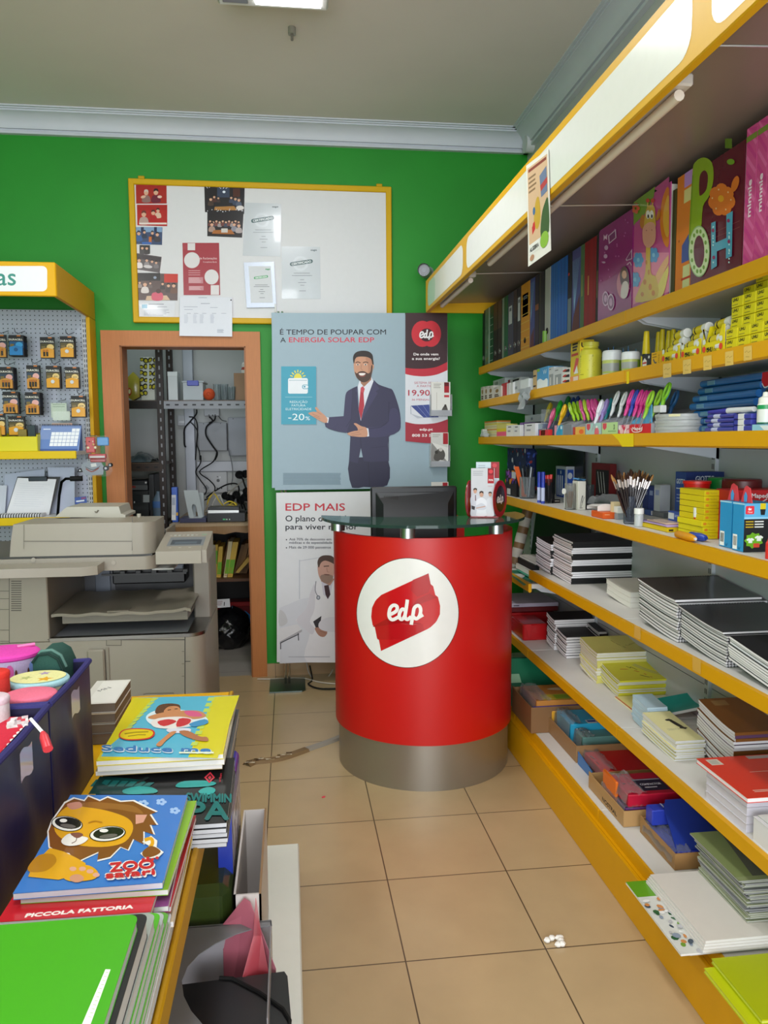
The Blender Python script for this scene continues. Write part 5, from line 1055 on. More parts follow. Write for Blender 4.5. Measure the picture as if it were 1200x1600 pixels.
q=[A4(x,y,5.33) for x,y in ((815,1222),(922,1215),(928,1282),(810,1290))];a=Art(flat(q[0],q[1]-q[0],q[3]-q[0],(0,-1,0)),.0004);a.prism(q,(0,.002,0),'d8d8dc');a.rc(.6,.35,.66,.8,'222226');a.lines(.1,.2,.5,5,.12,'9a7a80',.05);
for p in range(len(a.v)):a.v[p]=(a.v[p][0],a.v[p][1]-.0,a.v[p][2])
solo('paper_tag',a,'paper','white printed paper lying on the top of the rubbish bag','paper')
c=[A4(x,y,5.62) for x,y in ((940,1292),(1010,1296),(1060,1320),(1095,1352))];solo('blue_bag_edge',MB().strip([[Vector(p) for p in c],[Vector(p)+Vector((0,-.02,-.03)) for p in c],[Vector(p)+Vector((0,.03,-.1)) for p in c]],'2f7fc0'),'glossy','light blue plastic sack edge behind the rubbish bag','sack')

# ================================================================ notebooks, stacks
def slab(mb,x0,x1,y0,y1,z0,z1,c,curl=0,n=1,ends=True):
 n=6 if curl else n;v=[];f=[]
 for i in range(n+1):
  t=i/n;y=y0+(y1-y0)*t;d=curl*(t*t*(1.6-.6*t))
  v += [(x0,y,z0+d),(x1,y,z0+d),(x1,y,z1+d),(x0,y,z1+d)]
 for i in range(n):
  k=4*i;f += [[k+a,k+(a+1) % 4,k+4+(a+1) % 4,k+4+a] for a in range(4)]
 f += [[0,1,2,3],[4*n+3,4*n+2,4*n+1,4*n]]
 return mb.add(v,f,c)
def notebook(name,label,cat,x0,x1,y0,y1,z,th,c,pg='e4e1da',curl=0,spine=None,coil=None,group=None,rot=0,cv=.0009,fn='card',draw=None,shelfz=None):
 """a lying book: pages, cover sheets (spine 'near', 'far' or 'aisle'), coil binding on a side"""
 o=Vector(((x0+x1)/2,(y0+y1)/2,z));t=thing(name,label,cat,o,group);e=.0004;W,D=x1-x0,y1-y0
 i_=.0004 if th < .012 and coil is None else .0015;mb=slab(MB(),x0+i_,x1-i_,y0+i_,y1-i_,z+cv,z+th-cv-e,pg,curl);P=mb.build('pages','paper',t)
 mb=MB();slab(mb,x0,x1,y0,y1,z,z+cv,c,curl);slab(mb,x0,x1,y0,y1,z+th-cv-e,z+th-e,c,curl)
 if spine == 'near':mb.box(x0,x1,y0-.0008,y0+.001,z,z+th-e,c)
 if spine == 'far':mb.box(x0,x1,y1-.001,y1+.0008,z+curl,z+th-e+curl,c)
 if spine == 'aisle':slab(mb,x0-.0008,x0+.001,y0,y1,z,z+th-e,c,curl)
 mb.build('cover',fn,t)
 if coil:
  mb=MB();cc,side=coil;L=W if side in ('near','far') else D;n=int(L/.0085);r=th*.62
  for i in range(n):
   s=(i+.5)/n*L
   if side == 'near':q=[(x0+s,y0+.006,z+th),(x0+s,y0-.003,z+th*.9),(x0+s,y0-.004,z+th*.1),(x0+s,y0+.004,z-.0002)]
   elif side == 'far':q=[(x0+s,y1-.006,z+th+curl),(x0+s,y1+.003,z+th*.9+curl),(x0+s,y1+.004,z+th*.1+curl),(x0+s,y1-.004,z+curl)]
   else:q=[(x0+.006,y0+s,z+th),(x0-.003,y0+s,z+th*.9),(x0-.004,y0+s,z+th*.1),(x0+.004,y0+s,z)]
   mb.tube(q,.0011,cc,4,cap=False)
  mb.build('coil_binding','metal',t)
 if draw:cf=lambda y:curl*(1-y/D)**2*(1.6-.6*(1-y/D));a=Art(lambda x,y,h:Vector((x0+x,y1-y,z+th-e+(.0003 if curl else .00004)+cf(y)+h)),.0002);h=a.lay();a.strip([[a.m(x,D*k/6,h) for x in (0,W)] for k in range(7)],c);draw(a,W,D);a.build('cover_print',fn,t)
 if rot:t.rotation_euler.z=rot
 return t
def stack(name,top,rest,cat,n,x0,x1,y0,y1,z,z1,c,group,pg='e4e1da',curl=0,spine='near',coil=None,alt=0,jit=.004,draw=None,fn='card',covers=None,cv=.00028,seed=1):
 """n books lying on each other between z and z1; alt: every alt books are turned round"""
 rnd=random.Random(seed);th=(z1-z)/n;protos={}
 for i in range(n):
  flip=alt and (i//alt) % 2;sp=spine if not flip else {'near':'far','far':'near'}.get(spine,spine);cl=coil if not flip or not coil else (coil[0],{'near':'far','far':'near'}[coil[1]])
  cc=covers[i % len(covers)] if covers and i < n-1 else c;key=(flip,cc) if i < n-1 or not draw else 'top'
  dx,dy=rnd.uniform(-jit,jit),rnd.uniform(-jit,jit);lab=top if i == n-1 else rest
  if key not in protos:
   protos[key]=notebook(name,lab,cat,x0,x1,y0,y1,z+th*i,th,cc,pg,curl,sp,cl,group,cv=cv,fn=fn,draw=draw if key == 'top' else None);protos[key].location += Vector((dx,dy,0))
  else:
   o=dup(protos[key],loc=Vector(((x0+x1)/2+dx,(y0+y1)/2+dy,z+th*i)),label=lab,rz=rnd.uniform(-.006,.006))

# ================================================================ the low display table in the left foreground
ZT=.70;XE=-.192
gd=thing('display_table','low yellow edged display gondola in the left foreground with white base shelf','display table',(-.5,1.3,0))
GY0,GY1=.35,2.42
sd=MB().box(-1.05,XE,GY0,GY1-.12,ZT-.03,ZT,'d9a208',.002).build('top_shelf','paint',gd);MB().box(XE,XE+.012,GY0,GY1-.12,ZT-.05,ZT+.003,'b98a06',.003).build('front_lip','paint',sd)
bxr=at(467,1317,Z=.12)
MB().box(-1.05,bxr.x,GY0,bxr.y,.10,.12,'dedfd6',.004).build('base_deck','paint',gd);MB().box(-1.05,bxr.x-.03,GY0,bxr.y-.01,0,.10,'c9c8be').build('plinth','paint',gd)
MB().box(-.62,-.60,GY0,GY1-.12,.12,ZT-.03,'4a4c44').build('centre_panel','paint',gd)
for y in (GY0+.03,GY1-.2):MB().box(-.64,-.6,y,y+.03,0,.66,'b9bcc0',.002).build('upright','paint',gd)
# --- stack with the lion notebook
LZ=.81;th=.0115
fl_,fr_,br2=at(32,1376,Z=LZ),at(256,1378,Z=LZ),at(289,1242,Z=LZ)
lx0,lx1,ly0,ly1=fl_.x,fr_.x-.002,fr_.y,br2.y
def lion(a,W,D):
 m=lambda x,y,h:at(x/2.5,980+y/2.5,Z=LZ-.0004)+Vector((0,0,h));a.m=m;a.clip=(85,655,719,990)
 BR,BR2,YL,YD='7d4a1c','93602a','dba11e','b9801a'
 a.pg([(275,652),(722,656),(640,995),(80,990)],'3f78c4');a.clip=None
 for x,y in ((630,683),(683,718),(560,690)):
  for k in range(5):a.el(x+13*math.cos(k*1.26),y+8*math.sin(k*1.26),9,6,'9fc0ea',8)
 mane=[(255,690),(290,672),(330,682),(345,664),(390,682),(420,668),(470,685),(520,682),(560,702),(610,725),(585,735),(612,775),(585,775),(600,812),(560,800),(560,850),(520,830),(500,872),(470,860),(430,900),(380,912),(385,880),(330,905),(300,920),(270,885),(225,880),(195,860),(190,800),(205,760)]
 a.pg([(p[0]+(p[0]-380)*.03,p[1]+(p[1]-790)*.05) for p in mane],'e9e6e0');a.pg(mane,BR)
 a.sm([(300,700),(350,685),(430,690),(520,700),(560,730),(520,725),(440,712),(350,715)],BR2,4);a.pg([(530,735),(575,735),(560,765),(530,772)],'d59a86')
 a.sm([(270,700),(330,705),(420,720),(500,750),(520,790),(490,840),(420,860),(330,858),(260,840),(215,800),(220,745)],YL,4);a.sm([(262,694),(310,685),(320,705),(280,715)],'c98a74',3)
 a.pg([(195,865),(250,880),(300,905),(335,925),(330,960),(230,990),(110,978),(130,930)],YL);a.sm([(110,940),(150,895),(205,890),(220,920),(180,955),(120,960)],YD,4)
 a.sm([(240,965),(290,935),(350,935),(385,965),(360,990),(270,995)],YL,4);a.el(300,985,28,16,'c98f72',14)
 for x,y in ((285,948),(322,948),(352,958),(376,972)):a.el(x,y,14,9,'d6a08a',10)
 for cx,cy,rx,ry,ro in ((262,772,62,30,.12),(420,812,72,30,-.12)):
  a.el(cx,cy,rx,ry,'2a1a12',22,ro);a.el(cx,cy,rx*.94,ry*.92,'eae8e2',22,ro);a.el(cx+4,cy-3,rx*.84,ry*.76,'1c1613',20,ro);a.el(cx+4,cy+9,rx*.5,ry*.26,'6a645f',16,ro);a.el(cx-14,cy-12,rx*.24,ry*.24,'f2f0ea',12)
 a.sm([(240,838),(270,812),(310,820),(345,830),(320,852),(280,860),(250,855)],'e6e2dc',4);a.sm([(275,812),(310,808),(325,818),(300,830)],'7a4a42',3);a.ln([(300,828),(296,842),(280,850)],3,'6a4a40',3)
 a.ln([(345,770),(370,762),(400,768)],4,YD,3)
 a.pg([(555,845),(590,820),(615,840),(612,865),(640,885),(620,905),(570,912),(548,890),(585,862)],'e6e3dd');a.ln([(585,868),(596,850),(590,832),(565,838)],14,YL,3);a.sm([(556,885),(585,862),(612,868),(628,885),(600,902),(566,906)],BR,3)
 for dx,dy,col in ((4,4,'f2f0ee'),(-3,-3,'f2f0ee'),(0,0,'c3232e')):
  a.tx('ZOO',432+dx,965+dy,34,col,w=170,rot=-.1,bold=3);a.tx('safari',415+dx,990+dy,22,col,w=190,rot=-.08,bold=3)
 for k in range(4):a.el(560+k*18,918+(k % 2)*-6,7,6,'c3232e',8)
tops=[('c0202c',0),('d8cfc0',1),('e2c22a',2),('b82230',3),('c9b9a0',4),('3a6fae',5),('b92432',6),('8a4a86',7),('cf2a34',8),('7fae2a',9)]
n=10;th=(LZ-ZT)/n
offs=[(.0,.0),(-.012,-.01),(.008,.0),(-.01,-.02),(.01,-.005),(0,-.01),(.012,.006),(.006,-.012),(-.008,-.035),(.012,.002)]
def fattoria(a,W,D):
 a.rc(0,D*.0,W,D,'c3222c');a.tx('PICCOLA FATTORIA',W*.17,D-.006,.0085,'f2e6e2',w=W*.7,rot=-.03,bold=.0008)
names=['cream notebook with red covers at the foot of the lion stack','pale notebook second from the foot of the lion stack','yellow covered notebook low in the lion stack','dark red notebook above the yellow one in the lion stack','beige notebook in the middle of the lion stack','blue covered notebook in the middle of the lion stack','red notebook under the purple one in the lion stack','purple covered notebook below the red lettered one','red notebook with white lettering showing below the lion notebook','green and orange notebook peeking out right below the lion cover']
for (c,i) in tops:
 dx,dy=offs[i];notebook('notebook',names[i],'notebook',lx0+dx,lx1+dx,ly0+dy,ly1+dy*.5,ZT+.0005+th*i*.9,th*.88,c,'d9d6d8',0,'near' if i in (2,) else None,None,'notebooks in the lion stack',rot=[.02,-.03,.01,-.02,.03,0,-.015,.02,-.02,-.03][i],draw=fattoria if i == 8 else None,fn='glossy')
t=notebook('notebook','blue notebook with cartoon lion and red lettering on top of its stack','notebook',lx0,lx1,ly0,ly1,LZ-.0105,.0105,'3f78c4','cfcbd8',0,None,None,'notebooks in the lion stack',fn='glossy',draw=lion)
# --- black cover stack
SZt=.748;SCU=.03;by0,by1=ly1+.008,1.615;bx0_,bx1_=at(160,1208,Z=SZt+SCU).x,at(354,1287,Z=SZt).x
def on_swim(x,y,h):
 z=SZt
 for _ in range(12):p=at(x/2.5,980+y/2.5,Z=z);t_=min(max((p.y-by0)/(by1-by0),0),1);z=SZt-.0004+SCU*t_*t_*(1.6-.6*t_)
 return Vector((p.x,p.y,z+.001+h))
def swim(a,W,D):
 a.m=on_swim;a.clip=(345,566,905,762);T,T2='2f9d98','1f6a68'
 a.pg([(390,585),(470,590),(560,600),(610,640),(600,655),(340,655)],'14403e')
 for k in range(7):a.pg([(375+k*34,598+k*2),(400+k*34,598+k*2),(380+k*34,625),(352+k*34,625)],T2)
 a.sm([(480,640),(540,625),(600,632),(610,650),(500,656)],T,3);a.ln([(535,612),(580,590)],8,'26302f')
 a.sm([(690,618),(720,605),(800,603),(845,612),(815,625),(700,630)],T,3);a.sm([(775,645),(810,628),(840,635),(835,652),(800,660)],T,3)
 a.tx('SWIMMIN',728,685,34,T2,w=175,rot=.02,bold=2);a.tx('PA',742,755,70,T2,w=150,bold=4)
 a.pg([(798,592),(822,570),(840,592),(818,614)],'d23a4a');a.pg([(806,592),(822,578),(832,592),(818,606)],'17181b');a.pg([(812,592),(821,584),(827,592),(819,600)],'d23a4a');a.tx('urban',862,610,10,'d23a4a',w=34,rot=-1.4)
n=5;stack('notebook','black notebook with turquoise lettering on top of the stack behind the lion','black covered notebook within the stack under the turquoise lettered cover','notebook',n,bx0_,bx1_,by0,by1,ZT+.0005,SZt,'17181b','black notebooks behind the lion stack','c2c5cb',jit=.002,draw=swim,spine=None,curl=SCU,cv=.0007,fn='glossy')
# --- yellow summer notebooks on the black stack
YB0=SZt+SCU+.001;YZ=YB0+.034;q=[at(158,1182,Z=YZ),at(340,1184,Z=YZ),at(374,1086,Z=YZ),at(206,1091,Z=YZ)]
yx0,yx1,yy0,yy1=(q[0].x+q[3].x)/2,(q[1].x+q[2].x)/2,q[0].y*.5+q[1].y*.5,q[2].y
def summer(a,W,D):
 a.m=lambda x,y,h:at(x/2.5,980+y/2.5,Z=YZ-.0004)+Vector((0,0,h));Y1,SKN,SK2='d6cc12','c98a5c','b0724a'
 a.pg([(520,275),(935,266),(850,512),(395,505)],'55b3d0');a.pg([(520,275),(600,276),(480,420),(397,490)],Y1);a.pg([(835,272),(935,266),(850,512),(735,508)],Y1)
 for k in range(9):a.pg([(600-k*14,276+k*16),(620-k*14,276+k*16),(600-k*14,290+k*16),(584-k*14,290+k*16)],'bcd45a');a.pg([(815-k*8,274+k*22),(840-k*8,274+k*22),(834-k*8,288+k*22),(808-k*8,288+k*22)],'bcd45a')
 a.sm([(570,355),(600,330),(660,320),(740,330),(800,350),(805,375),(700,395),(600,385)],'d8ecf2',4)
 a.sm([(606,335),(620,308),(660,300),(700,305),(700,325),(660,330),(630,345)],'5f3a22',4);a.sm([(640,330),(660,312),(695,312),(705,330),(680,342),(650,342)],SKN,4);a.ln([(655,326),(668,324)],3,'3a2418');a.ln([(682,322),(694,321)],3,'3a2418');a.ln([(668,336),(682,334)],2.5,'a84a4a')
 a.sm([(580,352),(640,335),(720,328),(780,330),(805,350),(760,362),(690,356),(600,362)],SKN,4);a.sm([(720,330),(770,332),(790,350),(740,350)],'d65a86',3)
 a.sm([(590,375),(620,358),(700,352),(752,362),(740,385),(680,398),(610,395)],'e8e2de',4);a.sm([(615,372),(660,362),(690,372),(640,390)],'c8323a',3);a.sm([(700,360),(745,362),(735,382),(690,392)],'c8323a',3)
 a.sm([(740,380),(800,362),(812,378),(760,392)],'3f8fc0',3);a.sm([(655,400),(740,398),(735,415),(665,415)],'d9dce8',3);a.sm([(668,412),(690,412),(650,445),(628,468),(610,462),(640,435)],SKN,3);a.sm([(700,410),(735,408),(780,430),(808,432),(812,448),(770,445),(720,428)],SK2,3)
 a.sm([(465,430),(480,405),(530,398),(590,402),(605,420),(580,440),(500,445)],'c9352f',5);a.sm([(470,430),(484,408),(530,402),(586,406),(598,420),(575,436),(502,441)],'dfc81a',5);a.ln([(487,420),(530,414),(580,412)],5,'a08e12');a.ln([(500,430),(540,424),(570,424)],4,'a08e12')
 a.tx('Seduce me',400,488,22,'d8eaf4',w=425,rot=.02,bold=3);a.tx('Seduce me',398,486,22,'2f79b8',w=425,rot=.02,bold=1.5);a.rc(700,492,835,498,'e8f0d0')
ycol=['a8905a','d9d2bc','d6c71a']
stack('notebook','yellow bordered notebook with swimming girl, topmost beside the blue bins','notebook below the yellow swimming girl cover','notebook',3,yx0,yx1,yy0,yy1,YB0,YZ,'d6c71a','summer notebooks','dad7d2',covers=ycol,jit=.004,draw=summer,spine=None,fn='glossy',cv=.0012)
for i in range(3):notebook('notebook',('dark notebook lowest under the summer notebooks','beige notebook second under the summer notebooks','grey notebook just under the summer notebooks')[i],'notebook',yx0+.01,yx1+.004*i,by1+.006,yy1,ZT+.0005+.0255*i,.025,('26282a','a8946a','55585c')[i],'bdb8b0',0,None,None,'summer notebooks',fn='glossy')
# grey magazines between bins and yellow notebooks
for i in range(4):
 q0=at(158-i,1100,Z=.80);notebook('magazine',['brown edged magazine at the foot of the small pile beside the far bin','grey magazine second in the small pile beside the far bin','beige magazine under the lettered one beside the far bin','pale magazine with dark letters on top of the small pile beside the bin'][i],'magazine',-.535,-.445,1.93+.006*i,2.14,ZT+.001+i*.025,.024,('6a5546','9a958e','b8a690','d4d0ca')[i],'6f635a',0,None,None,'magazines beside the far bin',draw=(lambda a,W,D:(a.rc(W*.2,D*.05,W*.95,D*.95,'e0ddd8'),a.tx('MN',W*.35,D*.5,.016,'35353a',w=W*.4,rot=-.9))) if i == 3 else None)
# --- navy fabric bins with pencil cases
q=at(147,1208,Z=ZT);BXR,BY1=q.x,q.y;BZ=at(148,1032,Y=BY1).z;NAV='211e4a'
def bin_(y0,y1,label):
 t=thing('fabric_bin',label,'storage bin',(BXR-.15,(y0+y1)/2,ZT),'navy fabric bins');mb=MB();x0,x1,w=BXR-.31,BXR,.008
 def wall(pa,pb,nrm):
  rows=[];pa,pb,nrm=Vector(pa),Vector(pb),Vector(nrm)
  for j in range(9):
   z=ZT+.001+(BZ-ZT-.001)*j/8;rows.append([pa.lerp(pb,i/12)+Vector((0,0,z))+nrm*(.007*math.sin(i*.9+j*.7)*math.sin(math.pi*j/8)*math.sin(math.pi*i/12)) for i in range(13)])
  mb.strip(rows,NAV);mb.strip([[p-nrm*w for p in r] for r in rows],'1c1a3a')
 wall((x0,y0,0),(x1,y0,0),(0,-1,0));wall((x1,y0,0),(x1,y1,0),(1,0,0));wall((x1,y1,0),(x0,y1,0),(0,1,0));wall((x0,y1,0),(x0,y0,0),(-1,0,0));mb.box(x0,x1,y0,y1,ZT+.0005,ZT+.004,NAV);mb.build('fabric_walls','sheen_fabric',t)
 rim=[(x0,y0),(x1,y0),(x1,y1),(x0,y1),(x0,y0)];mb=MB()
 for (a_,b_) in zip(rim,rim[1:]):mb.tube([(a_[0],a_[1],BZ),((a_[0]+b_[0])/2,(a_[1]+b_[1])/2,BZ-.004),(b_[0],b_[1],BZ)],.0065,'39366e',8)
 mb.build('rim_piping','fabric',t)
 zc=BZ-.05;yc=(y0+y1)/2;MB().strip([[Vector((BXR+.0075,yc-.03+.06*i/6,zc+.03-.05*j/5+.004*math.sin(i))) for i in range(7)] for j in range(6)],'b9a8c0').build('clear_label_pocket','clear',t)
FIN['sheen_fabric']=(.42,0,.5,.0,1)
bin_(BY1-.292,BY1,'navy fabric bin farther back, holding the yellow star pencil case');bin_(BY1-.592,BY1-.302,'navy fabric bin nearest the left edge, holding the red polka dot pouch')
def pcase(px,py,z,rx,ry,h,lid,side,label,deco):
 c=at(px,py,Z=z);t=thing('pencil_case',label,'pencil case',(c.x,c.y,z-h),'pencil cases in the navy bins')
 MB().lathe((c.x,c.y,z-h),[(0,0),(.9,0),(1,.01),(1,h-.008)],side,32,rx,ry).build('body','fabric',t)
 MB().lathe((c.x,c.y,z-.008),[(1.0,0),(1.045,.003),(1.045,.009),(1.0,.012),(.9,.0135),(0,.014)],lid,32,rx,ry).build('lid','fabric',t);deco(t,c,rx,ry,z,h)
def ringart(t,c,rx,ry,z,h,fn):a=Art(lambda u,v,hh:Vector((c.x+(rx+.0006+hh)*math.cos(u),c.y-(ry+.0006+hh)*math.sin(-u) if 0 else c.y+(ry+.0006+hh)*math.sin(u),z-v)));fn(a);a.build('body_print','fabric',t)
def star(a,x,y,r,c,r0=0):a.pg([(x+r*(1 if k % 2 == 0 else .45)*math.cos(r0+k*math.pi/5),y+r*(1 if k % 2 == 0 else .45)*math.sin(r0+k*math.pi/5)) for k in range(10)],c)
def dpink(t,c,rx,ry,z,h):
 ringart(t,c,rx,ry,z,h,lambda a:([a.el(-1.9+i*.24,.03+.035*(i % 3),.12,.016,('b7a0d8','d8883a','7f9ad8','c85a9a')[i % 4],10) for i in range(10)],[a.el(-1.8+i*.4,.045,.05,.02,'5a3420',8) for i in range(5)]))
 MB().tube([(c.x+.02,c.y+.02,z+.008),(c.x+.055,c.y+.03,z+.01)],.004,'d86aa8',6).build('zip_pull','plastic',t)
def dstar(t,c,rx,ry,z,h):
 a=Art(lambda x,y,hh:Vector((c.x+x,c.y+y,z+.0065+hh)));a.el(0,0,rx*.93,ry*.9,'dcd89a',32);star(a,.018,-.018,.017,'d8a02a',.3);star(a,-.022,-.006,.014,'b4b878',.1);star(a,.006,.022,.013,'a892b0',.6);a.build('lid_print','fabric',t)
def dflor(t,c,rx,ry,z,h):
 ringart(t,c,rx,ry,z,h,lambda a:[a.el(-2.0+(i % 8)*.28+(i//8)*.12,.022+.022*(i//8)+.004*(i % 2),.07,.007,('c8324a','d8c8cc','b87aa8')[i % 3],7) for i in range(24)])
 MB().tube([(c.x-.002,c.y-ry-.004,z-.02),(c.x+.002,c.y-ry-.018,z-.02),(c.x+.012,c.y-ry-.018,z-.036),(c.x+.004,c.y-ry-.004,z-.045)],.006,'d2386a',8).build('loop','fabric',t)
pcase(8,1020,.985,.07,.058,.2,'d845a8','b9a6c8','large pencil case with bright pink oval lid at the left edge',dpink)
pcase(60,1062,.966,.058,.05,.18,'9cc4cc','c9c4a8','pencil case with pale yellow star patterned lid',dstar)
pcase(48,1086,.964,.047,.04,.16,'e0708a','d8b8c0','pencil case with salmon pink lid and red flower print',dflor)
pcase(-12,1092,.99,.028,.026,.15,'d8c2cc','d6d2d4','small white pencil case with pink rim at the left edge',lambda *k:None)
pcase(-6,1052,1.0,.024,.022,.16,'d2362e','c83a34','small red pencil case at the left edge',lambda *k:None)
c=at(74,1035,Z=.985);t=thing('pencil_case','dark green zipped pencil case standing behind the yellow star lid','pencil case',(c.x,c.y,.82),'pencil cases in the navy bins')
P=[(c.x-.03,c.z-.16),(c.x+.032,c.z-.16),(c.x+.032,c.z-.02),(c.x+.022,c.z+.006),(c.x+.004,c.z+.018),(c.x-.018,c.z+.016),(c.x-.03,c.z)]
MB().prism([(x,c.y,z) for x,z in P],(0,.1,0),'2c4f48').build('body','fabric',t);MB().tube([(x,c.y+.02,z+.003) for x,z in P[2:]],.004,'5a7d74',6).tube([(x,c.y-.003,z+.001) for x,z in P[2:]],.003,'1d332f',6).build('zip','fabric',t)
# red polka pouch
A5=lambda x,y,z:at(x/5.926,980+y/5.926,Z=z)
P=[A5(-260,1500,.925),A5(-40,1290,.93),A5(120,1060,.94),A5(280,900,.95),A5(235,830,.955),A5(60,830,.955),A5(-250,900,.945)]
t=thing('pencil_pouch','red pouch with white dotted zip strip and hanging red pull in the near bin','pencil case',P[2],'pencil cases in the navy bins')
MB().prism([p for p in P],(0,0,-.03),'c62c40').build('body','fabric',t)
e=[P[0],P[1],P[2],P[3]];mb=MB();mb.tube([p+Vector((0,0,.002)) for p in e],.0075,'c8283c',8)
for k in range(16):
 u=k/16*3;i=int(u);q=e[i].lerp(e[i+1],u-i)+Vector((.003,-.002,.008));mb.ball(q,.0042,.0042,.003,'ecdfe0',8,5)
mb.build('zip_strip','fabric',t)
q0,q1,q2=A5(285,850,.985),A5(395,975,.975),A5(445,1130,.958);MB().tube([q0,q1],.003,'e6e6e8',6).build('pull_cord','plastic',t);MB().tube([q1,q1.lerp(q2,.3),q2],[.004,.0075,.008],'c8323e',10).build('zip_pull','plastic',t)
rows=[[A5(60+34*i+random.uniform(-6,6),830+24*j-18*(i-3)*.3,.978+random.uniform(0,.012)) for i in range(7)] for j in range(5)];MB().strip(rows,'ecdfe4').build('clear_wrap','film',t)
# --- green exercise book on a fanned stack at the very front
GZ=.865
def gbook(label,dx,z,c,t_,draw=None,g='covers fanned out in the front corner'):
 q=[at(0,1452,Z=z),at(217,1428,Z=z),at(172,1600,Z=z)];X1=q[1].x+dx;Y1=q[1].y;X0=X1-.30;Y0=Y1-.24
 tt=thing('exercise_book',label,'exercise book',((X0+X1)/2,(Y0+Y1)/2,z-t_),g)
 P=[(X0,Y0),(X1,Y0)]+[(X1-.012+.012*math.cos(k*math.pi/8),Y1-.012+.012*math.sin(k*math.pi/8)) for k in range(5)]+[(X0,Y1)]
 MB().prism([(x,y,z-.001) for x,y in P],(0,0,.001),c).prism([(x,y,z-t_) for x,y in P],(0,0,.001),c).build('cover','plastic',tt)
 MB().prism([(x*.999-.001,y-.001,z-t_+.0011) for x,y in P],(0,0,t_-.0022),'cfd0d2').build('pages','paper',tt)
 if draw:a=Art(lambda x,y,h:at(x/2.5,980+y/2.5,Z=z)+Vector((0,0,h)));draw(a);a.build('cover_label','paper',tt)
 return tt
hh=[.016,.026,.02,.016,.015,.014,.014,.02];z=GZ
labs=['bright green exercise book with white strip in the front left corner','black covered book directly under the bright green one','grey clear covered book below the black one','second green book showing below the grey one','pale grey book under the second green one','third green book low in the front corner','white covered book near the foot of the front corner stack','grey book at the foot of the front corner stack']
cols=['3f9f08','1b1c1e','9ba39c','4fae1c','a9b0b0','58a030','c9ccd0','a4a8ac'];dxs=[0,.012,.022,.03,.036,.043,.048,.052]
for i in range(8):gbook(labs[i],dxs[i],z,cols[i],hh[i]-.001,(lambda a:(a.pg([(412,1336),(432,1337),(352,1556),(318,1556)],'e9efe2'),[a.ln([(424-k*6,1350+k*16),(412-k*6,1348+k*16)],1.5,'8fb070') for k in range(12)])) if i == 0 else None);z -= hh[i]
# --- on the white base deck: clear holders, folders, carton, blue binder
BD=.121
A6=lambda x,y,**k:at(240+x/3.404,1130+y/3.404,**k)
q0=A6(585,450,X=-.03);zt=.42
cx0,cx1,cy0_,cy1_=-.145,A6(600,455,Z=zt).x,A6(600,620,Z=zt).y-.24,A6(590,455,Z=zt).y
t=thing('carton','white corrugated carton standing on the base deck under the black notebooks','carton',((cx0+cx1)/2,(cy0_+cy1_)/2,BD))
mb=MB();
for a_ in ((cx0,cx1,cy1_-.005,cy1_),(cx1-.005,cx1,cy0_,cy1_-.005),(cx0,cx0+.005,cy0_,cy1_-.005),(cx0,cx1,cy0_,cy0_+.005)):mb.box(*a_,BD,zt,'d2ccc8')
mb.box(cx0,cx1,cy0_,cy1_,BD,BD+.005,'d2ccc8').build('carton_walls','card',t);mb=MB();mb.box(cx1-.0052,cx1+.0002,cy0_,cy1_,zt,zt+.002,'9a7a58').build('raw_edge','card',t)
# blue binder in the carton
b0,b1,b2=A6(452,460,Z=zt+.01),A6(500,105,X=-.06),None
zb1=.60;e0,e1=A6(430,445,Z=zb1-.02),A6(485,105,Z=zb1)
t=thing('ring_binder','bright blue binder with marbled clear side standing in the white carton','binder',(e1.x,e1.y,BD+.006))
w=.034;P=[(-.017,0),(.017,0),(.017,.4)]+[(.017*math.cos(math.pi*k/6),.44+.017*math.sin(math.pi*k/6)) for k in range(7)]+[(-.017,.4)]
yA,yB=max(e0.y,cy0_+.012),cy1_-.012
zz0=BD+.007;k_=(zb1-zz0)/.457
MB().prism([(e1.x-.03+x,yA,zz0+z_*k_) for x,z_ in P],(0,yB-yA,0),'2a3fae').build('spine_and_back','glossy',t)
a=Art(flat((e1.x-.03+.0172,yA,zz0+.40*k_),(0,1,0),(0,0,-1),(1,0,0)));a.rc(0,0,yB-yA,.25,'b9b2c4');[a.el(random.uniform(.02,yB-yA-.02),random.uniform(.02,.23),.012,.02,random.choice(('9a92b0','d2ccd8','a8788c')),7) for _ in range(26)];a.build('marbled_side','glossy',t)
# pink translucent folders leaning in the carton front, clear magazine holder, black elastic folder
def sheet3(name,label,pts,c,fnn,cat,g=None,thk=(.0012,0,0)):
 t=thing(name,label,cat,(sum(p.x for p in pts)/len(pts),sum(p.y for p in pts)/len(pts),BD),g);MB().prism(pts,thk,c).build('sheet',fnn,t);return t
yh=cy0_-.012
sheet3('pink_folder','translucent pink folder standing against the white carton, rear one',[Vector((A6(470,455,Y=yh).x,yh,.42)),Vector((A6(500,470,Y=yh).x,yh,.41)),Vector((A6(640,900,Y=yh-.08).x,yh-.08,.30)),Vector((-.06,yh-.03,BD)),Vector((-.17,yh-.01,BD)),Vector((-.17,yh,.36))],'d0788a','frost','folder','translucent pink folders')
sheet3('pink_folder','translucent deep pink folder bent forward of the rear pink one',[Vector((A6(530,430,Y=yh-.02).x,yh-.02,.43)),Vector((A6(560,640,Y=yh-.05).x,yh-.05,.36)),Vector((A6(635,1040,Y=yh-.12).x,yh-.12,.24)),Vector((-.08,yh-.11,BD)),Vector((-.17,yh-.1,BD)),Vector((A6(430,1030,Y=yh-.12).x,yh-.12,.27)),Vector((A6(520,700,Y=yh-.05).x,yh-.05,.36))],'d0525e','frost','folder','translucent pink folders')
hx1=A6(628,1060,Z=.36).x;hy1=A6(628,1050,Z=.36).y;hx0=-.36;hy0=hy1-.3;hz=.36
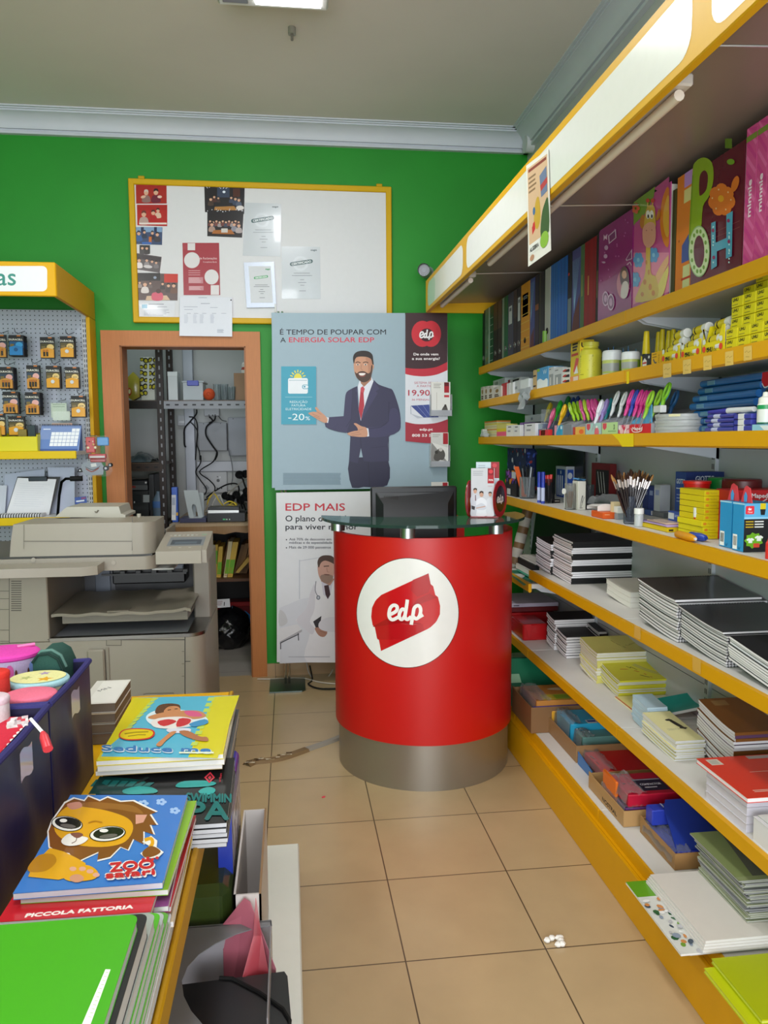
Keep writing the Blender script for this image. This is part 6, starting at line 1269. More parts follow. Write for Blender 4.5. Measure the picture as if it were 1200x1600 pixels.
t=thing('magazine_holder','clear frosted plastic folder box with scooped opening on the base deck','folder box',((hx0+hx1)/2,(hy0+hy1)/2,BD))
mb=MB().box(hx1-.003,hx1,hy0,hy1,BD+.001,hz,'a8a4a8').box(hx0,hx1-.003,hy1-.003,hy1,BD+.001,hz,'c4c0c4').box(hx0,hx1-.003,hy0,hy1-.003,BD+.001,BD+.004,'c4c0c4');mb.build('sides','frost',t)
cp_=[(630,1075),(540,1090),(440,1120),(330,1170),(240,1230),(180,1295),(150,1370),(160,1450),(200,1530),(260,1600)]
MB().prism([A6(x,y,Z=hz) for x,y in [(140,1085),(625,1045)]+cp_+[(60,1600)]],(0,0,-.002),'9c9da0').build('scooped_top','frost',t)
t=thing('elastic_folder','black elastic band folder lying inside the clear folder box','folder',(-.1,hy0+.1,BD+.005));fz=.30
P=[A6(150,1390,Z=fz),A6(695,1320,Z=fz),A6(712,1345,Z=fz),A6(735,1610,Z=fz),A6(120,1640,Z=fz)]
MB().prism(P,(0,0,-.03),'1d1c1d').build('cover','plastic',t);MB().tube([A6(x,y,Z=fz+.004) for x,y in ((350,1355),(420,1358),(560,1430),(690,1520),(725,1580),(722,1610))],.004,'0a0a0a',6).build('elastic_band','rubber',t)
MB().prism([P[0]+Vector((0,0,-.031)),P[1]+Vector((-.01,0,-.031)),P[3]+Vector((-.012,0,-.031)),P[4]+Vector((0,0,-.031))],(0,0,-(fz-.031-BD-.006)),'2b2a2c').build('pages','paper',t)
# green-brown translucent box under the shelf
t=thing('green_box','dark olive translucent box in the shadow below the display shelf','box',(-.3,1.75,BD));MB().box(-.36,-.152,hy1+.03,cy1_-.05,BD+.001,.43,'3a4a1c',.02).build('box','tint',t)

# ================================================================ goods on the two lower shelves and the base
def dims(near,far,ru,tv,z):
 N=at(*near,Z=z);Fy=at(far[0],far[1],X=N.x).y;Rx=at(ru,near[1],Y=N.y).x if ru else None;T=at(near[0],tv,Y=N.y).z;return N.x,Rx,N.y,Fy,T
Z6,Z7=SZ[6]+.0005,SZ[7]+.0005
BLK='131315'
x0,x1,y0,y1,zt=dims((860,898),(837.5,888),None,851,Z6);x1=min(x0+.21,XP-.03)
stack('notebook','black covered notebook curling up, top of the leftmost black stack','black covered notebook within the leftmost stack beneath its curled top','notebook',15,x0,x1,y0,y1,Z6,zt,BLK,'leftmost black notebook stack','e8e5ea',curl=.012,alt=4,spine='near',seed=2)
x0,x1,y0,y1,zt=dims((893,913),(864,900),1006,847,Z6)
stack('notebook','black covered notebook on top of the tall banded stack below the brush shelf','black covered notebook inside the tall black and white banded stack','notebook',21,x0,x1,y0,y1,Z6,zt,BLK,'tall banded notebook stack','e8e5ea',curl=.008,alt=3,spine='near',seed=3)
x0,x1,y0,y1,zt=dims((985,950),(947,939),None,926,Z6);x1=x0+.12
stack('notebook','small white spiral notebook on top of the short pile between taller stacks','small spiral notebook within the short pile between taller stacks','notebook',3,x0,x1,y0,y1,Z6,zt,'d8d4cc','short pile of small spiral notebooks','e0ddd6',curl=.014,spine=None,coil=('2a2a2c','far'),jit=.003,seed=4)
def spiral_stack(near,far,ru,tv,n,nt,lab,labr,g,seed,curl=.022,x1=None):
 x0,xr,y0,y1,zt=dims(near,far,ru,tv,Z6);x1_=min(x1 or xr,XP-.004);dy=.004
 z1=Z6+(zt-Z6)*(n-nt)/n
 stack('spiral_notebook',labr,labr,'notebook',n-nt,x0,x1_,y0,y1,Z6,z1,'17171a',g,'e2dee0',curl=curl,spine=None,coil=('26282c','near'),jit=.003,seed=seed)
 def top(a,W,D):a.rc(W*.13,D*.03,W*.135,D*.28,'8a8a90');a.rc(W*.7,D*.02,W*.703,D*.12,'6a6a70')
 th_=(zt-Z6)/n
 for i in range(nt):
  notebook('spiral_notebook',lab if i == nt-1 else 'second notebook under the black cover of '+g,'notebook',x0-.004*i,x1_-.01*i,y0+.012*i,y1+.008*i,z1+th_*i,th_*.96,'17171a','e2dee0',curl,None,('b8bac0','far'),g,fn='glossy',draw=None)
spiral_stack((1058,1004),(998,972),1215,938,14,2,'glossy black spiral notebook on top of the widest spiral stack','spiral notebook within the widest spiral stack under the glossy black covers','widest spiral notebook stack',5,x1=XP-.006)
spiral_stack((1134,1043),(1062,1008),1300,989,12,2,'black spiral notebook on top of the middle spiral stack, right of the widest','spiral notebook within the middle spiral stack','middle spiral notebook stack',6,x1=XP-.01)
N=at(1136,1046,Z=Z6);y0e=1.50;zt=at(1141,995,X=N.x).z
stack('spiral_notebook','dark covered notebook curling up, top of the stack cut by the right edge','white paged notebook in the stack cut by the right picture edge','notebook',9,N.x,XP-.01,y0e,N.y-.004,Z6,zt-.028,'17171a','notebook stack at the right picture edge','e6e4e6',curl=.03,spine=None,jit=.003,seed=7)
# left module: greenish folder, papers, cardboard tube, dark sheet
ZM=.787+.0005
q=[at(x,y,Z=ZM+.006) for x,y in ((803,888),(838,884),(832,902),(808,891))]
qq=at(815,888,Z=ZM)
t=thing('plastic_folder','teal plastic folder hanging over the shelf lip behind the counter','folder',(XS+.05,3.55,ZM));MB().add([(XS-.03,3.42,ZM-.012),(XS+.02,3.42,ZM+.004),(XS+.24,3.45,ZM+.006),(XS+.24,3.75,ZM+.006),(XS+.0,3.75,ZM+.004),(XS-.025,3.62,ZM-.004)],[(0,1,2,3,4,5)],'12795c').build('sheet','plastic',t);MB().box(XS+.03,XS+.22,3.46,3.74,ZM+.0065,ZM+.008,'3a9a7c').build('inner_sheets','paper',t)
for i,(c,h_,lab) in enumerate((('d2cec6',.024,'white paged book under the black book behind the counter'),('17171a',.03,'black book between white ones on the shelf behind the counter'),('c9c4bb',.012,'white paper block topmost on the shelf behind the counter'))):
 zz_=ZM+.009+(0,.0245,.055)[i];notebook('book',lab,'book',XS+.045+.01*i,XS+.26,3.52+.01*i,3.80,zz_,h_,c,('dcd8d0','1d1d20','d4d0c8')[i],0,None,None,'books behind the counter')
notebook('paper_block','small curled white paper block beside the leftmost black stack','paper',XS+.07,XS+.2,3.42,3.5,ZM+.0095,.05,'d6d2ca','d0ccc4',0,None,None,None,rot=.1)
q0=at(818,815,Y=3.86);t=thing('cardboard_tube','brown cardboard roll with white bands leaning behind the counter','tube',(XS+.06,3.9,ZM));p0,p1=Vector((XS+.05,3.84,ZM+.02)),Vector((XS+.13,3.86,1.10));MB().tube([p0,p1],.028,'6f5232',16).build('roll','card',t)
for i,u in enumerate((.12,.38,.66)):MB().tube([p0.lerp(p1,u),p0.lerp(p1,u+.16)],.0286,'a9a49a',16,cap=False).build('white_band','paper',t)
solo('dark_sheet',MB().prism([(XP-.03,3.45,ZM+.001),(XP-.06,4.2,ZM+.001),(XP-.02,4.2,1.11),(XP-.006,3.45,1.11)],(.004,0,0),'0f1f14'),'card','dark green board leaning against the back panel under the brush shelf','board')
# ---- shelf 7
q=at(817,1001.5,Z=Z7);r0=at(855.5,1001,Y=q.y).x
ht=at(817,976,Y=q.y).z
t=thing('gift_wrap_package','bright red wrapped package in front on the shelf behind the counter','package',((q.x+r0)/2,q.y+.1,Z7));MB().box(q.x,r0,q.y,q.y+.2,Z7,ht,'a8161a',.006).build('wrapped_box','glossy',t);MB().prism([(q.x+.01,q.y-.001,ht),(q.x+.03,q.y-.001,Z7+.01),(q.x+.04,q.y-.001,ht)],(0,-.003,0),'b21c20').build('wrapping_fold','glossy',t)
h2=at(806,957,Y=q.y+.23).z
t=thing('gift_wrap_package','taller dark red wrapped package behind the bright red one','package',(q.x+.1,q.y+.4,Z7));MB().box(q.x-.04,q.x+.24,q.y+.21,q.y+.5,Z7,h2,'8a1216',.008).build('wrapped_box','glossy',t)
h3=at(803,942,Y=q.y+.25).z
t=thing('red_carton','dark red carton with pale grey top strip above the wrapped packages','carton',(q.x+.12,q.y+.4,h2));MB().box(q.x-.02,q.x+.26,q.y+.23,q.y+.5,h2+.001,h3-.02,'5a0c10',.003).build('box','card',t);MB().box(q.x-.02,q.x+.26,q.y+.228,q.y+.5,h3-.0195,h3,'a9a2b0',.002).build('lid','card',t);a=Art(flat((q.x,q.y+.2275,h3-.002),(1,0,0),(0,0,-1),(0,-1,0)));a.rc(.02,.006,.05,.011,'3a3540');a.build('lid_print','paper',t)
x0,x1,y0,y1,zt=dims((885,1029),(856,1004),None,965,Z7);zt=at(858,958,X=x0).z
stack('notebook','black covered notebook topping the farthest black stack on the lower shelf','black covered notebook in the farthest stack beside the red package','notebook',14,x0-.004,x0+.2,y0+.14,y1,Z7,zt-.012,BLK,'farthest black stack on the lower shelf','e6e2e4',curl=.015,spine=None,seed=8)
zt2=at(893,998,X=x0).z
stack('notebook','black covered notebook on the short front stack beside the cream notebooks','black covered notebook in the short front stack','notebook',8,x0,x0+.14,y0,y0+.13,Z7,zt2-.01,BLK,'short black stack on the lower shelf','e6e2e4',curl=.014,spine=None,seed=9,cv=.0008)
xb0=x0+.15;zt3=at(905,968,X=xb0).z
stack('notebook','black covered notebook on the stack behind the pale yellow notebooks','black covered notebook in the stack behind the pale yellow notebooks','notebook',11,xb0,XP-.01,y0+.0,y0+.13,Z7,zt3,BLK,'black stack behind the pale yellow one','c9c6cc',curl=.012,alt=2,spine='near',seed=10)
x0,x1,y0,y1,zt=dims((932,1068),(904,1045),1026,1020,Z7)
def ytop(a,W,D):a.ln([(W*.45,D*.25),(W*.5,D*.5),(W*.6,D*.8)],.003,'8a8434',3);a.tx('Caderno',W*.62,D*.6,.012,'8d8636',w=W*.25,rot=-.5)
stack('notebook','pale yellow notebook on top of the stack left of the bright yellow one','pale yellow edged notebook within the stack left of the bright yellow one','notebook',12,x0,x1,y0,y0+.18,Z7,zt-.002,'d3cb72','pale yellow notebook stack','d9d6cc',curl=.02,alt=3,spine='near',draw=ytop,seed=11,cv=.0006)
yg1=y0
x0,x1,y0,y1,zt=dims((966,1089),(935,1068),1063.5,1063.5,Z7)
def ytop2(a,W,D):a.ln([(W*.2,D*.35),(W*.35,D*.4),(W*.5,D*.62),(W*.58,D*.99)],.005,'c25a1c',4);a.ln([(W*.34,D*.22),(W*.38,D*.32),(W*.4,D*.26),(W*.46,D*.42)],.003,'4a4416',3);a.ln([(W*.42,D*.7),(W*.52,D*.86)],.006,'6a6420');a.ln([(W*.5,D*.12),(W*.66,D*.5),(W*.8,D*.7)],.006,'a8a878',3);a.ln([(W*.46,D*.16),(W*.6,D*.5),(W*.74,D*.74)],.005,'a8a878',3);a.rc(W*.96,0,W,D,'a8521c')
stack('notebook','bright yellow notebook with orange stripe on top of the stack beside the teal folder','bright yellow spined notebook within the orange striped stack','notebook',9,x0,x1,y0,y0+.17,Z7,zt,'d6cf34','bright yellow notebook stack','d2d2d0',curl=.02,alt=2,spine='near',draw=ytop2,seed=12,cv=.0007)
q=[at(x,y,Z=Z7+.008) for x,y in ((963,1090),(993,1089),(1010,1113),(1003,1117))]
t=notebook('booklet','thin cream booklet with red edge lying flat before the teal folder','booklet',q[0].x+.0,q[0].x+.13,y0-.17,y0-.012,Z7,.007,'d8cf86','e0dcc8',0,None,None,None,draw=lambda a,W,D:(a.rc(0,0,.006,D,'c85a3a'),a.rc(W*.3,D*.5,W*.6,D*.62,'2a2420'),a.rc(W*.35,D*.7,W*.7,D*.8,'b04a30')))
Q=[at(1000,1096,Z=Z7+.05),at(1077,1082,Z=Z7+.06),at(1106,1102,Z=Z7+.055),at(1023,1119,Z=Z7+.02)]
t=thing('plastic_folder','teal plastic folder lying askew behind the cream notebooks','folder',(sum(p.x for p in Q)/4,sum(p.y for p in Q)/4,Z7));rows=[[Q[0].lerp(Q[3],i/6).lerp(Q[1].lerp(Q[2],i/6),j/6)+Vector((0,0,-.012*math.sin(math.pi*i/6))) for j in range(7)] for i in range(7)];MB().strip(rows,'11897f').strip([[p-Vector((0,0,.002)) for p in r] for r in rows],'0e7a70').build('cover','plastic',t);MB().strip([[p-Vector((0,0,.004)) for p in r] for r in rows],'d8d6d2').strip([rows[6],[p-Vector((0,0,.01)) for p in rows[6]]],'e4e2de').strip([[r[0] for r in rows],[r[0]-Vector((0,0,.009)) for r in rows]],'e4e2de').build('papers','paper',t)
MB().box(Q[3].x+.02,Q[1].x-.02,Q[3].y+.01,Q[1].y-.03,Z7,Z7+.006,'c9c5bd').build('lower_sheets','paper',t)
x0,x1,y0,y1,zt=dims((1055,1190),(1003,1150),1101,1158,Z7)
def cream(a,W,D):a.tx('SEBENTA',W*.2,D*.64,.014,'a8a48a',w=W*.42,rot=-.05);a.sm([(W*.58,D*.3),(W*.66,D*.26),(W*.74,D*.34),(W*.82,D*.5),(W*.84,D*.62),(W*.74,D*.6),(W*.64,D*.48)],'2a2622',4);a.el(W*.6,D*.3,.012,.008,'2a2622',8);a.el(W*.78,D*.58,.014,.006,'3a352e',8)
stack('notebook','cream notebook with small black drawing on top of its low stack','cream notebook within the low stack beside the brown stack','notebook',12,x0,x1,y0,y1,Z7,zt,'dcd59e','cream notebook stack','d3d4da',curl=.01,alt=5,spine=None,draw=cream,seed=13)
xc1,yc0,yc1=x1,y0,y1
N=at(1147,1188,X=xc1+.006);yj0=N.y;zj=at(1138,1138,X=xc1+.006).z;yj1=at(1098,1102,X=xc1+.006).y
stack('notebook','brown covered notebook curling up on top of the tall stack at right','notebook with dark edge lines within the tall brown topped stack','notebook',15,xc1+.006,XP-.008,yj0,max(yj1,yj0+.2),Z7,zj,'7a4a1a','brown topped notebook stack','dcd8dc',curl=.03,alt=3,spine='near',covers=['7a4a1a','5a3a5a','4a4458','7a4a1a'],seed=14,jit=.003,draw=lambda a,W,D:a.rc(W*.2,D*.06,W*.5,D*.2,'8f6a3c'))
stack('notepad','pale blue notepad topping the narrow pile between teal folder and brown stack','pale blue notepad in the narrow pile beside the brown stack','notepad',12,xc1-.075,xc1-.004,yc1+.008,yc1+.12,Z7,Z7+.085,'a9c0cc','pale blue notepad pile','b4c8d4',curl=.008,spine=None,seed=15,jit=.002)
# red covered pad block and the green edged block
K=at(1168,1247,Z=Z7+.10);k0=at(1088,1191,X=K.x);Zk=Z7+.10
kx0,ky0,ky1=K.x,K.y,min(k0.y,yc0-.01)
for i in range(4):notebook('pad_block','white pad block lying under the red covered pad','pad',kx0+.012,XP-.01,ky0+.02,ky1-.03,Z7+.0215*i,.021,'cfccd4','cbc8d2',0,None,None,'white pads under the red one')
def redpad(a,W,D):a.rc(W*.06,D*.05,W*.17,D*.2,'d8cfc0');a.rc(W*.07,D*.07,W*.15,D*.18,'b8b4a8');a.rc(W*.3,D*.42,W*.62,D*.428,'f0c8b8');a.lines(W*.12,D*.84,W*.3,2,D*.03,'f0c8b8',.003);a.rc(W*.45,D*.02,W*.95,D*.1,'b0a8a8')
notebook('pad','orange red covered pad with white label on the white pad blocks','pad',kx0,XP-.008,ky0,ky1,Z7+.0865,.0135,'d8361f','e6e2e4',0,None,None,None,draw=redpad,fn='glossy',cv=.0014)
q=at(1160,1262,X=kx0+.02)
t=notebook('pad','white pad with green corner print at the right picture edge','pad',kx0+.02,XP-.01,1.52,ky0-.012,Z7,.062,'d2d4d0','d6d8d6',0,None,None,None,draw=lambda a,W,D:(a.rc(W*.12,0,W,D*.9,'3f9a2a'),a.lines(W*.35,D*.1,W*.8,3,D*.05,'dfe8da',.003)))
notebook('pad','plain white pad under the green cornered one at the right edge','pad',kx0+.008,kx0+.0195,1.52,ky0-.012,Z7,.06,'d8d8da','d8d8da')
# ---- base deck boxes
ZB=BASEZ+.0015
def tray_box(label,near,far,ru,tv,tvf,z,c,name='cardboard_tray',xr=None,cat='box',print_=None,flap=0):
 N=at(*near,Z=z);Fy=at(*far,X=N.x).y;Rx=xr or at(ru,near[1],Y=N.y).x;T=at(near[0],tv,Y=N.y).z;x0,x1,y0,y1=N.x,Rx,N.y,Fy;w=.004
 t=thing(name,label,cat,((x0+x1)/2,(y0+y1)/2,z),'cardboard trays on the base shelf')
 mb=MB();zf=T if tvf is None else tvf
 mb.prism([(x0,y0,z),(x0,y0,T),(x0,y0+(y1-y0)*.12,T),(x0,y0+(y1-y0)*.3,zf),(x0,y0+(y1-y0)*.85,zf),(x0,y1,T+.006),(x0,y1,z)],(w,0,0),c)
 mb.box(x0+w,x1,y0,y0+w,z,T,c).box(x0+w,x1,y1-w,y1,z,T,c).box(x1-w,x1,y0+w,y1-w,z,T,c).box(x0+w,x1-w,y0+w,y1-w,z,z+.003,c);mb.build('tray_walls','card',t)
 if print_:a=Art(flat((x0,y1,T),(0,-1,0),(0,0,-1),(-1,0,0)));print_(a,y1-y0,T-z);a.build('tray_print','paper',t)
 return x0,x1,y0,y1,T
def crinkle(label,x0,x1,y0,y1,z,amp,seed,name='clear_film',fold=.0):
 rnd=random.Random(seed);rows=[[Vector((x0+(x1-x0)*i/10,y0+(y1-y0)*j/8,z+rnd.uniform(0,amp)-(fold if i == 0 else 0))) for i in range(11)] for j in range(9)];return MB().strip(rows,'e4e8ec')
def pack(label,x0,x1,y0,y1,z,th,c,cat='folder pack',name='folder_pack',draw=None,film=None,fn='plastic',g=None,rot=0,n=1):
 t=thing(name,label,cat,((x0+x1)/2,(y0+y1)/2,z),g);MB().box(x0,x1,y0,y1,z,z+th,c,.003).build('folders',fn,t)
 if draw:a=Art(flat((x0,y1,z+th),(1,0,0),(0,-1,0),(0,0,1)));draw(a,x1-x0,y1-y0);a.build('pack_print','glossy',t)
 if film is not None:crinkle('',x0-.012,x0+.2*(x1-x0),y0-.008,y1,z+th+.001,.014,film,fold=th*.8).build('film_wrap','clear',t)
 if rot:t.rotation_euler.x=rot
 return t
x0,x1,y0,y1,T=tray_box('brown cardboard tray nearest the counter with orange pack inside',(829.6,1146),(800,1110),None,1106,None,ZB,'7d5a38',xr=XP-.02)
pack('orange paper pack with yellow label inside the tray nearest the counter',x0+.03,x1-.03,y0+.02,y1-.05,ZB+.05,T-ZB-.03,'b87a34',draw=lambda a,W,D:(a.rc(W*.12,D*.62,W*.85,D*.95,'c9b53a'),a.rc(W*.3,D*.66,W*.5,D*.9,'8aa82a'),a.rc(W*.55,D*.66,W*.8,D*.9,'b49ac0'),a.bars(W*.66,D*.7,W*.8,D*.9),a.sm([(W*.3,D*.3),(W*.45,D*.22),(W*.55,D*.3),(W*.45,D*.4)],'d8c09a',3)),film=1,fn='card')
pack('blue folder edge in front of the orange pack in the first tray',x0+.01,x1-.01,y0+.005,y0+.018,ZB+.004,T-ZB-.004,'22348e')
q0=at(802,1033,Y=y1+.12);t=thing('plastic_folder','dark green folder with pale label standing behind the first tray','folder',(x0+.1,y1+.1,ZB));zt_=q0.z
MB().prism([(x0-.03,y1+.06,ZB),(XP-.03,y1+.06,ZB),(XP-.03,y1+.16,zt_),(x0-.05,y1+.16,zt_)],(0,.02,0),'0b6a47').build('cover','plastic',t);MB().prism([(x0+.02,y1+.1-.002,ZB+.1),(x0+.075,y1+.1-.002,ZB+.1),(x0+.07,y1+.146-.004,zt_-.05),(x0+.015,y1+.146-.004,zt_-.05)],(0,-.001,0),'8fb894').build('label','paper',t)
x0,x1,y0b,y1b,T=tray_box('low cardboard tray second from the counter, holding blue and clear packs',(900,1192),(852,1147),None,1166,None,ZB,'96734c',xr=XP-.02)
zz_=at(868,1112,X=x0+.02).z
pack('yellow folder edge at the far end of the second tray',x0+.012,x1-.05,y1b-.05,y1b-.02,ZB+.004,zz_-ZB-.01,'d0982c')
pack('sky blue folder pack in clear film in the second tray',x0+.03,x1-.02,y0b+.14,y1b-.055,ZB+.005,zz_-ZB-.005,'2a9cc4',draw=lambda a,W,D:(a.rc(W*.3,D*.75,W*.75,D*.98,'d4dae0'),a.rc(W*.32,D*.78,W*.46,D*.9,'2f4f9a')),film=2)
pack('grey green folder pack in clear film before the sky blue one',x0+.05,x1-.02,y0b+.06,y0b+.135,ZB+.005,zz_-ZB-.03,'5f8a84',film=3)
xR,yR0,yR1=x0+.035,y0b-.18,y0b+.05;zr_=at(905,1160,X=xR).z
pack('red folder pack with clear film in front of the grey green pack',xR,x1-.02,yR0,yR1,ZB+.004,zr_-ZB-.02,'c4141c',film=4)
q=at(919,1213,Z=ZB);MBb=MB().prism([(x0+.003,y0b-.15,ZB),(x0+.003,y0b-.01,ZB),(x0+.003,y0b-.01,ZB+.05),(x0+.003,y0b-.15,ZB+.03)],(.003,0,0),'2f6fb0');solo('blue_sheet',MBb,'plastic','narrow blue plastic sheet standing along the edge below the red pack','sheet')
def nost(a,W,D):a.tx('NOSTRAL',W*.42,D*.82,D*.26,'2a1d10',w=W*.4,bold=.0008)
x0,x1,y0c,y1c,T=tray_box('cardboard tray printed with dark lettering, holding the red binder pack',(974,1292.6),(919.5,1231),None,1268,None,ZB,'b08a58',xr=XP-.02,print_=nost)
def redb(a,W,D):a.rc(W*.2,D*.3,W*.52,D*.85,'25233e');a.rc(W*.205,D*.32,W*.515,D*.36,'b8b4c8');a.tx('COMPACTOR',W*.24,D*.6,.013,'d8d4e0',w=W*.24,bold=.0006);a.rc(W*.26,D*.68,W*.4,D*.72,'d8d4e0');a.rc(W*.56,D*.3,W*.8,D*.6,'b8a8a4')
zq_=at(985,1240,X=x0+.03).z
pack('crimson binder pack with dark printed label in clear film',x0+.02,x1-.01,y0c+.01,y0c+.17,ZB+.06,zq_-ZB-.062,'b81434',draw=redb,film=5)
pack('purple folder pack lying under the crimson binder pack',x0+.012,x1-.01,y0c+.012,y0c+.2,ZB+.005,.052,'5a2a6a',film=6)
pack('orange folder edge showing inside the lettered tray',x0+.008,x0+.018,y0c+.08,y0c+.19,ZB+.005,.11,'d86a1c')
x0,x1,y0d,y1d,T=tray_box('cardboard tray with blue plastic folders, right of the lettered tray',(1054,1360),(1000,1297),None,1335,None,ZB,'a07848',xr=XP-.02)
pack('bright blue folder pack in the tray right of the lettered one',x0+.008,x1-.01,y0d+.02,y1d-.02,ZB+.004,T-ZB-.012,'1f35a8',film=7)
pack('small blue folder pack standing at the far end of that tray',x0+.01,x0+.1,y1d-.06,y1d-.015,T-.0,.05,'2c3fae',draw=lambda a,W,D:a.rc(W*.5,0,W*.56,D,'c8d0f0'))
t=thing('clip_folder','dark blue folder with small label leaning upright in the blue tray','folder',(x0+.1,y0d+.12,T));P=[(x0+.02,y0d+.03,T-.01),(x0+.05,y0d+.17,T+.052),(x0+.07,y0d+.2,T+.062),(x1-.02,y0d+.2,T+.062),(x1-.02,y0d+.03,T-.01)]
MB().prism(P,(0,0,.004),'1e3590').build('cover','plastic',t);a=Art(lambda u,v,h:Vector((x0+.08+u,y0d+.18-v,T+.0585-v*.42+h)));a.rr(0,0,.06,.018,.006,'c4c8d0');a.rc(.02,.03,.035,.034,'b0b8d8');a.build('label','paper',t)
# brochures, boards, lime folders near the viewer
ZW=ZB+.0265
q=[at(1016,1362,Z=ZW+.02),at(1100,1470,Z=ZW+.02)];wx0=q[1].x;wy0,wy1=q[1].y,q[0].y
def cover_art(a,W,D):
 a.rc(0,0,W*.5,D*.24,'5f9a1c');a.rc(0,D*.24,W,D,'d2d4cf')
 rnd=random.Random(5)
 for k in range(70):x,y=rnd.uniform(.004,.11),D*(.27+.72*rnd.random());a.el(x,y,rnd.uniform(.004,.011),rnd.uniform(.004,.011),rnd.choice(('2f5f3a','6f9a3a','8a96a8','3a4a5a','c8864a','e8e8e6','e8e8e6','b8b8bc')),7,rnd.random()*3)
def wboard(lab,x0,x1,y0,y1,z,th,c,draw=None,name='card_sheet_pack'):t=notebook(name,lab,'card pack',x0,x1,y0,y1,z,th,c,'d9d6d2',0,None,None,'card packs at the right foreground',draw=draw,cv=.0006,fn='glossy');return t
lx_=at(1064,1491,Z=ZB+.014).x;ly_=at(1064,1491,Z=ZB+.014).y;lyf=at(992.5,1377,Z=ZB+.014).y
wboard('card pack with white reverse lowest under the boards in the foreground',lx_+.03,XP-.08,ly_+.01,lyf-.03,ZB,.008,'c9ccc8')
wboard('glossy pack with green and leafy printed cover under the white boards',lx_,XP-.06,ly_,lyf,ZB+.0085,.006,'c8ccc6',cover_art)
for i in range(4):wboard(('white board lowest of the four on the leafy printed pack','second white board on the leafy printed pack','third white board on the leafy printed pack','topmost plain white board, lying before the grey brochures')[i],wx0-.002+.002*i,XP-.03,wy0,wy1-.004*i,ZB+.015+.0078*i,.0076,'d8d2ca',name='white_board')
N=at(1167,1442,Z=ZW+.0205);bxx=N.x;bny=N.y;bfy=at(1090,1378,X=bxx).y;bzt=at(1147,1352,X=bxx).z;bz0=ZW+.0205
def broch(a,W,D):a.rc(0,0,W,D,'55584e');a.pg([(0,0),(W*.3,0),(W*.15,D),(0,D)],'7d8a58');a.rc(0,D*.93,W,D,'8a9468');[a.ln([(W*.3+.02*k,D*(.2+.15*k)),(W*.36+.02*k,D*(.26+.15*k)),(W*.44+.02*k,D*(.22+.15*k))],.003,'1d1f1c',3) for k in range(5)];a.sm([(W*.35,D*.55),(W*.5,D*.5),(W*.6,D*.62),(W*.45,D*.7)],'3a3d38',3)
rnd=random.Random(9);nb=26;thb=(bzt-bz0)/nb
pr=[notebook('brochure','grey green brochure within the tall fanned pile on the white boards','brochure',bxx,XP-.012,bny,bfy,bz0,thb*.94,c_,pg_,0,None,None,'tall fanned brochure pile',cv=.0004) for c_,pg_ in (('a3aa88','aaaaa6'),('7f8082','97979a'))]
pr[1].location += Vector((.006,.006,thb))
for i in range(2,nb-1):dup(pr[i % 2 if i > 8 else (0 if i < 6 else 1)],loc=Vector(((bxx+XP-.012)/2+rnd.uniform(-.006,.006)-.004*(i > 14)-.018*max(0,i-16)/10,(bny+bfy)/2+rnd.uniform(-.006,.006),bz0+thb*i)),rz=rnd.uniform(-.03,.03))
notebook('brochure','dark grey brochure with green band on top of the tall fanned pile','brochure',bxx-.028,XP-.03,bny-.004,bfy,bz0+thb*(nb-1),thb*.94,'6a6f58','a3a3a0',0,None,None,'tall fanned brochure pile',cv=.0004,draw=broch,fn='glossy')
for i,(qa,qb,zz_,c) in enumerate((((1105,1512),(1165,1602),ZB+.0,'b9c20c'),((1118,1497),(1188,1600),ZB+.014,'a6b004'))):
 A_,B_=at(*qa,Z=zz_+.012),at(*qb,Z=zz_+.012)
 notebook('plastic_folder',('lime yellow folder lowest in the bottom right corner','lime yellow folder on top in the bottom right corner')[i],'folder',(A_.x+B_.x)/2,XP-.04,1.42,A_.y,zz_,.0125,c,'c8cf5a',0,None,None,'lime folders in the bottom right corner',fn='plastic',cv=.003)

# ================================================================ brush shelf (z 1.165)
Z5,Z4,Z3,Z2=(SZ[k]+.0006 for k in (5,4,3,2))
def Yu(u,X,v=690):return at(u,v,X=X).y
def sbox(name,label,cat,ul,ur,vt,X0,dep,z,c,fn='card',g=None,art=None,near=None,b=.002,gap=.001,part='box',top=None):
 """box whose aisle face spans columns ul..ur; top row vt at the nearer edge"""
 y1,y0=Yu(ul,X0)-gap,Yu(ur,X0)+gap
 zt=top if top is not None else at(ur,vt,X=X0).z;zt=max(zt,z+.006);X1=min(X0+dep,XP-.004)
 t=thing(name,label,cat,((X0+X1)/2,(y0+y1)/2,z),g);MB().box(X0,X1,y0,y1,z,zt,c,b).build(part,fn,t);D,H,W=y1-y0,zt-z,X1-X0
 if art:a=Art(flat((X0,y1,zt),(0,-1,0),(0,0,-1),(-1,0,0)),clip=(0,0,D,H));a.rc(0,0,D,H,c);art(a,D,H);a.build('side_print','paper',t)
 if near:a=Art(flat((X0,y0,zt),(1,0,0),(0,0,-1),(0,-1,0)),clip=(0,0,W,H));near(a,W,H);a.build('end_print','paper',t)
 return t
def cup(label,u0,u1,vt,vb,X,z,c='c8d0d4',name='pen_cup',fn='clear',cat='pen cup',g=None):
 c0=at((u0+u1)/2,vb,X=X);r=(u1-u0)/2/F*(c0-Vector((0,0,EYE))).dot(W_);cx=X+r;c0=at((u0+u1)/2,vb,X=cx);h=at((u0+u1)/2,vt,X=cx).z-z
 t=thing(name,label,cat,(cx,c0.y,z),g);MB().lathe((cx,c0.y,z),[(0,0),(r*.9,0),(r,.004),(r,h),(r*.94,h),(r*.92,.006),(0,.006)],c,20).build('cup',fn,t);return t,Vector((cx,c0.y,z)),r,h
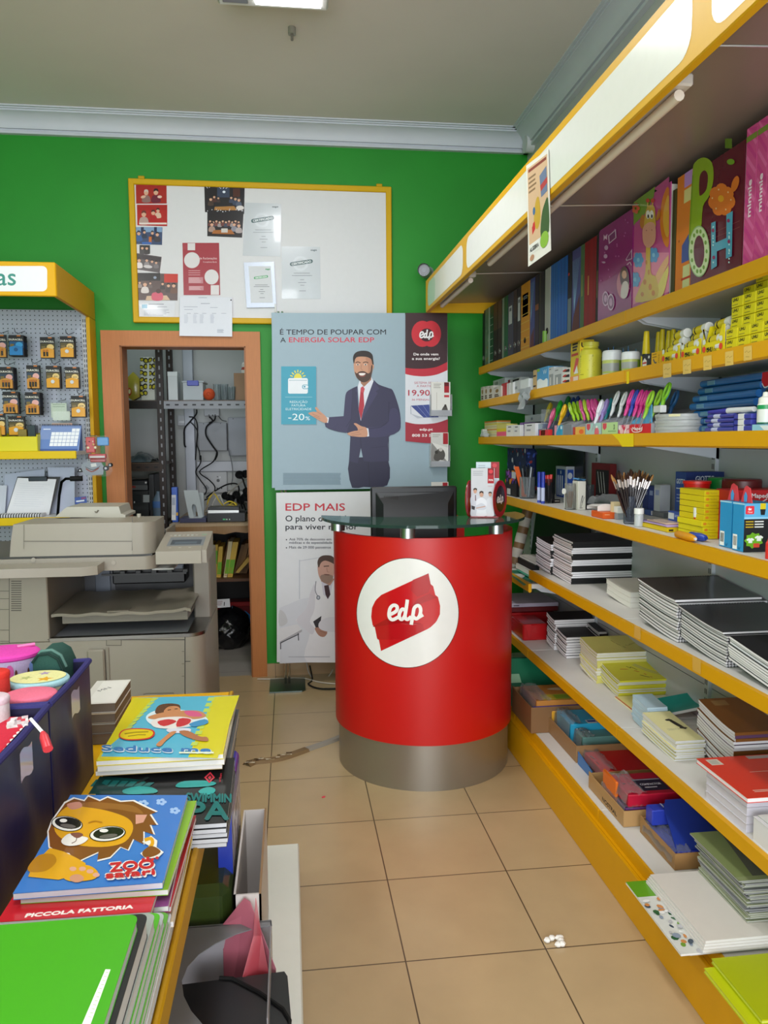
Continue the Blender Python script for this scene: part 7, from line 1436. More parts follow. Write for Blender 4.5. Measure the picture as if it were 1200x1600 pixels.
def sticks(name,label,cat,o,r,n,L,rad,cols,seed,g,tip=None,spread=.5,body='body',fn='plastic',base=.008,same=True):
 rnd=random.Random(seed)
 for i in range(n):
  an=2*math.pi*(i*.618);q=r*.62*((i+.5)/n)**.5;p0=o+Vector((q*.5*math.cos(an),q*.5*math.sin(an),base));p1=p0+Vector((spread*q*math.cos(an)*2.2,spread*q*math.sin(an)*2.2,L*rnd.uniform(.88,1.06)));c=cols[i % len(cols)]
  t=thing(name,label if same else label % c,cat,p0,g);MB().tube([p0,p0.lerp(p1,.72 if tip else 1)],rad,c,7).build(body,fn,t)
  if tip:tip(t,p0,p1,rad,rnd)
# back board and patterned pouches near the counter
solo('black_board',MB().box(XP-.03,XP-.022,3.5,4.3,Z5,1.40,'101114',.002),'plastic','tall black board standing against the back panel behind the pen cups','board')
def blot(a,D,H,cols,n,seed):
 rnd=random.Random(seed);[a.el(rnd.uniform(0,D),rnd.uniform(0,H),rnd.uniform(.006,.016),rnd.uniform(.005,.014),rnd.choice(cols),8,rnd.random()*3) for _ in range(n)]
sbox('patterned_pouch','blue and red patterned pouch standing high behind the leaflet holder','pouch',793,822,701,1.2,.06,Z5,'1d2a52','fabric','patterned pouches',lambda a,D,H:blot(a,D,H,['2f4a9a','8a2a2a','c8ccd8','16204a','3a5a8a','b03a30'],60,3),lambda a,W,H:blot(a,W,H,['2f4a9a','8a2a2a','16204a'],16,4),.012)
sbox('patterned_pouch','purple and orange patterned black pouch right behind the leaflet holder','pouch',790,808,736,1.12,.05,Z5,'17161c','fabric','patterned pouches',lambda a,D,H:(blot(a,D,H*.45,['5a3a9a','c85a1a','8a4ab0','d0902a','3a2a7a'],34,5),a.rc(D*.2,H*.72,D*.5,H*.95,'c8c8cc'),a.rc(D*.6,H*.05,D*.95,H*.3,'b8bcc4')),None,.008)
pens=['17171b','22252c','30343c','5a6068','17171b','b8bcc4']
t,o,r,h=cup('clear pen cup full of black pens and an orange ruler, nearest the leaflet holder',811,836,745,777,1.115,Z5)
sticks('pen','black or grey pen standing in the clear cup beside the blue markers','pen',o,r,12,.15,.0035,pens,3,'pens in the clear cup',spread=.45)
solo('ruler',MB().prism([o+Vector((-r*.7,.0,.008)),o+Vector((-r*.2,-.01,.008)),o+Vector((-r*1.1,.012,.155)),o+Vector((-r*1.6,.022,.155))],(.003,.002,0),'d85a24'),'tint','orange ruler leaning out of the clear pen cup','ruler')
for i,u in enumerate((839,845)):
 p=at(u,779-i,X=1.115);q=Vector((1.125,p.y,Z5));H=at(u,737,X=1.12).z-Z5
 t=thing('blue_marker',('blue marker pen standing upright, left of the pair by the pen cup','blue marker pen standing upright, right of the pair by the red capped cup')[i],'marker',q,'pair of blue markers');MB().tube([q,q+Vector((0,0,H*.66))],.0085,'2a3fae',12).build('barrel','plastic',t);MB().tube([q+Vector((0,0,H*.66)),q+Vector((0,0,H*.98)),q+Vector((0,0,H))],[.0092,.0088,.006],'24349a',12).build('cap','plastic',t);MB().lathe(q,[(.0088,H*.08),(.0088,H*.5)],'b8c0dc',12).build('label','paper',t)
t,o,r,h=cup('dark clear cup of red capped markers beside the blue markers',847,867,748,775,1.13,Z5,'4a4c52')
def redcap(t,p0,p1,rad,rnd):MB().tube([p0.lerp(p1,.72),p1],rad*1.15,'c0221e',8).build('cap','plastic',t)
sticks('red_marker','red capped marker in the dark cup beside the blue markers','marker',o,r,8,.115,.006,['2a2b30'],5,'red capped markers',redcap,.3)
def flatb(name,label,cat,near,far,ru,tv,z,c,fn='card',g=None,art=None,top=None,near_art=None,Xmax=None,part='box'):
 x0,x1,y0,y1,zt=dims(near,far,ru,tv,z);zt=max(zt,z+.006);x1=min(x1,Xmax or XP-.004)
 t=thing(name,label,cat,((x0+x1)/2,(y0+y1)/2,z),g);MB().box(x0,x1,y0,y1,z,zt,c,.0015).build(part,fn,t);D,H,W=y1-y0,zt-z,x1-x0
 if art:a=Art(flat((x0,y1,zt),(0,-1,0),(0,0,-1),(-1,0,0)),clip=(0,0,D,H));art(a,D,H);a.build('side_print','paper',t)
 if near_art:a=Art(flat((x0,y0,zt),(1,0,0),(0,0,-1),(0,-1,0)),clip=(0,0,W,H));near_art(a,W,H);a.build('end_print','paper',t)
 if top:a=Art(flat((x0,y1,zt),(1,0,0),(0,-1,0),(0,0,1)),clip=(0,0,W,D));top(a,W,D);a.build('top_print','paper',t)
 return t,(x0,x1,y0,y1,zt)
flatb('flat_box','flat white box with black end lying at the front of the brush shelf','box',(861,786),(842,780),875,780,Z5,'d8d4ca',near_art=lambda a,W,H:(a.rc(W*.05,0,W,H,'1b1a1a'),a.lines(W*.4,H*.4,W*.9,1,H*.2,'b8b0a8',.003)))
t,d=flatb('pen_display','blue card display with blister packs of blue pens on the brush shelf','display',(884,778),(868,771),914,729,Z5,'b8bac4',art=lambda a,D,H:(a.rc(D*.1,H*.1,D*.9,H,'26489e'),[a.rc(D*(.2+.2*k),H*.3,D*(.3+.2*k),H*.95,'d0d4de') for k in range(3)],a.el(D*.5,H*.2,.008,.01,'d8dce4',12)),near_art=lambda a,W,H:(a.rc(W*.1,H*.1,W*.55,H*.6,'2f55b8'),a.el(W*.3,H*.3,.012,.016,'d8dce8',12),a.rc(W*.6,H*.15,W*.95,H*.6,'d0d2d4'),a.rc(W*.7,H*.3,W*.85,H*.5,'17171a')))
t,o,r,h=cup('clear tub of brown sticks with white round disc before the blue display',882,899,755,791,1.113,Z5,'d0d0cc','stick_tub',cat='tub')
sticks('wooden_stick','brown wooden stick in the clear tub with white disc','stick',o,r,7,.065,.003,['6a4a30','7a5a3a'],6,'sticks in the clear tub',spread=.35)
q=o+Vector((-r*1.2,-.004,.075));solo('white_disc',MB().tube([q,q+Vector((-.003,-.001,0))],.012,'dcdcd8',16).tube([q-Vector((0,0,.0)),q-Vector((-.002,0,.068))],.0015,'c8c8c4',5),'plastic','small round white disc on a stem in front of the stick tub','disc')
t,d=flatb('sharpener_pack','white standing pack with pencil drawing and blue top on the brush shelf','pack',(903,797),(894,792),915,752,Z5,'d4d0c6',near_art=lambda a,W,H:(a.ln([(W*.3,H*.9),(W*.45,H*.6),(W*.6,H*.5),(W*.5,H*.75)],.002,'2a2a2a',3),a.ln([(W*.35,H*.95),(W*.8,H*.55)],.0016,'4a4a4a'),a.lines(W*.2,H*.92,W*.7,1,.004,'5a5a5a',.002)))
MB().strip([[Vector((d[0]+(d[1]-d[0])*i/6,d[2]+(d[3]-d[2])*j/2,d[4]+.006+.006*math.sin(i*1.1))) for i in range(7)] for j in range(3)],'4f8ec8').build('blue_top','plastic',t)
for i,(u0,u1,vt,vb,X) in enumerate(((915,928,757,786,1.2),(903,915,745,775,1.28))):t,o,r,h=cup(('grey clear cup behind the white tray','dark clear cup behind the white standing pack')[i],u0,u1,vt,vb,X,Z5,'8a9094',cat='cup');sticks('dark_pen','dark pen in a grey clear cup behind the white pack','pen',o,r,6,.09,.003,['26282c','3a3c40','8a3030'],8+i,'pens in the grey cups',spread=.3)
sbox('red_pen_card','tall red card with black panels and white pens at the back of the brush shelf','display card',925,954,725,1.33,.03,Z5,'6a1014','card',None,lambda a,D,H:(a.rc(D*.25,H*.15,D*.95,H*.8,'101012'),[a.ln([(D*(.35+.15*k),H*.2),(D*(.5+.13*k),H*.7)],.004,'d8d8d8') for k in range(3)]))
rows=[[Vector((1.2+.13*i/8,Yu(942,1.25)-.05+.1*j/5,Z5+.035+.02*math.sin(i*.9+j)+.012*random.random())) for i in range(9)] for j in range(6)]
solo('crumpled_card',MB().strip(rows,'8f9096').box(1.22,1.31,rows[0][0].y+.01,rows[-1][0].y-.01,Z5,Z5+.028,'77787c'),'card','crumpled grey cards piled behind the white plastic tray','cards')
t,d=flatb('orange_box','flat bright orange box at the front edge of the brush shelf','box',(942,811),(924,797),968,801,Z5,'d85a18',near_art=lambda a,W,H:a.lines(W*.1,H*.3,W*.5,1,.004,'f0b080',.002))
rows=[[Vector((d[0]+.0+.08*i/10,d[2]+.05+.05*j,d[4]+.001+.026*(math.sin(math.pi*(.15+.85*i/10))**.5)*(1-j*.15))) for i in range(11)] for j in range(3)];mb=MB().strip(rows,'e2dedb');mb.strip([rows[0],[Vector((p.x,p.y,d[4]+.001)) for p in rows[0]]],'e6e2df');mb.strip([rows[2],[Vector((p.x,p.y,d[4]+.001)) for p in rows[2]]],'d6d2cf');solo('white_tray',mb,'plastic','curved white plastic tray on the orange box','tray')
# brush pot
t,o,r,h=cup('clear pot holding a fan of dark handled paint brushes',974,993,775,815,1.118,Z5,'9aa4b8','brush_pot',cat='brush pot')
rnd=random.Random(21)
for i in range(34):
 a_=(i/33-.5)*2;dp=((i*7) % 11)/10-.5;p0=o+Vector((r*.5*a_*.8,r*.8*dp,.008));uu=955+66*(i/33);vv=737+8*abs(a_)**2+rnd.uniform(-5,5);T=at(uu,vv,Y=o.y+.05*dp);T.y=o.y+.05*dp
 t=thing('paint_brush','dark handled paint brush with silver ferrule in the clear pot','brush',p0,'brushes in the clear pot');L=T-p0
 MB().tube([p0,p0+L*.35,p0+L*.70],[.0018,.0034,.0026],'1d1114',6).build('handle','glossy',t);MB().tube([p0+L*.70,p0+L*.86],[.0028,.0034],'c9c0bc',6).build('ferrule','metal',t);MB().tube([p0+L*.86,p0+L*.93,p0+L],[.0036,.0044,.0012],rnd.choice(('3a241a','4a3222','2a1a14','a87a4a','2a1c18')),6).build('bristles','fabric',t)
for i,(u,v) in enumerate(((965,812),(983,815))):q=at(u,v,Z=Z5);solo('clear_stand',MB().box(q.x,q.x+.035,q.y,q.y+.03,Z5,Z5+.022,'b8c0c8',.002),'frost',('clear plastic stand left of the brush pot with white cube on it','clear plastic stand at the foot of the brush pot')[i],'stand')
q=at(965,812,Z=Z5);solo('white_cube',MB().box(q.x-.002,q.x+.036,q.y,q.y+.03,Z5+.0225,Z5+.046,'e2e0dc',.002),'card','small white cube box on the clear stand before the brushes','box');solo('cream_box',MB().box(q.x-.002,q.x+.026,q.y+.035,q.y+.06,Z5,Z5+.06,'d8c49a',.002),'card','small cream box behind the white cube by the brush pot','box')
def bottle(name,label,cat,u,vb,vt,X,z,rpx,prof,cols,fn='plastic',g=None,base=None,scale=1):
 c0=at(u,vb,X=X);r=rpx/F*(c0-Vector((0,0,EYE))).dot(W_);c0=at(u,vb,X=X+r);h=at(u,vt,X=X+r).z-z;o=Vector((X+r,c0.y,z));t=thing(name,label,cat,o,g);k=0;segs={}
 for i in range(len(prof)-1):segs.setdefault(cols[i][0],[]).append((i,cols[i][1]))
 for nm,L in segs.items():
  mb=MB();[mb.lathe(o,[(prof[i][0]*r,prof[i][1]*h),(prof[i+1][0]*r,prof[i+1][1]*h)],c,20) for i,c in L];mb.build(nm,fn,t)
 return t,o,r,h
JAR=[(0,0),(.95,0),(1,.03),(1,.62),(.9,.68),(1.08,.69),(1.08,.98),(1,1),(0,1)]
bottle('glass_jar','small jar with white lid beside the brush pot','jar',998,817,794,1.117,Z5,7,JAR,[('body','b8bcc0')]*4+[('lid','e0e0de')]*4)
for i,(u0,u1,vt,X) in enumerate(((1006,1015,759,1.35),(1015,1024,760,1.35),(1024,1034,758,1.34))):sbox('ink_box',('small dark blue box, left of the row at the back panel','small dark blue box, middle of the row at the back panel','small white end box, right of the row at the back panel')[i],'box',u0,u1,vt,X,.04,Z5+.02,('22306e','2a3a7e','b8bac4')[i],g='small boxes at the back panel',art=lambda a,D,H:a.rc(D*.2,H*.2,D*.8,H*.4,'8a94c0'))
solo('box_riser',MB().box(1.335,XP-.005,Yu(1040,1.335),Yu(1002,1.335),Z5,Z5+.0195,'6a6c74',.002),'plastic','low grey riser under the small blue boxes at the back','riser')
q0,q1=at(1002,795,Z=Z5),at(1040,798,Z=Z5);solo('plastic_cover',MB().prism([(q0.x+.06,q0.y+.12,Z5+.012),(q0.x+.2,q0.y+.12,Z5+.012),(q0.x+.22,q0.y-.02,Z5+.022),(q0.x+.08,q0.y-.06,Z5+.03)],(0,0,.012),'8f9094'),'plastic','slanted grey plastic cover lying behind the jar','cover')
t,d=flatb('blue_box','long blue box with white label behind the yellow flat packs','box',(1017,806),(1007,800),1042,797,Z5,'2a4a8e',near_art=lambda a,W,H:(a.rc(0,H*.15,W*.28,H*.9,'d8d8dc'),a.rc(W*.35,H*.4,W*.5,H*.8,'c0c8dc')))
t,d=flatb('crayon_box','flat yellow crayon box under a clear pack at the shelf front','box',(1042,832),(1003,815),1062,825,Z5,'d8b80a',near_art=lambda a,W,H:a.rc(W*.15,H*.35,W*.5,H*.75,'2a2410'),top=lambda a,W,D:a.rc(0,0,W,D,'d8c010'))
solo('colour_pack',MB().box(d[0]+.004,d[1]+.03,d[2]+.008,d[3]+.02,d[4]+.0005,d[4]+.007,'b8a0d8',.002).box(d[0]+.006,d[1]+.02,d[2]+.02,d[3]-.02,d[4]+.0075,d[4]+.012,'d8b8a0',.002),'glossy','clear lilac pack lying on the flat yellow crayon box','pack')
t,d=flatb('yellow_box','second flat yellow box behind the glue pens','box',(1058,826),(1045,818),1084,822,Z5,'d8b80a')
q=at(1041,812,Z=Z5+.02);t=thing('white_card_holder','white plastic card holder with dark green block behind the crayon box','holder',(q.x+.05,q.y,Z5));MB().box(q.x+.02,q.x+.055,q.y,q.y+.003,Z5,Z5+.045,'d8d8d4',.001).box(q.x+.05,q.x+.1,q.y+.003,q.y+.03,Z5,Z5+.018,'d0d2d0',.002).build('holder','plastic',t);MB().box(q.x+.055,q.x+.1,q.y+.006,q.y+.03,Z5+.0185,Z5+.04,'0e4a3a',.006).build('green_block','plastic',t)
def gtxt(a,D,H):a.tx('GIOTTO',D*.1,H*.22,H*.09,'d8dcec',w=D*.8,bold=.0004);a.lines(D*.1,H*.3,D*.7,1,.006,'c8d0e0',.003);a.lines(D*.15,H*.42,D*.7,3,H*.06,'8f9cc8',.003);a.el(D*.9,H*.75,.012,.02,'c8ccd4',10)
sbox('clay_box','tall blue box with white lettering at the back of the brush shelf','box',1057,1074,738,1.27,.13,Z5,'2a468e',art=gtxt,near=lambda a,W,H:(a.rc(0,0,W,H*.25,'1d2f6a'),a.tx('GIOTTO',W*.25,H*.17,H*.1,'d8dcec',w=W*.5,bold=.0004)))
for i in range(2):sbox('small_blue_box',('small blue and white box at the bottom of the pair before the tall blue box','small blue and white box on top of the pair before the tall blue box')[i],'box',1047,1066,780,1.2,.06,Z5+.0285*i,'2f4a94',g='small blue boxes',top=Z5+.028+.0285*i,art=lambda a,D,H:(a.rc(0,H*.2,D*.5,H*.9,'c0c4cc'),a.tx('GIOTTO',D*.55,H*.6,H*.25,'d0d6ea',w=D*.4)))
BUCK=[(0,0),(.78,0),(.8,.02),(.94,.86),(1.02,.87),(1.03,.97),(.98,1),(0,.99)]
tb_,o,r,h=bottle('paint_bucket','dark red paint bucket with yellow writing under the bright red bucket','bucket',1087,825,788,1.19,Z5,20,BUCK,[('body','8e1a16')]*4+[('rim','a01e1a')]*3)
a=Art(lambda x,y,hh:o+Vector(((r*.9+hh)*math.sin(x)*-1 if 0 else (r*.89+hh)*math.sin(x),-(r*.89+hh)*math.cos(x),y)));a.tx('be-be',-.95,.0,.02,'d8b02a',w=.8,bold=.01) if False else a.rc(-1.0,.03,-.2,.042,'d8b02a');a.build('bucket_print','paper',tb_)
zt_=o.z+h;t=thing('paint_bucket','bright red bucket with yellow handle plate stacked on the dark red bucket','bucket',(o.x,o.y,zt_));hh_=at(1085,750,X=o.x).z-zt_;MB().lathe((o.x,o.y,zt_+.0005),[(0,0),(r*.86,0),(r*1.0,hh_*.85),(r*1.08,hh_*.86),(r*1.08,hh_*.97),(0,hh_)],'d01a14',24).build('body','plastic',t);MB().box(o.x+r*.15,o.x+r*1.25,o.y-r*1.12,o.y-r*1.06,zt_+hh_*.14,zt_+hh_*.66,'b8a010',.003).build('handle_plate','plastic',t)
bottle('glue_bottle','small white and red bottle beside the yellow box stack','bottle',1090,829,792,1.16,Z5,6.5,[(0,0),(1,0),(1,.3),(.95,.6),(1,.66),(1.1,.68),(1.1,.98),(0,1)],[('body','d8d6d0'),('body','c22a20'),('body','d8a81a'),('body','c22a20'),('cap','dcdad6'),('cap','dcdad6'),('cap','dcdad6')])
bottle('lidded_tub','tub with green lid behind the yellow box stack','tub',1127,790,746,1.27,Z5,22,[(0,0),(.9,0),(.95,.7),(1,.71),(1,.97),(.95,1),(0,1)],[('body','8a8a40')]*3+[('lid','0f7a34')]*3)
bottle('lidded_tub','tub with dark red lid behind the blue cartons','tub',1158,790,748,1.25,Z5,30,[(0,0),(.9,0),(.95,.62),(1,.63),(1,.97),(.95,1),(0,1)],[('body','7a1414')]*3+[('lid','5a1014')]*3)
# stack of eight yellow boxes
N=at(1124,842,Z=Z5);yy0,xx0=N.y,at(1098,840,Y=N.y).x;zs=at(1098,766,Y=N.y).z;hb=(zs-Z5)/8
for i in range(8):
 sh_=-.004 if i in (2,) else .0 if i < 2 else .002
 lab=('lowest yellow box of the eight stacked beside the blue cartons','second yellow box from the foot of the stack of eight','yellow box third from the foot, pushed left in the stack of eight','fourth yellow box from the foot of the stack of eight','fourth yellow box from the top of the stack of eight','third yellow box from the top of the stack of eight','second yellow box from the top of the stack of eight','topmost yellow box of the eight stacked beside the blue cartons')[i]
 t=thing('yellow_box',lab,'box',(xx0,yy0,Z5+hb*i),'stack of eight yellow boxes');MB().box(xx0+sh_,N.x+sh_+.0,yy0,yy0+.14,Z5+hb*i+.0002,Z5+hb*(i+1)-.0004,'d2bd06' if i > 2 else 'dccb08',.0012).build('box','card',t)
 a=Art(flat((xx0+sh_,yy0,Z5+hb*(i+1)),(1,0,0),(0,0,-1),(0,-1,0)));W_b=N.x-xx0;a.el(W_b*.18,hb*.5,W_b*.11,hb*.22,'d8861a',12);a.tx('Plastilina',W_b*.34,hb*.6,hb*.22,'a8861a',w=W_b*.4);a.build('end_print','paper',t)
# blue cartons with red flaps
def tshirt(a,x,y,s):a.pg([(x-s*.5,y+s*.6),(x-s*.5,y-s*.1),(x-s*.8,y+s*.1),(x-s,y-s*.25),(x-s*.45,y-s*.6),(x-s*.2,y-s*.6),(x,y-s*.45),(x+s*.2,y-s*.6),(x+s*.45,y-s*.6),(x+s,y-s*.25),(x+s*.8,y+s*.1),(x+s*.5,y-s*.1),(x+s*.5,y+s*.6)],'e4e8e2')
def blue_carton(label,near,far,ru,tv,front):
 x0,x1,y0,y1,zt=dims(near,far,ru,tv,Z5);t=thing('paint_carton',label,'carton',((x0+x1)/2,(y0+y1)/2,Z5),'blue paint cartons');MB().box(x0,x1,y0,y1,Z5,zt,'2690c8',.0015).build('box','card',t);D,H,W=y1-y0,zt-Z5,x1-x0
 a=Art(flat((x0,y1,zt),(0,-1,0),(0,0,-1),(-1,0,0)));a.rc(0,0,D,H*.03,'a8d4e8');a.bars(D*.08,H*.66,D*.46,H*.97,8);a.ln([(D*.55,H*.9),(D*.65,H*.96),(D*.75,H*.9)],.0015,'104a70',3);a.build('side_print','card',t)
 yf=y0+D*.15;F_=[(0,0),(D*.9,0),(D*.55,D*.95),(D*.2,D*.95),(D*.02,D*.4)]
 MB().prism([(x0+.02,y1-.001-q_*1.0,zt+.0005+z_*.8) for q_,z_ in ((0,0),(D*.95,0),(D*.75,D*.9),(D*.45,D*1.05),(D*.3,D*.95))],(.002,0,0),'d8434c').build('red_flap','card',t);MB().prism([(x0+.019,y1-q_,zt+.002+z_) for q_,z_ in ((D*.36,0),(D*.56,0),(D*.6,D*.3),(D*.46,D*.5),(D*.34,D*.3))],(-.001,0,0),'4a9ad0').build('flap_drop_print','card',t)
 if front:
  a=Art(flat((x0,y0,zt),(1,0,0),(0,0,-1),(0,-1,0)),clip=(0,0,W,H));a.rc(0,0,W,H*.3,'5aa8d4');a.rc(0,H*.3,W,H,'15161a');a.rc(0,H*.28,W,H*.32,'8ac4e4')
  s_=H*.17;a.rr(.003,H*.05,.003+s_*1.1,H*.05+s_,.003,'d82a3a');a.tx('6x',.003+s_*.55,H*.05+s_*.5,s_*.3,'f2e4e4',al='c',bold=.0006);a.tx('75ml',.003+s_*.55,H*.05+s_*.85,s_*.22,'f2e4e4',al='c')
  a.rc(s_*2,0,s_*2.7,H*.12,'d8c012');a.pg([(s_*2,H*.12),(s_*2.7,H*.12),(s_*2.6,H*.24),(s_*2.1,H*.24)],'15161a')
  for k in range(3):a.rc(.004,H*(.36+.055*k),.004+s_*1,H*(.385+.055*k),'b89a20');a.rc(.006+s_*1.05,H*(.36+.055*k),.004+s_*2.3,H*(.385+.055*k),'d8d8d6')
  cx,cy=s_*1.3,H*.76;a.pg([(cx+(s_*1.25 if k % 2 else s_*1.0)*math.cos(k*math.pi/9),cy+(s_*1.0 if k % 2 else s_*.8)*math.sin(k*math.pi/9)) for k in range(18)],'6aa81c');tshirt(a,cx-s_*.45,cy,s_*.5);tshirt(a,cx+s_*.65,cy-s_*.25,s_*.55);a.rr(cx-s_*.05,cy+s_*.35,cx+s_*.75,cy+s_*.85,.002,'d0442a');a.build('front_print','card',t)
 return x0,x1,y0,y1,zt
blue_carton('blue carton with red peaked flap, left of the pair at the shelf front',(1141,857),(1123,853),1190,784,False)
d=blue_carton('blue carton with red flap and shirt pictures, right of the pair',(1161,863),(1143,858),1262,787,True)
t=thing('red_carton','red carton with white lettering behind the blue cartons','carton',(1.3,d[3]+.1,Z5));zt_=at(1175,765,X=1.26).z;xa,ya=at(1150,775,Y=d[3]+.12).x,d[3]+.12
MB().box(xa,XP-.004,ya,ya+.1,Z5,at(1175,766,Y=ya).z,'c01e22',.002).build('box','card',t);m=Art(zm(1040,710,7.5,Y=ya-.0005));m.pg([(980,540),(1090,590),(1300,540),(1300,700),(980,700)],'23508e');m.ln([(985,520),(1050,560),(1120,560),(1190,520)],14,'d8dce0',4);m.tx('Maped',1010,508,52,'e8e0e0',w=185,bold=2);m.build('front_print','card',t)
for i,(a_,b_,c,c2) in enumerate(((( 1057,834),(1086,842),'d8920c','c8c8cc'),((1078,836),(1103,841),'2744a0','20388a'))):
 p0,p1=at(*a_,Z=Z5+.011),at(*b_,Z=Z5+.011);d_=(p1-p0);t=thing('glue_pen',('fat yellow glue pen lying at the front of the brush shelf','fat blue glue pen lying behind the yellow one')[i],'glue pen',(p0+p1)/2-Vector((0,0,.011)),'glue pens');MB().tube([p0,p0+d_*.08,p0+d_*.7,p0+d_*.92,p1],[.007,.011,.0115,.009,.006],c,14).build('body','plastic',t);MB().tube([p1,p1+d_.normalized()*.004],.004,c2,8).build('tip','plastic',t);q=p0+d_*.45;MB().box(q.x-.006,q.x+.006,q.y-.0118,q.y-.0112,q.z-.004,q.z+.005,'d8d8da').build('label','paper',t)
q=at(1199,868,Z=Z5);bottle('red_tube','red bottle cut by the right picture edge on the brush shelf','bottle',1203,872,838,1.115,Z5,7,[(0,0),(1,0),(1,.7),(.6,.85),(.5,1),(0,1)],[('body','d0302a')]*3+[('cap','b8241e')]*2)

# ================================================================ scissors shelf (z 1.467)
t=thing('tape_dispenser','small clear tape dispenser at the far end of the scissors shelf','tape dispenser',(1.11,Yu(756,1.11),Z4));yq=Yu(757,1.11);MB().box(1.096,1.13,yq-.035,yq+.05,Z4,Z4+.022,'d0d6d8',.006).build('body','frost',t);MB().tube([(1.1,yq+.02,Z4+.024),(1.126,yq+.02,Z4+.024)],.022,'c8ccc8',16).build('roll','frost',t)
def nz(ul,ur,vt,X=1.12):return ul,ur,vt,X
sbox('note_pad_stack','clear pack of orange and yellow sticky notes, farthest on the scissors shelf','sticky notes',757,776,657,1.15,.08,Z4,'d8d0a0','glossy',None,lambda a,D,H:[a.rc(0,H*k/6,D,H*(k+.45)/6,('d87a2a','d8c84a','c8b890','d8904a','d8d08a','c8c0a0')[k]) for k in range(6)],lambda a,W,H:[a.rc(0,H*k/6,W,H*(k+.45)/6,('d87a2a','d8c84a','c8b890','d8904a','d8d08a','c8c0a0')[k]) for k in range(6)])
sbox('neon_note_box','yellow box with neon pink band next to the sticky notes','box',776,791,662,1.115,.06,Z4,'c8c06a',art=lambda a,D,H:(a.rc(0,H*.35,D,H*.6,'d8c02a'),a.rc(0,H*.6,D,H*.95,'e0587a')))
for i,(ul,ur,vt,X,c,lab) in enumerate(((791,802,664,1.11,'dcdad6','white box right of the neon banded box on the scissors shelf'),(802,812,664,1.11,'d6d6d6','white box with dark lettering, second right of the neon box'),(812,819,660,1.13,'5a3a72','narrow purple box between white boxes on the scissors shelf'),(819,836,661,1.105,'d4d2d6','wide white box under the long grey box on the scissors shelf'))):sbox('white_carton',lab,'box',ul,ur,vt,X,.06,Z4,c,g='small boxes on the scissors shelf',art=(lambda a,D,H:(a.rc(D*.2,H*.45,D*.6,H*.6,'9a98a0'),a.rc(D*.25,H*.12,D*.7,H*.2,'3a383c'))) if i != 2 else (lambda a,D,H:blot(a,D,H,['8a6aa0','3a2a5a','c0a8cc'],10,6)))
yy_=Yu(834,1.2);t=sbox('grey_case','long silver grey box lying across the small boxes','box',820,852,646,1.18,.1,at(840,659,X=1.18).z,'a8acb4','paint',art=lambda a,D,H:a.rr(D*.3,H*.35,D*.4,H*.7,.004,'6a7080'))
zc_=at(840,659,X=1.18).z;solo('under_box',MB().box(1.185,1.27,Yu(852,1.18)+.004,Yu(821,1.18)-.004,Z4,zc_-.001,'2a2838',.002),'card','dark boxes row carrying the long grey box','box')
sbox('ink_cartridge_box','dark blue box right of the wide white box','box',837,850,662,1.12,.05,Z4,'3a4a7e',art=lambda a,D,H:(a.rc(D*.2,0,D*.8,H*.45,'9aa6b8'),a.rc(0,H*.5,D,H,'4a5a94')))
sbox('red_cube','small red cube at the front left of the acrylic stand','box',842,857,671,1.1,.018,Z4,'cf2a30','plastic')
q=Yu(852,1.12);solo('acrylic_stand',MB().box(1.10,1.32,q-.003,q,Z4,Z4+.115,'d8dee2').box(1.10,1.104,q-.055,q-.003,Z4,Z4+.03,'d8dee2'),'clear','clear acrylic stand left of the first scissors','stand')
def scissors(label,u,v,c,c2,X,g,hgt=.085,rx=.013,lean=0,tilt=0,bl=.03):
 """pair of scissors stuck blades down in a display: two ring handles above the blades; (u, v) is the top of the handles"""
 T=at(u,v,X=X);o=Vector((X,T.y,T.z));t=thing('scissors',label,'scissors',(X,T.y,T.z-hgt-bl),g)
 Rt=Matrix.Translation(o) @ Matrix.Rotation(-tilt*1.3-lean,4,'X') @ Matrix.Rotation(.35*(rx > .011),4,'Y') @ Matrix.Translation(-o)
 for s,cc in ((-1,c),(1,c2)):
  P=[o+Vector((s*.007,s*rx*.75+rx*.7*math.sin(k*math.pi/6),-.024+.024*math.cos(k*math.pi/6))) for k in range(13)]
  mb=MB().tube(P,.0048,cc,7,cap=False);mb.tube([o+Vector((s*.006,s*rx*.6,-.047)),o+Vector((0,s*.003,-hgt*.75)),o+Vector((0,0,-hgt))],[.0062,.0058,.004],cc,7);mb.xf(Rt).build('handle','plastic',t)
 MB().prism([o+Vector((-.0012,-.005,-hgt*.9)),o+Vector((-.0012,.005,-hgt*.9)),o+Vector((-.0012,0,-hgt-bl))],(.0024,0,0),'b8bcc2').xf(Rt).build('blades','metal',t)
def disp(label,ul,ur,vt,c,art,X0=1.102,dep=.05,slope=.05,g='scissors display boxes',body='8f8f96'):
 y1,y0=Yu(ul,X0)-.001,Yu(ur,X0)+.001;zt=at((ul+ur)/2,vt,X=X0).z;t=thing('display_box',label,'display box',(X0+.06,(y0+y1)/2,Z4),g)
 MB().prism([(X0,y0,Z4),(X0,y0,zt),(X0+.012,y0,zt),(X0+.03,y0,zt+slope*.2),(X0+.18,y0,zt+slope),(X0+.18,y0,Z4)],(0,y1-y0,0),body).build('box','card',t)
 a=Art(flat((X0,y1,zt),(0,-1,0),(0,0,-1),(-1,0,0)),clip=(0,0,y1-y0,zt-Z4));art(a,y1-y0,zt-Z4);a.build('front_print','card',t)
def shield(a,D,H):a.pg([(D*.05,H*.05),(D*.3,H*.05),(D*.3,H*.45),(D*.17,H*.65),(D*.05,H*.45)],'d04a58')
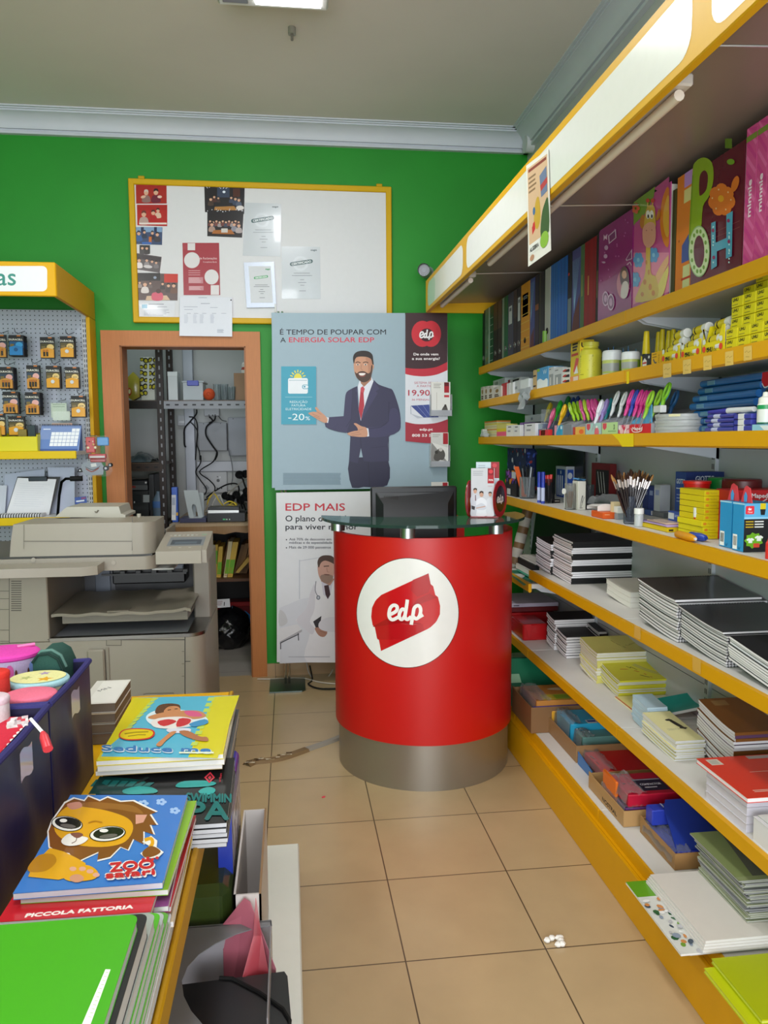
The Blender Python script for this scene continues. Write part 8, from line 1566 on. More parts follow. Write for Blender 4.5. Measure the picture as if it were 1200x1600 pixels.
disp('grey display box with blue front label and yellow handled scissors',866,893,664,'x',lambda a,D,H:(a.rc(0,0,D*.5,H,'2f9ac8'),a.pg([(0,0),(D*.16,0),(D*.1,H),(0,H)],'d890a0'),a.rc(D*.36,H*.1,D*.46,H*.4,'c8e0ec'),a.rc(D*.55,0,D,H,'7a7f86')),g='scissors display boxes')
disp('yellow and orange display box under the lime scissors',895,914,667,'x',lambda a,D,H:(a.rc(0,0,D,H,'dfae4a'),a.rc(0,0,D*.2,H,'b83a2a'),a.el(D*.7,H*.6,D*.2,H*.3,'e86a2a',12)))
disp('pale teal display box under the pink scissors',915,939,661,'x',lambda a,D,H:(a.rc(0,0,D,H,'a8ccc8'),shield(a,D,H),a.sm([(D*.6,H),(D*.6,H*.6),(D*.72,H*.35),(D*.85,H*.6),(D*.85,H)],'d86a78',3),a.el(D*.72,H*.35,D*.07,H*.1,'e8e4e0',10)))
disp('pale green display box under the lilac scissors',940,965,660,'x',lambda a,D,H:(a.rc(0,0,D,H,'b4d494'),shield(a,D,H),a.tx('3',D*.75,H*.6,H*.4,'3a4a3a',bold=.001),a.rc(D*.4,H*.7,D*.9,H*.8,'8ab07a')))
disp('long red display box with white swoosh lettering under the black and white scissors',966,1017,663,'x',lambda a,D,H:(a.rc(0,0,D,H,'d0202a'),a.rc(0,0,D*.36,H,'d88a98'),blot(a,D*.34,H,['d0304a','e8c0c8','c84a6a','e8e0e0'],20,8),a.tx('Maped',D*.46,H*.62,H*.34,'f0e4e4',w=D*.3,bold=.0008),a.ln([(D*.42,H*.4),(D*.48,H*.78),(D*.62,H*.85),(D*.75,H*.7)],.003,'f0e4e4',4)))
for i,(u,v,c,c2,X,lab) in enumerate(((861,631,'d0b82a','d0b82a',1.19,'yellow handled scissors at the left end of the scissors row'),(867,640,'d05a86','d0607a',1.14,'pink ringed scissors low at the left end of the row'),(877,628,'1fae2a','1fae2a',1.17,'bright green scissors left of the big yellow pair'),(889,621,'1c7a3a','1c7a3a',1.24,'dark green scissors behind the bright green pair'),(884,634,'d8a60c','d8a60c',1.125,'big yellow scissors leaning forward beside the lime ones'),(897,623,'1d3f86','1d3f86',1.24,'dark blue scissors behind the yellow pair'),(904,621,'1d3f86','18356e',1.24,'dark blue scissors behind the lime pairs'))):scissors(lab,u,v,c,c2,X,'loose scissors at the left',rx=.016)
for i in range(3):scissors('lime green scissors in the leaning row above the yellow display box',891+6.5*i,632-i,'8fb81c','8fb81c',1.13+.012*i,'lime scissors row',tilt=.5,rx=.01)
for i,(c,u) in enumerate((('c84a86',908),('a8c024',914),('c83a86',920),('c83a86',926),('b83278',931))):scissors(('pink scissors between lime pairs above the teal box','lime scissors between two pink pairs','first of three pink scissors above the teal display box','middle of three pink scissors above the teal display box','last of three pink scissors above the teal display box')[i],u,628-i*.5,c,c,1.14,'pink and lime scissors row',tilt=.4,rx=.01)
for i in range(2):scissors('olive green scissors right of the pink row',937+5*i,626,'5f8a24','5f8a24',1.17,'olive scissors pair',tilt=.2,rx=.01)
for i,(c,u,lab) in enumerate((('d8d8e2',942,'white handled scissors left in the lilac group'),('9a86c4',950,'lilac handled scissors right of the white pair'),('1f8a94',956,'teal handled scissors right of the lilac pair'))):scissors(lab,u,627-i,c,c,1.13+.02*i,'lilac group of scissors',rx=.012)
for i,(u,lab) in enumerate(((967,'white and black scissors, left of the two upright pairs'),(979,'white and black scissors with larger ring, right of the two upright pairs'))):scissors(lab,u,614+i,'d2d4d8','1b1b1f',1.15,'white and black scissors',rx=.016)
for i,(u,c,c2,lab) in enumerate(((990,'d83a90','d83a90','pink scissors beside the blue pair over the red display box'),(997,'2a3fa8','2a3fa8','blue scissors between pink pairs over the red display box'),(1004,'cf3088','cf3088','first pink scissors right of the blue pair'),(1011,'c22a7e','c22a7e','second pink scissors right of the blue pair'),(1018,'b82676','b82676','dark pink scissors right end of the pink row'))):scissors(lab,u,612+(i > 2),c,c2,1.14,'pink and blue scissors row',rx=.014)
for i,(u,v,c,c2,X,lab) in enumerate(((1020,614,'8ab82a','2a6a9a',1.13,'lime and blue scissors above the blue triangle card'),(1033,612,'8ab82a','1f3f6a',1.15,'lime and navy scissors right of the blue triangle card'),(1046,601,'7ab82a','2a86a0',1.15,'tall lime and teal scissors at the right of the row'),(1058,613,'1d4a72','16324e',1.2,'dark blue ringed scissors at the right end of the row'))):scissors(lab,u,v,c,c2,X,'lime and blue scissors',rx=.018)
P=[at(x,y,X=1.118) for x,y in ((984,662),(1018,632),(1018,662))];solo('blue_card',MB().prism(P,(.003,0,0),'5fa8d4'),'card','blue and white triangular card side behind the red display box','card')
P=[at(x,y,X=1.30) for x,y in ((1010,612),(1016,602),(1041,599),(1036,614))];P=P[:2]+P[2:];solo('grey_bag',MB().prism(P+[Vector((1.30,P[3].y,Z4)),Vector((1.30,P[0].y,Z4))],(.004,0,0),'6a6c78'),'card','grey card rising behind the lime and blue scissors','card')
sbox('label_block','small white price block below the lime and navy scissors','block',1019,1031,633,1.112,.02,at(1025,645,X=1.112).z,'d0d0d0','plastic')
z0=Z4;c0=at(1048,672,X=1.185);zt3=at(1048,646,X=1.11).z;hh3=(zt3-Z4)/3
for i in range(3):
 yl,yr=Yu(1019,1.12),Yu(1078,1.12);r=(yl-yr)/2;r=.085;cyy=(yl+yr)/2+.05;cx=1.105+r
 t=thing('round_tub',('white round tub lowest of the three stacked on the scissors shelf','white round tub in the middle of the stack of three','white round tub with pale band on top of the stack of three')[i],'tub',(cx,cyy,Z4+hh3*i),'stack of round white tubs');MB().lathe((cx,cyy,Z4+hh3*i+.0003),[(0,0),(r*.97,0),(r*.985,hh3*.5),(r,hh3*.52),(r,hh3*.95),(r*.97,hh3*.985),(0,hh3*.985)],'d6d6d8',36).build('tub','frost',t)
 MB().lathe((cx,cyy,Z4+hh3*i+.0003),[(r*.9,.002),(r*.9,hh3*.9)],'c9c9cc',36).build('contents','paper',t)
 if i == 2:MB().lathe((cx,cyy,Z4+hh3*i),[(r*1.003,hh3*.55),(r*1.003,hh3*.93)],'d8d0a8',12,a0=-2.6,a1=-2.2).build('label','paper',t)
sbox('price_card','small grey and yellow card between white tubs and blue cases','card',1078,1086,660,1.2,.004,Z4,'a8acb0',art=lambda a,D,H:(a.rc(D*.1,H*.2,D*.6,H*.4,'2a2c30'),a.el(D*.85,H*.5,D*.12,H*.2,'c8b81c',8)))
zt7=at(1100,594,X=1.2).z;h7=(zt7-Z4)/7;ya,yb=Yu(1087,1.2),Yu(1187,1.2)
for i in range(7):
 dx=(.0,.004,-.004,-.012,-.006,.004,.008)[i];z=Z4+h7*i;t=thing('blue_case',('lowest translucent blue case of the stack of seven','second blue case from the foot of the stack of seven','third blue case from the foot of the stack of seven','blue case in the middle of the stack, pushed forward','third blue case from the top of the stack of seven','second blue case from the top of the stack of seven','topmost translucent blue case of the stack of seven')[i],'case',(1.28,(ya+yb)/2,z),'stack of seven blue cases')
 c=0;P=[];y0_,y1_=yb,ya+dx*-1;hx=h7*.48
 MB().tube([(1.2+dx,y1_-.01,z+h7/2),(1.2+dx,y0_,z+h7/2)],h7*.485,'2a66a8',12).box(1.2+dx,XP-.01,y0_,y1_-.012,z+.0005,z+h7*.97,'1f549a',.006).build('shell','tint',t);MB().box(1.2+dx-h7*.5,1.2+dx-h7*.42,y1_-.09,y1_-.05,z+h7*.2,z+h7*.75,'7fb4dc',.003).build('clasp','frost',t)
for k in range(5):
 yl,yr=Yu(1102+(k == 4)*2,1.115)-.01*(k % 2),Yu(1146+(28 if k == 4 else 0),1.115);z=Z4+.0115*k+.0003
 t=thing('marker_pack',('lowest purple blue pen pack before the blue cases','second purple blue pen pack before the blue cases','third purple blue pen pack before the blue cases','fourth purple blue pen pack before the blue cases','long marker with white barrel lying on top of the pen packs')[k],'pens',(1.125,(yl+yr)/2,z),'pen packs before the blue cases')
 if k < 4:MB().tube([(1.118,yl,z+.0057),(1.118,yr,z+.0057)],.0056,'3a3f9a',10).tube([(1.13,yl,z+.0057),(1.13,yr,z+.0057)],.0056,'4a4fa6',10).build('pens','glossy',t);MB().tube([(1.1178,yl-.03,z+.0057),(1.1178,yl-.06,z+.0057)],.0058,'b8bcdc',10).build('band','glossy',t)
 else:ym=yl*.55+yr*.45;MB().tube([(1.12,yl,z+.006),(1.12,ym,z+.0065)],[.005,.0075],'2f2fa0',12).build('cap','plastic',t);MB().tube([(1.12,ym,z+.0065),(1.12,yr,z+.0065)],[.0078,.0065],'d0d2d8',12).build('barrel','plastic',t)
for k in range(3):
 yl,yr=Yu(1146,1.112)-.001,Yu(1174,1.112)+.001;z=Z4+.0145*k;t=thing('eraser_box',('lowest blue and white eraser box of three beside the pen packs','middle blue and white eraser box of three','topmost blue and white eraser box of three')[k],'box',(1.13,(yl+yr)/2,z),'eraser boxes');MB().box(1.11,1.15,yr,yl,z+.0003,z+.0135,'3a3f9e',.002).build('box','plastic',t);a_,b_=yl-(yl-yr)*.25,yl-(yl-yr)*.6;MB().box(1.1094,1.151,b_,a_,z+.0001,z+.0141,'d6d6da',.001).build('band','paper',t)
sbox('light_blue_box','pale blue box under the glue bottle at the right edge','box',1174,1215,662,1.105,.05,Z4,'8fc4dc',art=lambda a,D,H:a.pg([(D*.3,H*.2),(D*.6,H*.2),(D,H),(D*.5,H)],'dfe8ee'))
zq_=at(1200,662,X=1.105).z+.001
bottle('correction_bottle','white glue bottle with green cap ring at the right edge','bottle',1195,662,612,1.11,zq_,12,[(0,0),(1,0),(1,.04),(1,.45),(1,.58),(.9,.62),(.85,.8),(.4,.86),(.34,.98),(0,1)],[('body','1f6a4a'),('body','1f6a4a'),('body','d4d6d2'),('cap_ring','1f8a4e'),('cap','d8d8d0'),('cap','d8d8d0'),('cap','d8d8d0'),('cap','d8d8d0'),('cap','d8d8d0')])
sbox('hanging_card','blue card with red round mark at the right edge behind the glue bottle','card',1186,1225,577,1.2,.006,Z4,'1f4f8e',art=lambda a,D,H:(a.rr(0,-.004,D*.5,H*.24,.012,'c81c28'),a.ln([(D*.02,H*.18),(D*.14,H*.26),(D*.3,H*.24)],.003,'e0d8dc',3),a.el(D*.25,H*.42,.012,.02,'3a3a30',10),a.rr(-.01,H*.55,D*.2,H*.68,.004,'a81c2a')))

# ================================================================ glue shelf (z 1.672)
def box3(name,label,ul,ur,vt,X,dep,c,art=None,near=None,fn='card',g='small boxes on the glue shelf',cat='box',b=.002,z=None,top=None):return sbox(name,label,cat,ul,ur,vt,X,dep,Z3 if z is None else z,c,fn,g,art,near,b,top=top)
def bulb(a,D,H):a.lines(D*.15,H*.62,D*.8,2,H*.14,'4a3a24',H*.1);a.el(D*.5,H*.35,D*.22,H*.16,'8a6a3a',10);a.rc(D*.1,H*.05,D*.5,H*.1,'8a8a90')
for i,(ul,ur,vt,X,c,lab) in enumerate(((751,756,604,1.11,'c4bfb4','white printed box at the far end of the glue shelf'),(756.5,762,603,1.11,'c9c5bc','white printed box second from the far end of the glue shelf'),(762.5,770,602,1.11,'ccc8c0','white printed box third from the far end of the glue shelf'),(770.5,782,603,1.11,'c8c4bc','wider white printed box, fourth from the far end of the glue shelf'),(783,790,598,1.12,'b8222c','red box among the white boxes at the far end'),(791,796,598,1.11,'d0ced0','narrow white box right of the red one on the glue shelf'),(796.5,801,597,1.11,'d2d2d4','second narrow white box right of the red one'),(802,811,594,1.12,'c4c6ca','grey windowed box beside the plain white box'),(812,825,591,1.105,'d4d8dc','plain pale box behind the hanging bag'))):box3('bulb_box' if i < 4 else 'small_box',lab,ul,ur,vt,X,.05,c,bulb if i < 4 else (lambda a,D,H:a.rc(D*.2,H*.4,D*.6,H*.6,'8a8c94')) if i == 7 else None)
box3('label_box','white box with barcode rising behind the printed boxes',770,788,590,1.2,.05,'cfd2d6',lambda a,D,H:a.bars(D*.1,H*.05,D*.5,H*.3));box3('label_box','white box with black strip rising behind the grey windowed box',793,812,589,1.2,.05,'cfd0d4',lambda a,D,H:(a.rc(0,0,D*.18,H,'9a2a30'),a.rc(D*.4,H*.05,D*.9,H*.2,'1c1c20')))
yq=Yu(821,1.07);t=thing('hanging_bag','crumpled clear grey bag hanging from the glue shelf lip','bag',(1.075,yq,1.60));q0,q1=at(812,612,X=1.072),at(831,638,X=1.072);rnd=random.Random(31)
MB().strip([[Vector((1.072+rnd.uniform(-.012,.006),q0.y+(q1.y-q0.y)*(i/6)*(1-.5*(j/6)**3)+.03*(j/6)**2,q0.z+.01+(q1.z-.008-q0.z)*j/6)) for i in range(7)] for j in range(7)],'a9adb2').build('bag','frost',t);MB().tube([(1.068,yq+.02,1.65),(1.07,yq,1.63),(1.066,yq-.02,1.61)],.005,'4a4c52',6).build('contents','plastic',t)
box3('paper_stack','thin pale orange stack left of the blue box on the glue shelf',832,836.5,578,1.11,.05,'c8a878',lambda a,D,H:[a.rc(0,H*k/4,D,H*(k+.3)/4,'2a2420') for k in (1,3)])
def wbx(a,D,H):a.rc(0,0,D,H*.55,'4f9ad0');a.sm([(0,H),(0,H*.6),(D*.3,H*.5),(D*.6,H*.62),(D*.85,H*.55),(D,H*.65),(D,H)],'e4ecf2',3);a.tx('W',D*.55,H*.34,H*.22,'d8e8f4',w=D*.35);a.rc(0,H*.02,D*.25,H*.15,'8ab82a')
box3('blue_white_box','sky blue box with white cloud base on the glue shelf',838,855,572,1.108,.07,'5a9fd0',wbx)
for i,(ul,ur,lab) in enumerate(((856,864,'clear fronted white box right of the sky blue box'),(864.5,877,'wider clear fronted white box left of the striped trio'))):box3('clear_front_box',lab,ul,ur,573+i,1.11,.06,'c6c8cc',lambda a,D,H:(a.rc(D*.1,H*.35,D*.9,H*.95,'8f9498'),a.rc(D*.3,H*.5,D*.45,H*.9,'d8d8d8'),a.lines(D*.1,H*.08,D*.6,1,.004,'5a5a60',.003)))
hz_=(at(889,574,X=1.108).z-Z3)/3
for i in range(3):box3('striped_box',('lowest white box of the three with red and black ends','middle white box of the three with red and black ends','top white box of the three with red and black ends')[i],877.5,888.5,0,1.108,.06,'dcdad6',lambda a,D,H:(a.sm([(0,H*.5),(D*.4,H*.3),(D,H*.3),(D,H*.8),(D*.4,H*.7)],'2a2226',3),a.sm([(0,H*.4),(D*.4,H*.15),(D*.6,H*.35),(D*.2,H*.6)],'b83a34',3)),z=Z3+hz_*i,top=Z3+hz_*(i+1)-.0006)
x0=1.107;y1,y0=Yu(889.5,x0),Yu(904,x0);zt=at(904,531,X=x0).z;x1=at(929,531,Y=y0).x
t=thing('glue_carton','tall yellow glue carton with black lettering behind the yellow jar','carton',((x0+x1)/2,(y0+y1)/2,Z3),None);MB().box(x0,x1,y0,y1,Z3,zt,'d0b422',.002).build('box','card',t);H=zt-Z3;D,W=y1-y0,x1-x0
a=Art(flat((x0,y1,zt),(0,-1,0),(0,0,-1),(-1,0,0)));a.lines(D*.2,H*.05,D*.8,3,H*.07,'2a2420',.008);a.lines(D*.1,H*.3,D*.9,1,.01,'b8402a',.01);a.pg([(D*.3,H*.75),(D*.6,H*.42),(D*.9,H*.45),(D*.7,H*.75)],'c8504a');a.pg([(D*.4,H*.8),(D*.7,H*.6),(D*.85,H*.8)],'d8dce0');a.rc(0,H*.85,D,H,'d88a4a');a.rc(D*.35,H*.87,D*.85,H*.97,'d8c8c0');a.build('side_print','card',t)
a=Art(flat((x0,y0,zt),(1,0,0),(0,0,-1),(0,-1,0)));a.tx('UHU',W*.1,H*.18,H*.11,'17150f',w=W*.7,bold=.0016);a.tx('PATAFIX',W*.08,H*.3,H*.06,'c8401c',w=W*.6,bold=.0006);a.build('front_print','card',t)
t,o,r,h=bottle('glue_jar','large pale yellow glue jar standing before the yellow carton','jar',922,594,535,1.106,Z3,18.5,[(0,0),(.95,0),(1,.03),(1,.66),(.9,.78),(.66,.84),(.66,.88),(.72,.89),(.72,.99),(0,1)],[('body','cfc63c')]*6+[('cap','d0c848')]*3)
a=Art(lambda x,y,hh:o+Vector(((r+.0004+hh)*math.sin(x),-(r+.0004+hh)*math.cos(x),h*y)),step=.00003);a.m0=0
for y,w_ in ((.6,.9),(.54,.8),(.5,.7),(.44,1.0),(.41,.95),(.38,1.0),(.35,.9),(.26,.6),(.22,1.0),(.15,.3)):a.rc(-1.35,y,-1.35+w_*1.3,y+(.045 if y == .6 else .012),'3a3812' if y == .6 else '6a651f')
a.rc(.75,.3,1.1,.6,'23220e');a.build('label_print','paper',t)
for i,(u,r_,vt,lab) in enumerate(((956,15.5,548,'white glue tub with green label, left of the two'),(985,14.5,550,'white glue tub with green label, right of the two'))):
 t,o,r,h=bottle('glue_tub',lab,'tub',u,584,vt,1.12,Z3,r_,[(0,0),(.93,0),(.96,.12),(.98,.2),(1,.5),(.99,.62),(1.02,.63),(1,.92),(.9,.99),(0,1)],[('body','b8bab8'),('body','b4b6b2'),('label','a3b05a'),('label','9a9c98'),('label','b4bc6a'),('lid','d8dade'),('lid','d8dade'),('lid','d8dade'),('lid','d8dade')]);MB().lathe(o,[(r*1.004,h*.2),(r*1.012,h*.6)],'7ea028',6,a0=-1.2,a1=-.5).build('green_patch','paper',t)
for i,(u,vt) in enumerate(((950,543),(958,541),(973,544),(981,541),(993,545))):bottle('nozzle_bottle','blue nozzle bottle showing behind the white glue tubs','bottle',u,575,vt,1.24,Z3,4,[(0,0),(1,0),(1,.62),(.5,.7),(.18,.9),(.1,1),(0,1)],[('body','9ab0c8')]*3+[('nozzle','4a86c8')]*3,g='blue nozzle bottles')
CONE=[(0,0),(1.25,0),(1.3,.1),(1.3,.32),(1.12,.36),(1.12,.42),(1.1,.46),(.72,.98),(.6,1),(0,1)];CC_=[('body','c8ae12'),('body','c8ae12'),('body','c8ae12'),('band','17160f'),('band','17160f'),('cap','cdb414'),('cap','cdb414'),('cap','cdb414'),('cap','cdb414')]
bottle('glue_bottle','yellow cone capped glue bottle behind the dark house marked box','bottle',1009,575,518,1.15,Z3,5.6,CONE,CC_)
for i,(u,vt) in enumerate(((1028,519),(1034,515),(1044,517),(1051,515),(1061,517),(1066,520))):bottle('glue_bottle','yellow cone capped glue bottle in the row behind the stick displays','bottle',u,566,vt,1.2,Z3,4.8,CONE,CC_,g='cone capped bottles behind the stick displays')
box3('glue_box','small dark box with white house mark before the cone capped bottle',998,1014,553,1.106,.03,'2a2c32',lambda a,D,H:(a.pg([(0,H*.0),(D*.15,H*.1),(D*.15,H),(0,H)],'c8b82a'),a.pg([(D*.2,H*.95),(D*.2,H*.5),(D*.4,H*.25),(D*.6,H*.5),(D*.6,H*.95)],'d8d4d2'),a.rc(D*.22,H*.58,D*.58,H*.72,'b83a3a'),a.el(D*.82,H*.25,D*.08,H*.12,'d8d8d8',10)))
box3('glue_box','small yellow box with grey curved picture beside the dark box',1014.5,1029,549,1.106,.03,'d8a41a',lambda a,D,H:(a.ln([(D*.2,H*.5),(D*.4,H*.8),(D*.6,H*.85)],.006,'5a5a5e',3),a.lines(D*.1,H*.12,D*.6,2,.008,'8a6a1a',.003),a.tx('STICK',D*.88,H*.9,.006,'3a2a0a',w=H*.7,rot=-1.57)))
# three stick displays with tapering side walls
def stickbox(label,ul,ur,vb_,vt_):
 X0=1.104;y1,y0=Yu(ul,X0)-.001,Yu(ur,X0)+.001;hl=.03;H=at(ur,vt_,X=X0).z-Z3;t=thing('glue_stick_display',label,'display',(1.17,(y0+y1)/2,Z3),'glue stick displays');mb=MB().box(X0,X0+.002,y0,y1,Z3,Z3+hl,'dcc808').box(X0,X0+.17,y0,y1,Z3,Z3+.002,'dcc808').box(X0+.168,X0+.17,y0,y1,Z3+.002,Z3+H*.9,'dcc808')
 for ya,yb in ((y0,y0+.002),(y1-.002,y1)):mb.prism([(X0+.002,ya,Z3+.002),(X0+.168,ya,Z3+.002),(X0+.168,ya,Z3+H*.9),(X0+.05,ya,Z3+H),(X0+.02,ya,Z3+H*.95)],(0,yb-ya,0),'dcc808')
 for ya,yb in ((y0,y0+.03),(y1-.02,y1)):mb.prism([(X0-.0005,ya,Z3+hl-.001),(X0-.0005,yb,Z3+hl-.001),(X0-.0005,(ya if ya == y0 else yb)+(.012 if ya == y0 else -.008),Z3+H*.85),(X0-.0005,ya if ya == y0 else yb,Z3+H*.85)],(.002,0,0),'dcc808')
 mb.build('tray','card',t);D=y1-y0;a=Art(flat((X0-.0006,y1,Z3+hl),(0,-1,0),(0,0,-1),(-1,0,0)));a.tx('UHU',D*.22,hl*.85,hl*.42,'17150a',w=D*.26,bold=.0007);a.tx('stic',D*.52,hl*.85,hl*.36,'3a3510',w=D*.16)
 for x in (D*.1,D*.86):a.el(x,-hl*.1,D*.07,D*.07,'d8dcd4',12);a.el(x,hl*.55,D*.08,D*.08,'d8452a',12)
 a.build('tray_print','card',t)
 for k in range(4):
  yy,zz=(y0+y1)/2+D*(.02-.06*(k % 2)),Z3+.013+.021*k;p0,p1=Vector((X0+.012+.02*(k//2),yy+D*.32,zz)),Vector((X0+.012+.02*(k//2),yy-D*.3,zz+.003));s_=thing('glue_stick','yellow glue stick with white cap lying in '+label.split(' of')[0].replace('display tray','tray'),'glue stick',(p0+p1)/2-Vector((0,0,.012)),'glue sticks in the displays');d_=p1-p0;MB().tube([p0,p0+d_*.7],.0125,'d0ba10',14).build('barrel','plastic',s_);MB().tube([p0+d_*.7,p1],.0132,'d8d8d4',14).build('cap','plastic',s_);MB().tube([p0+d_*.12,p0+d_*.2],.0127,'17150a',14,cap=False).tube([p0-d_*.001,p0-d_*.012],.0105,'9ab82a',12).build('band','glossy',s_)
stickbox('yellow glue stick display tray, leftmost of three on the glue shelf',1030.5,1058,570,536);stickbox('yellow glue stick display tray, middle of three on the glue shelf',1060,1091,565,525);stickbox('yellow glue stick display tray, rightmost of three with the highest side',1092.5,1127,560,500)
# pyramid of small yellow glue boxes
X0=1.106;ya=Yu(1128,X0);wy=.052;hz_=.0262;nrow={0:(0,7),1:(0,7),2:(0,7),3:(1,6),4:(1,6),5:(2,5),6:(3,5)};first=None
def gprint(a,D,H):a.tx('UHU',D*.12,H*.45,H*.3,'17150a',w=D*.45,bold=.0006);a.rc(D*.1,H*.72,D*.55,H*.8,'8a8020')
for lv in range(8):
 k0,k1=((0,6),(0,6),(0,5),(0,5),(0,4),(0,4),(1,4),(2,4))[lv]
 for k in range(k0,k1):
  y1_=ya-.002-wy*k;xo=X0+.0+(.012 if lv > 1 else 0)+.03*(lv > 4)
  lab=('small yellow glue box in the bottom rows of the yellow pile under the binder shelf','small yellow glue box in the middle rows of the yellow pile','small yellow glue box in the top rows of the yellow pile')[0 if lv < 2 else 1 if lv < 6 else 2]
  if first is None:
   first=thing('glue_box',lab,'box',(X0+.05,y1_-wy/2,Z3),'pile of small yellow glue boxes');MB().box(X0,X0+.11,y1_-wy+.0012,y1_-.0012,Z3+.0003,Z3+hz_-.0006,'d6c806',.0012).build('box','card',first);a=Art(flat((X0,y1_-.001,Z3+hz_),(0,-1,0),(0,0,-1),(-1,0,0)));gprint(a,wy,hz_);a.build('side_print','card',first);a=Art(flat((X0,y1_-wy+.0012,Z3+hz_),(1,0,0),(0,0,-1),(0,-1,0)));a.tx('UHU',.012,hz_*.5,hz_*.3,'8a7a08',w=.03);a.build('end_print','card',first)
  else:dup(first,loc=Vector((xo+.05,y1_-wy/2+random.uniform(-.0008,.0008),Z3+hz_*lv)),label=lab)
# tape and price labels on the shelf lips
def lipart(name,pts,z_,c,fnn='paper',draw=None):
 m=lambda x,y,h:at(x,y,X=XS-.0168)+Vector((-h,0,0));a=Art(m,.0001);a.pg(pts,c);draw and draw(a);a.build(name,fnn,sh)
lipart('yellow_tape',[(956,678),(990,677),(990,698),(972,698),(966,688)],0,'e0c400');lipart('yellow_tape',[(979,581),(983,580),(983,599),(979,600)],0,'e0c400')
for (x,y) in ((1036,568),(1067,562),(1099,556),(1133,549),(1162,541)):lipart('price_label',[(x,y+1),(x+13,y-1.5),(x+13,y+21),(x,y+23)],0,'dcb860','glossy',lambda a,x=x,y=y:(a.ln([(x+2,y+10),(x+5,y+7),(x+7,y+10),(x+11,y+7)],.8,'b09040'),a.rc(x+3,y+16,x+9,y+17,'b89848')))
lipart('price_label',[(991,976),(1001,980),(1001,1000),(991,996)],0,'d0a84a','glossy');lipart('price_label',[(1082,1025),(1095,1031),(1095,1054),(1082,1047)],0,'d0a84a','glossy')

# ================================================================ binder shelf (z 1.862)
XB=1.112;HB=.318
def binder(label,ul,ur,c,art=None,h=HB,name='lever_binder',ring=True,lab=None,fn='card',X=XB,g='binders on the top shelf',dep=.275,cat='binder',rc='b8bcc0',lc='c8c8cc',lr=(.2,.48)):
 y1,y0=Yu(ul,X,500)-.0008,Yu(ur,X,500)+.0008;D=y1-y0;t=thing(name,label,cat,(X+dep/2,(y0+y1)/2,Z2),g)
 mb=MB().box(X,X+.003,y0,y1,Z2,Z2+h,c,.001).box(X+.003,X+dep,y1-.0025,y1,Z2,Z2+h,c).box(X+.003,X+dep,y0,y0+.0025,Z2,Z2+h,c);mb.build('cover',fn,t)
 if D > .02:MB().box(X+.02,X+dep-.01,y0+.004,y1-.004,Z2+.004,Z2+h-.012,'c9c5ba').build('papers','paper',t)
 m=flat((X,y1,Z2+h),(0,-1,0),(0,0,-1),(-1,0,0))
 if art:a=Art(m,clip=(0,0,D,h));a.rc(0,0,D,h,c);art(a,D,h);a.build('spine_print','card',t)
 if lab:a=Art(m);a.rc(D*.18,h*lr[0],D*.82,h*lr[1],lc);a.rc(D*.3,h*(lr[0]+.03),D*.7,h*(lr[0]+.08),'6a6c74');a.build('spine_label','paper',t)
 if ring:
  o=Vector((X-.0006,(y0+y1)/2,Z2+h*.17));r=min(.012,D*.3);mb=MB();P=[o+Vector((0,r*math.cos(k*math.pi/6),r*math.sin(k*math.pi/6))) for k in range(13)];mb.tube(P,.0018,rc,6,cap=False).poly([q+Vector((.0003,0,0)) for q in P[:12]],'0a0a0c');mb.build('finger_ring','metal',t)
 return t,y0,y1
def grid(c):return lambda a,D,H:[a.rc(0,H*(.2+.12*k),D,H*(.2+.12*k)+.003,c) for k in range(7)]
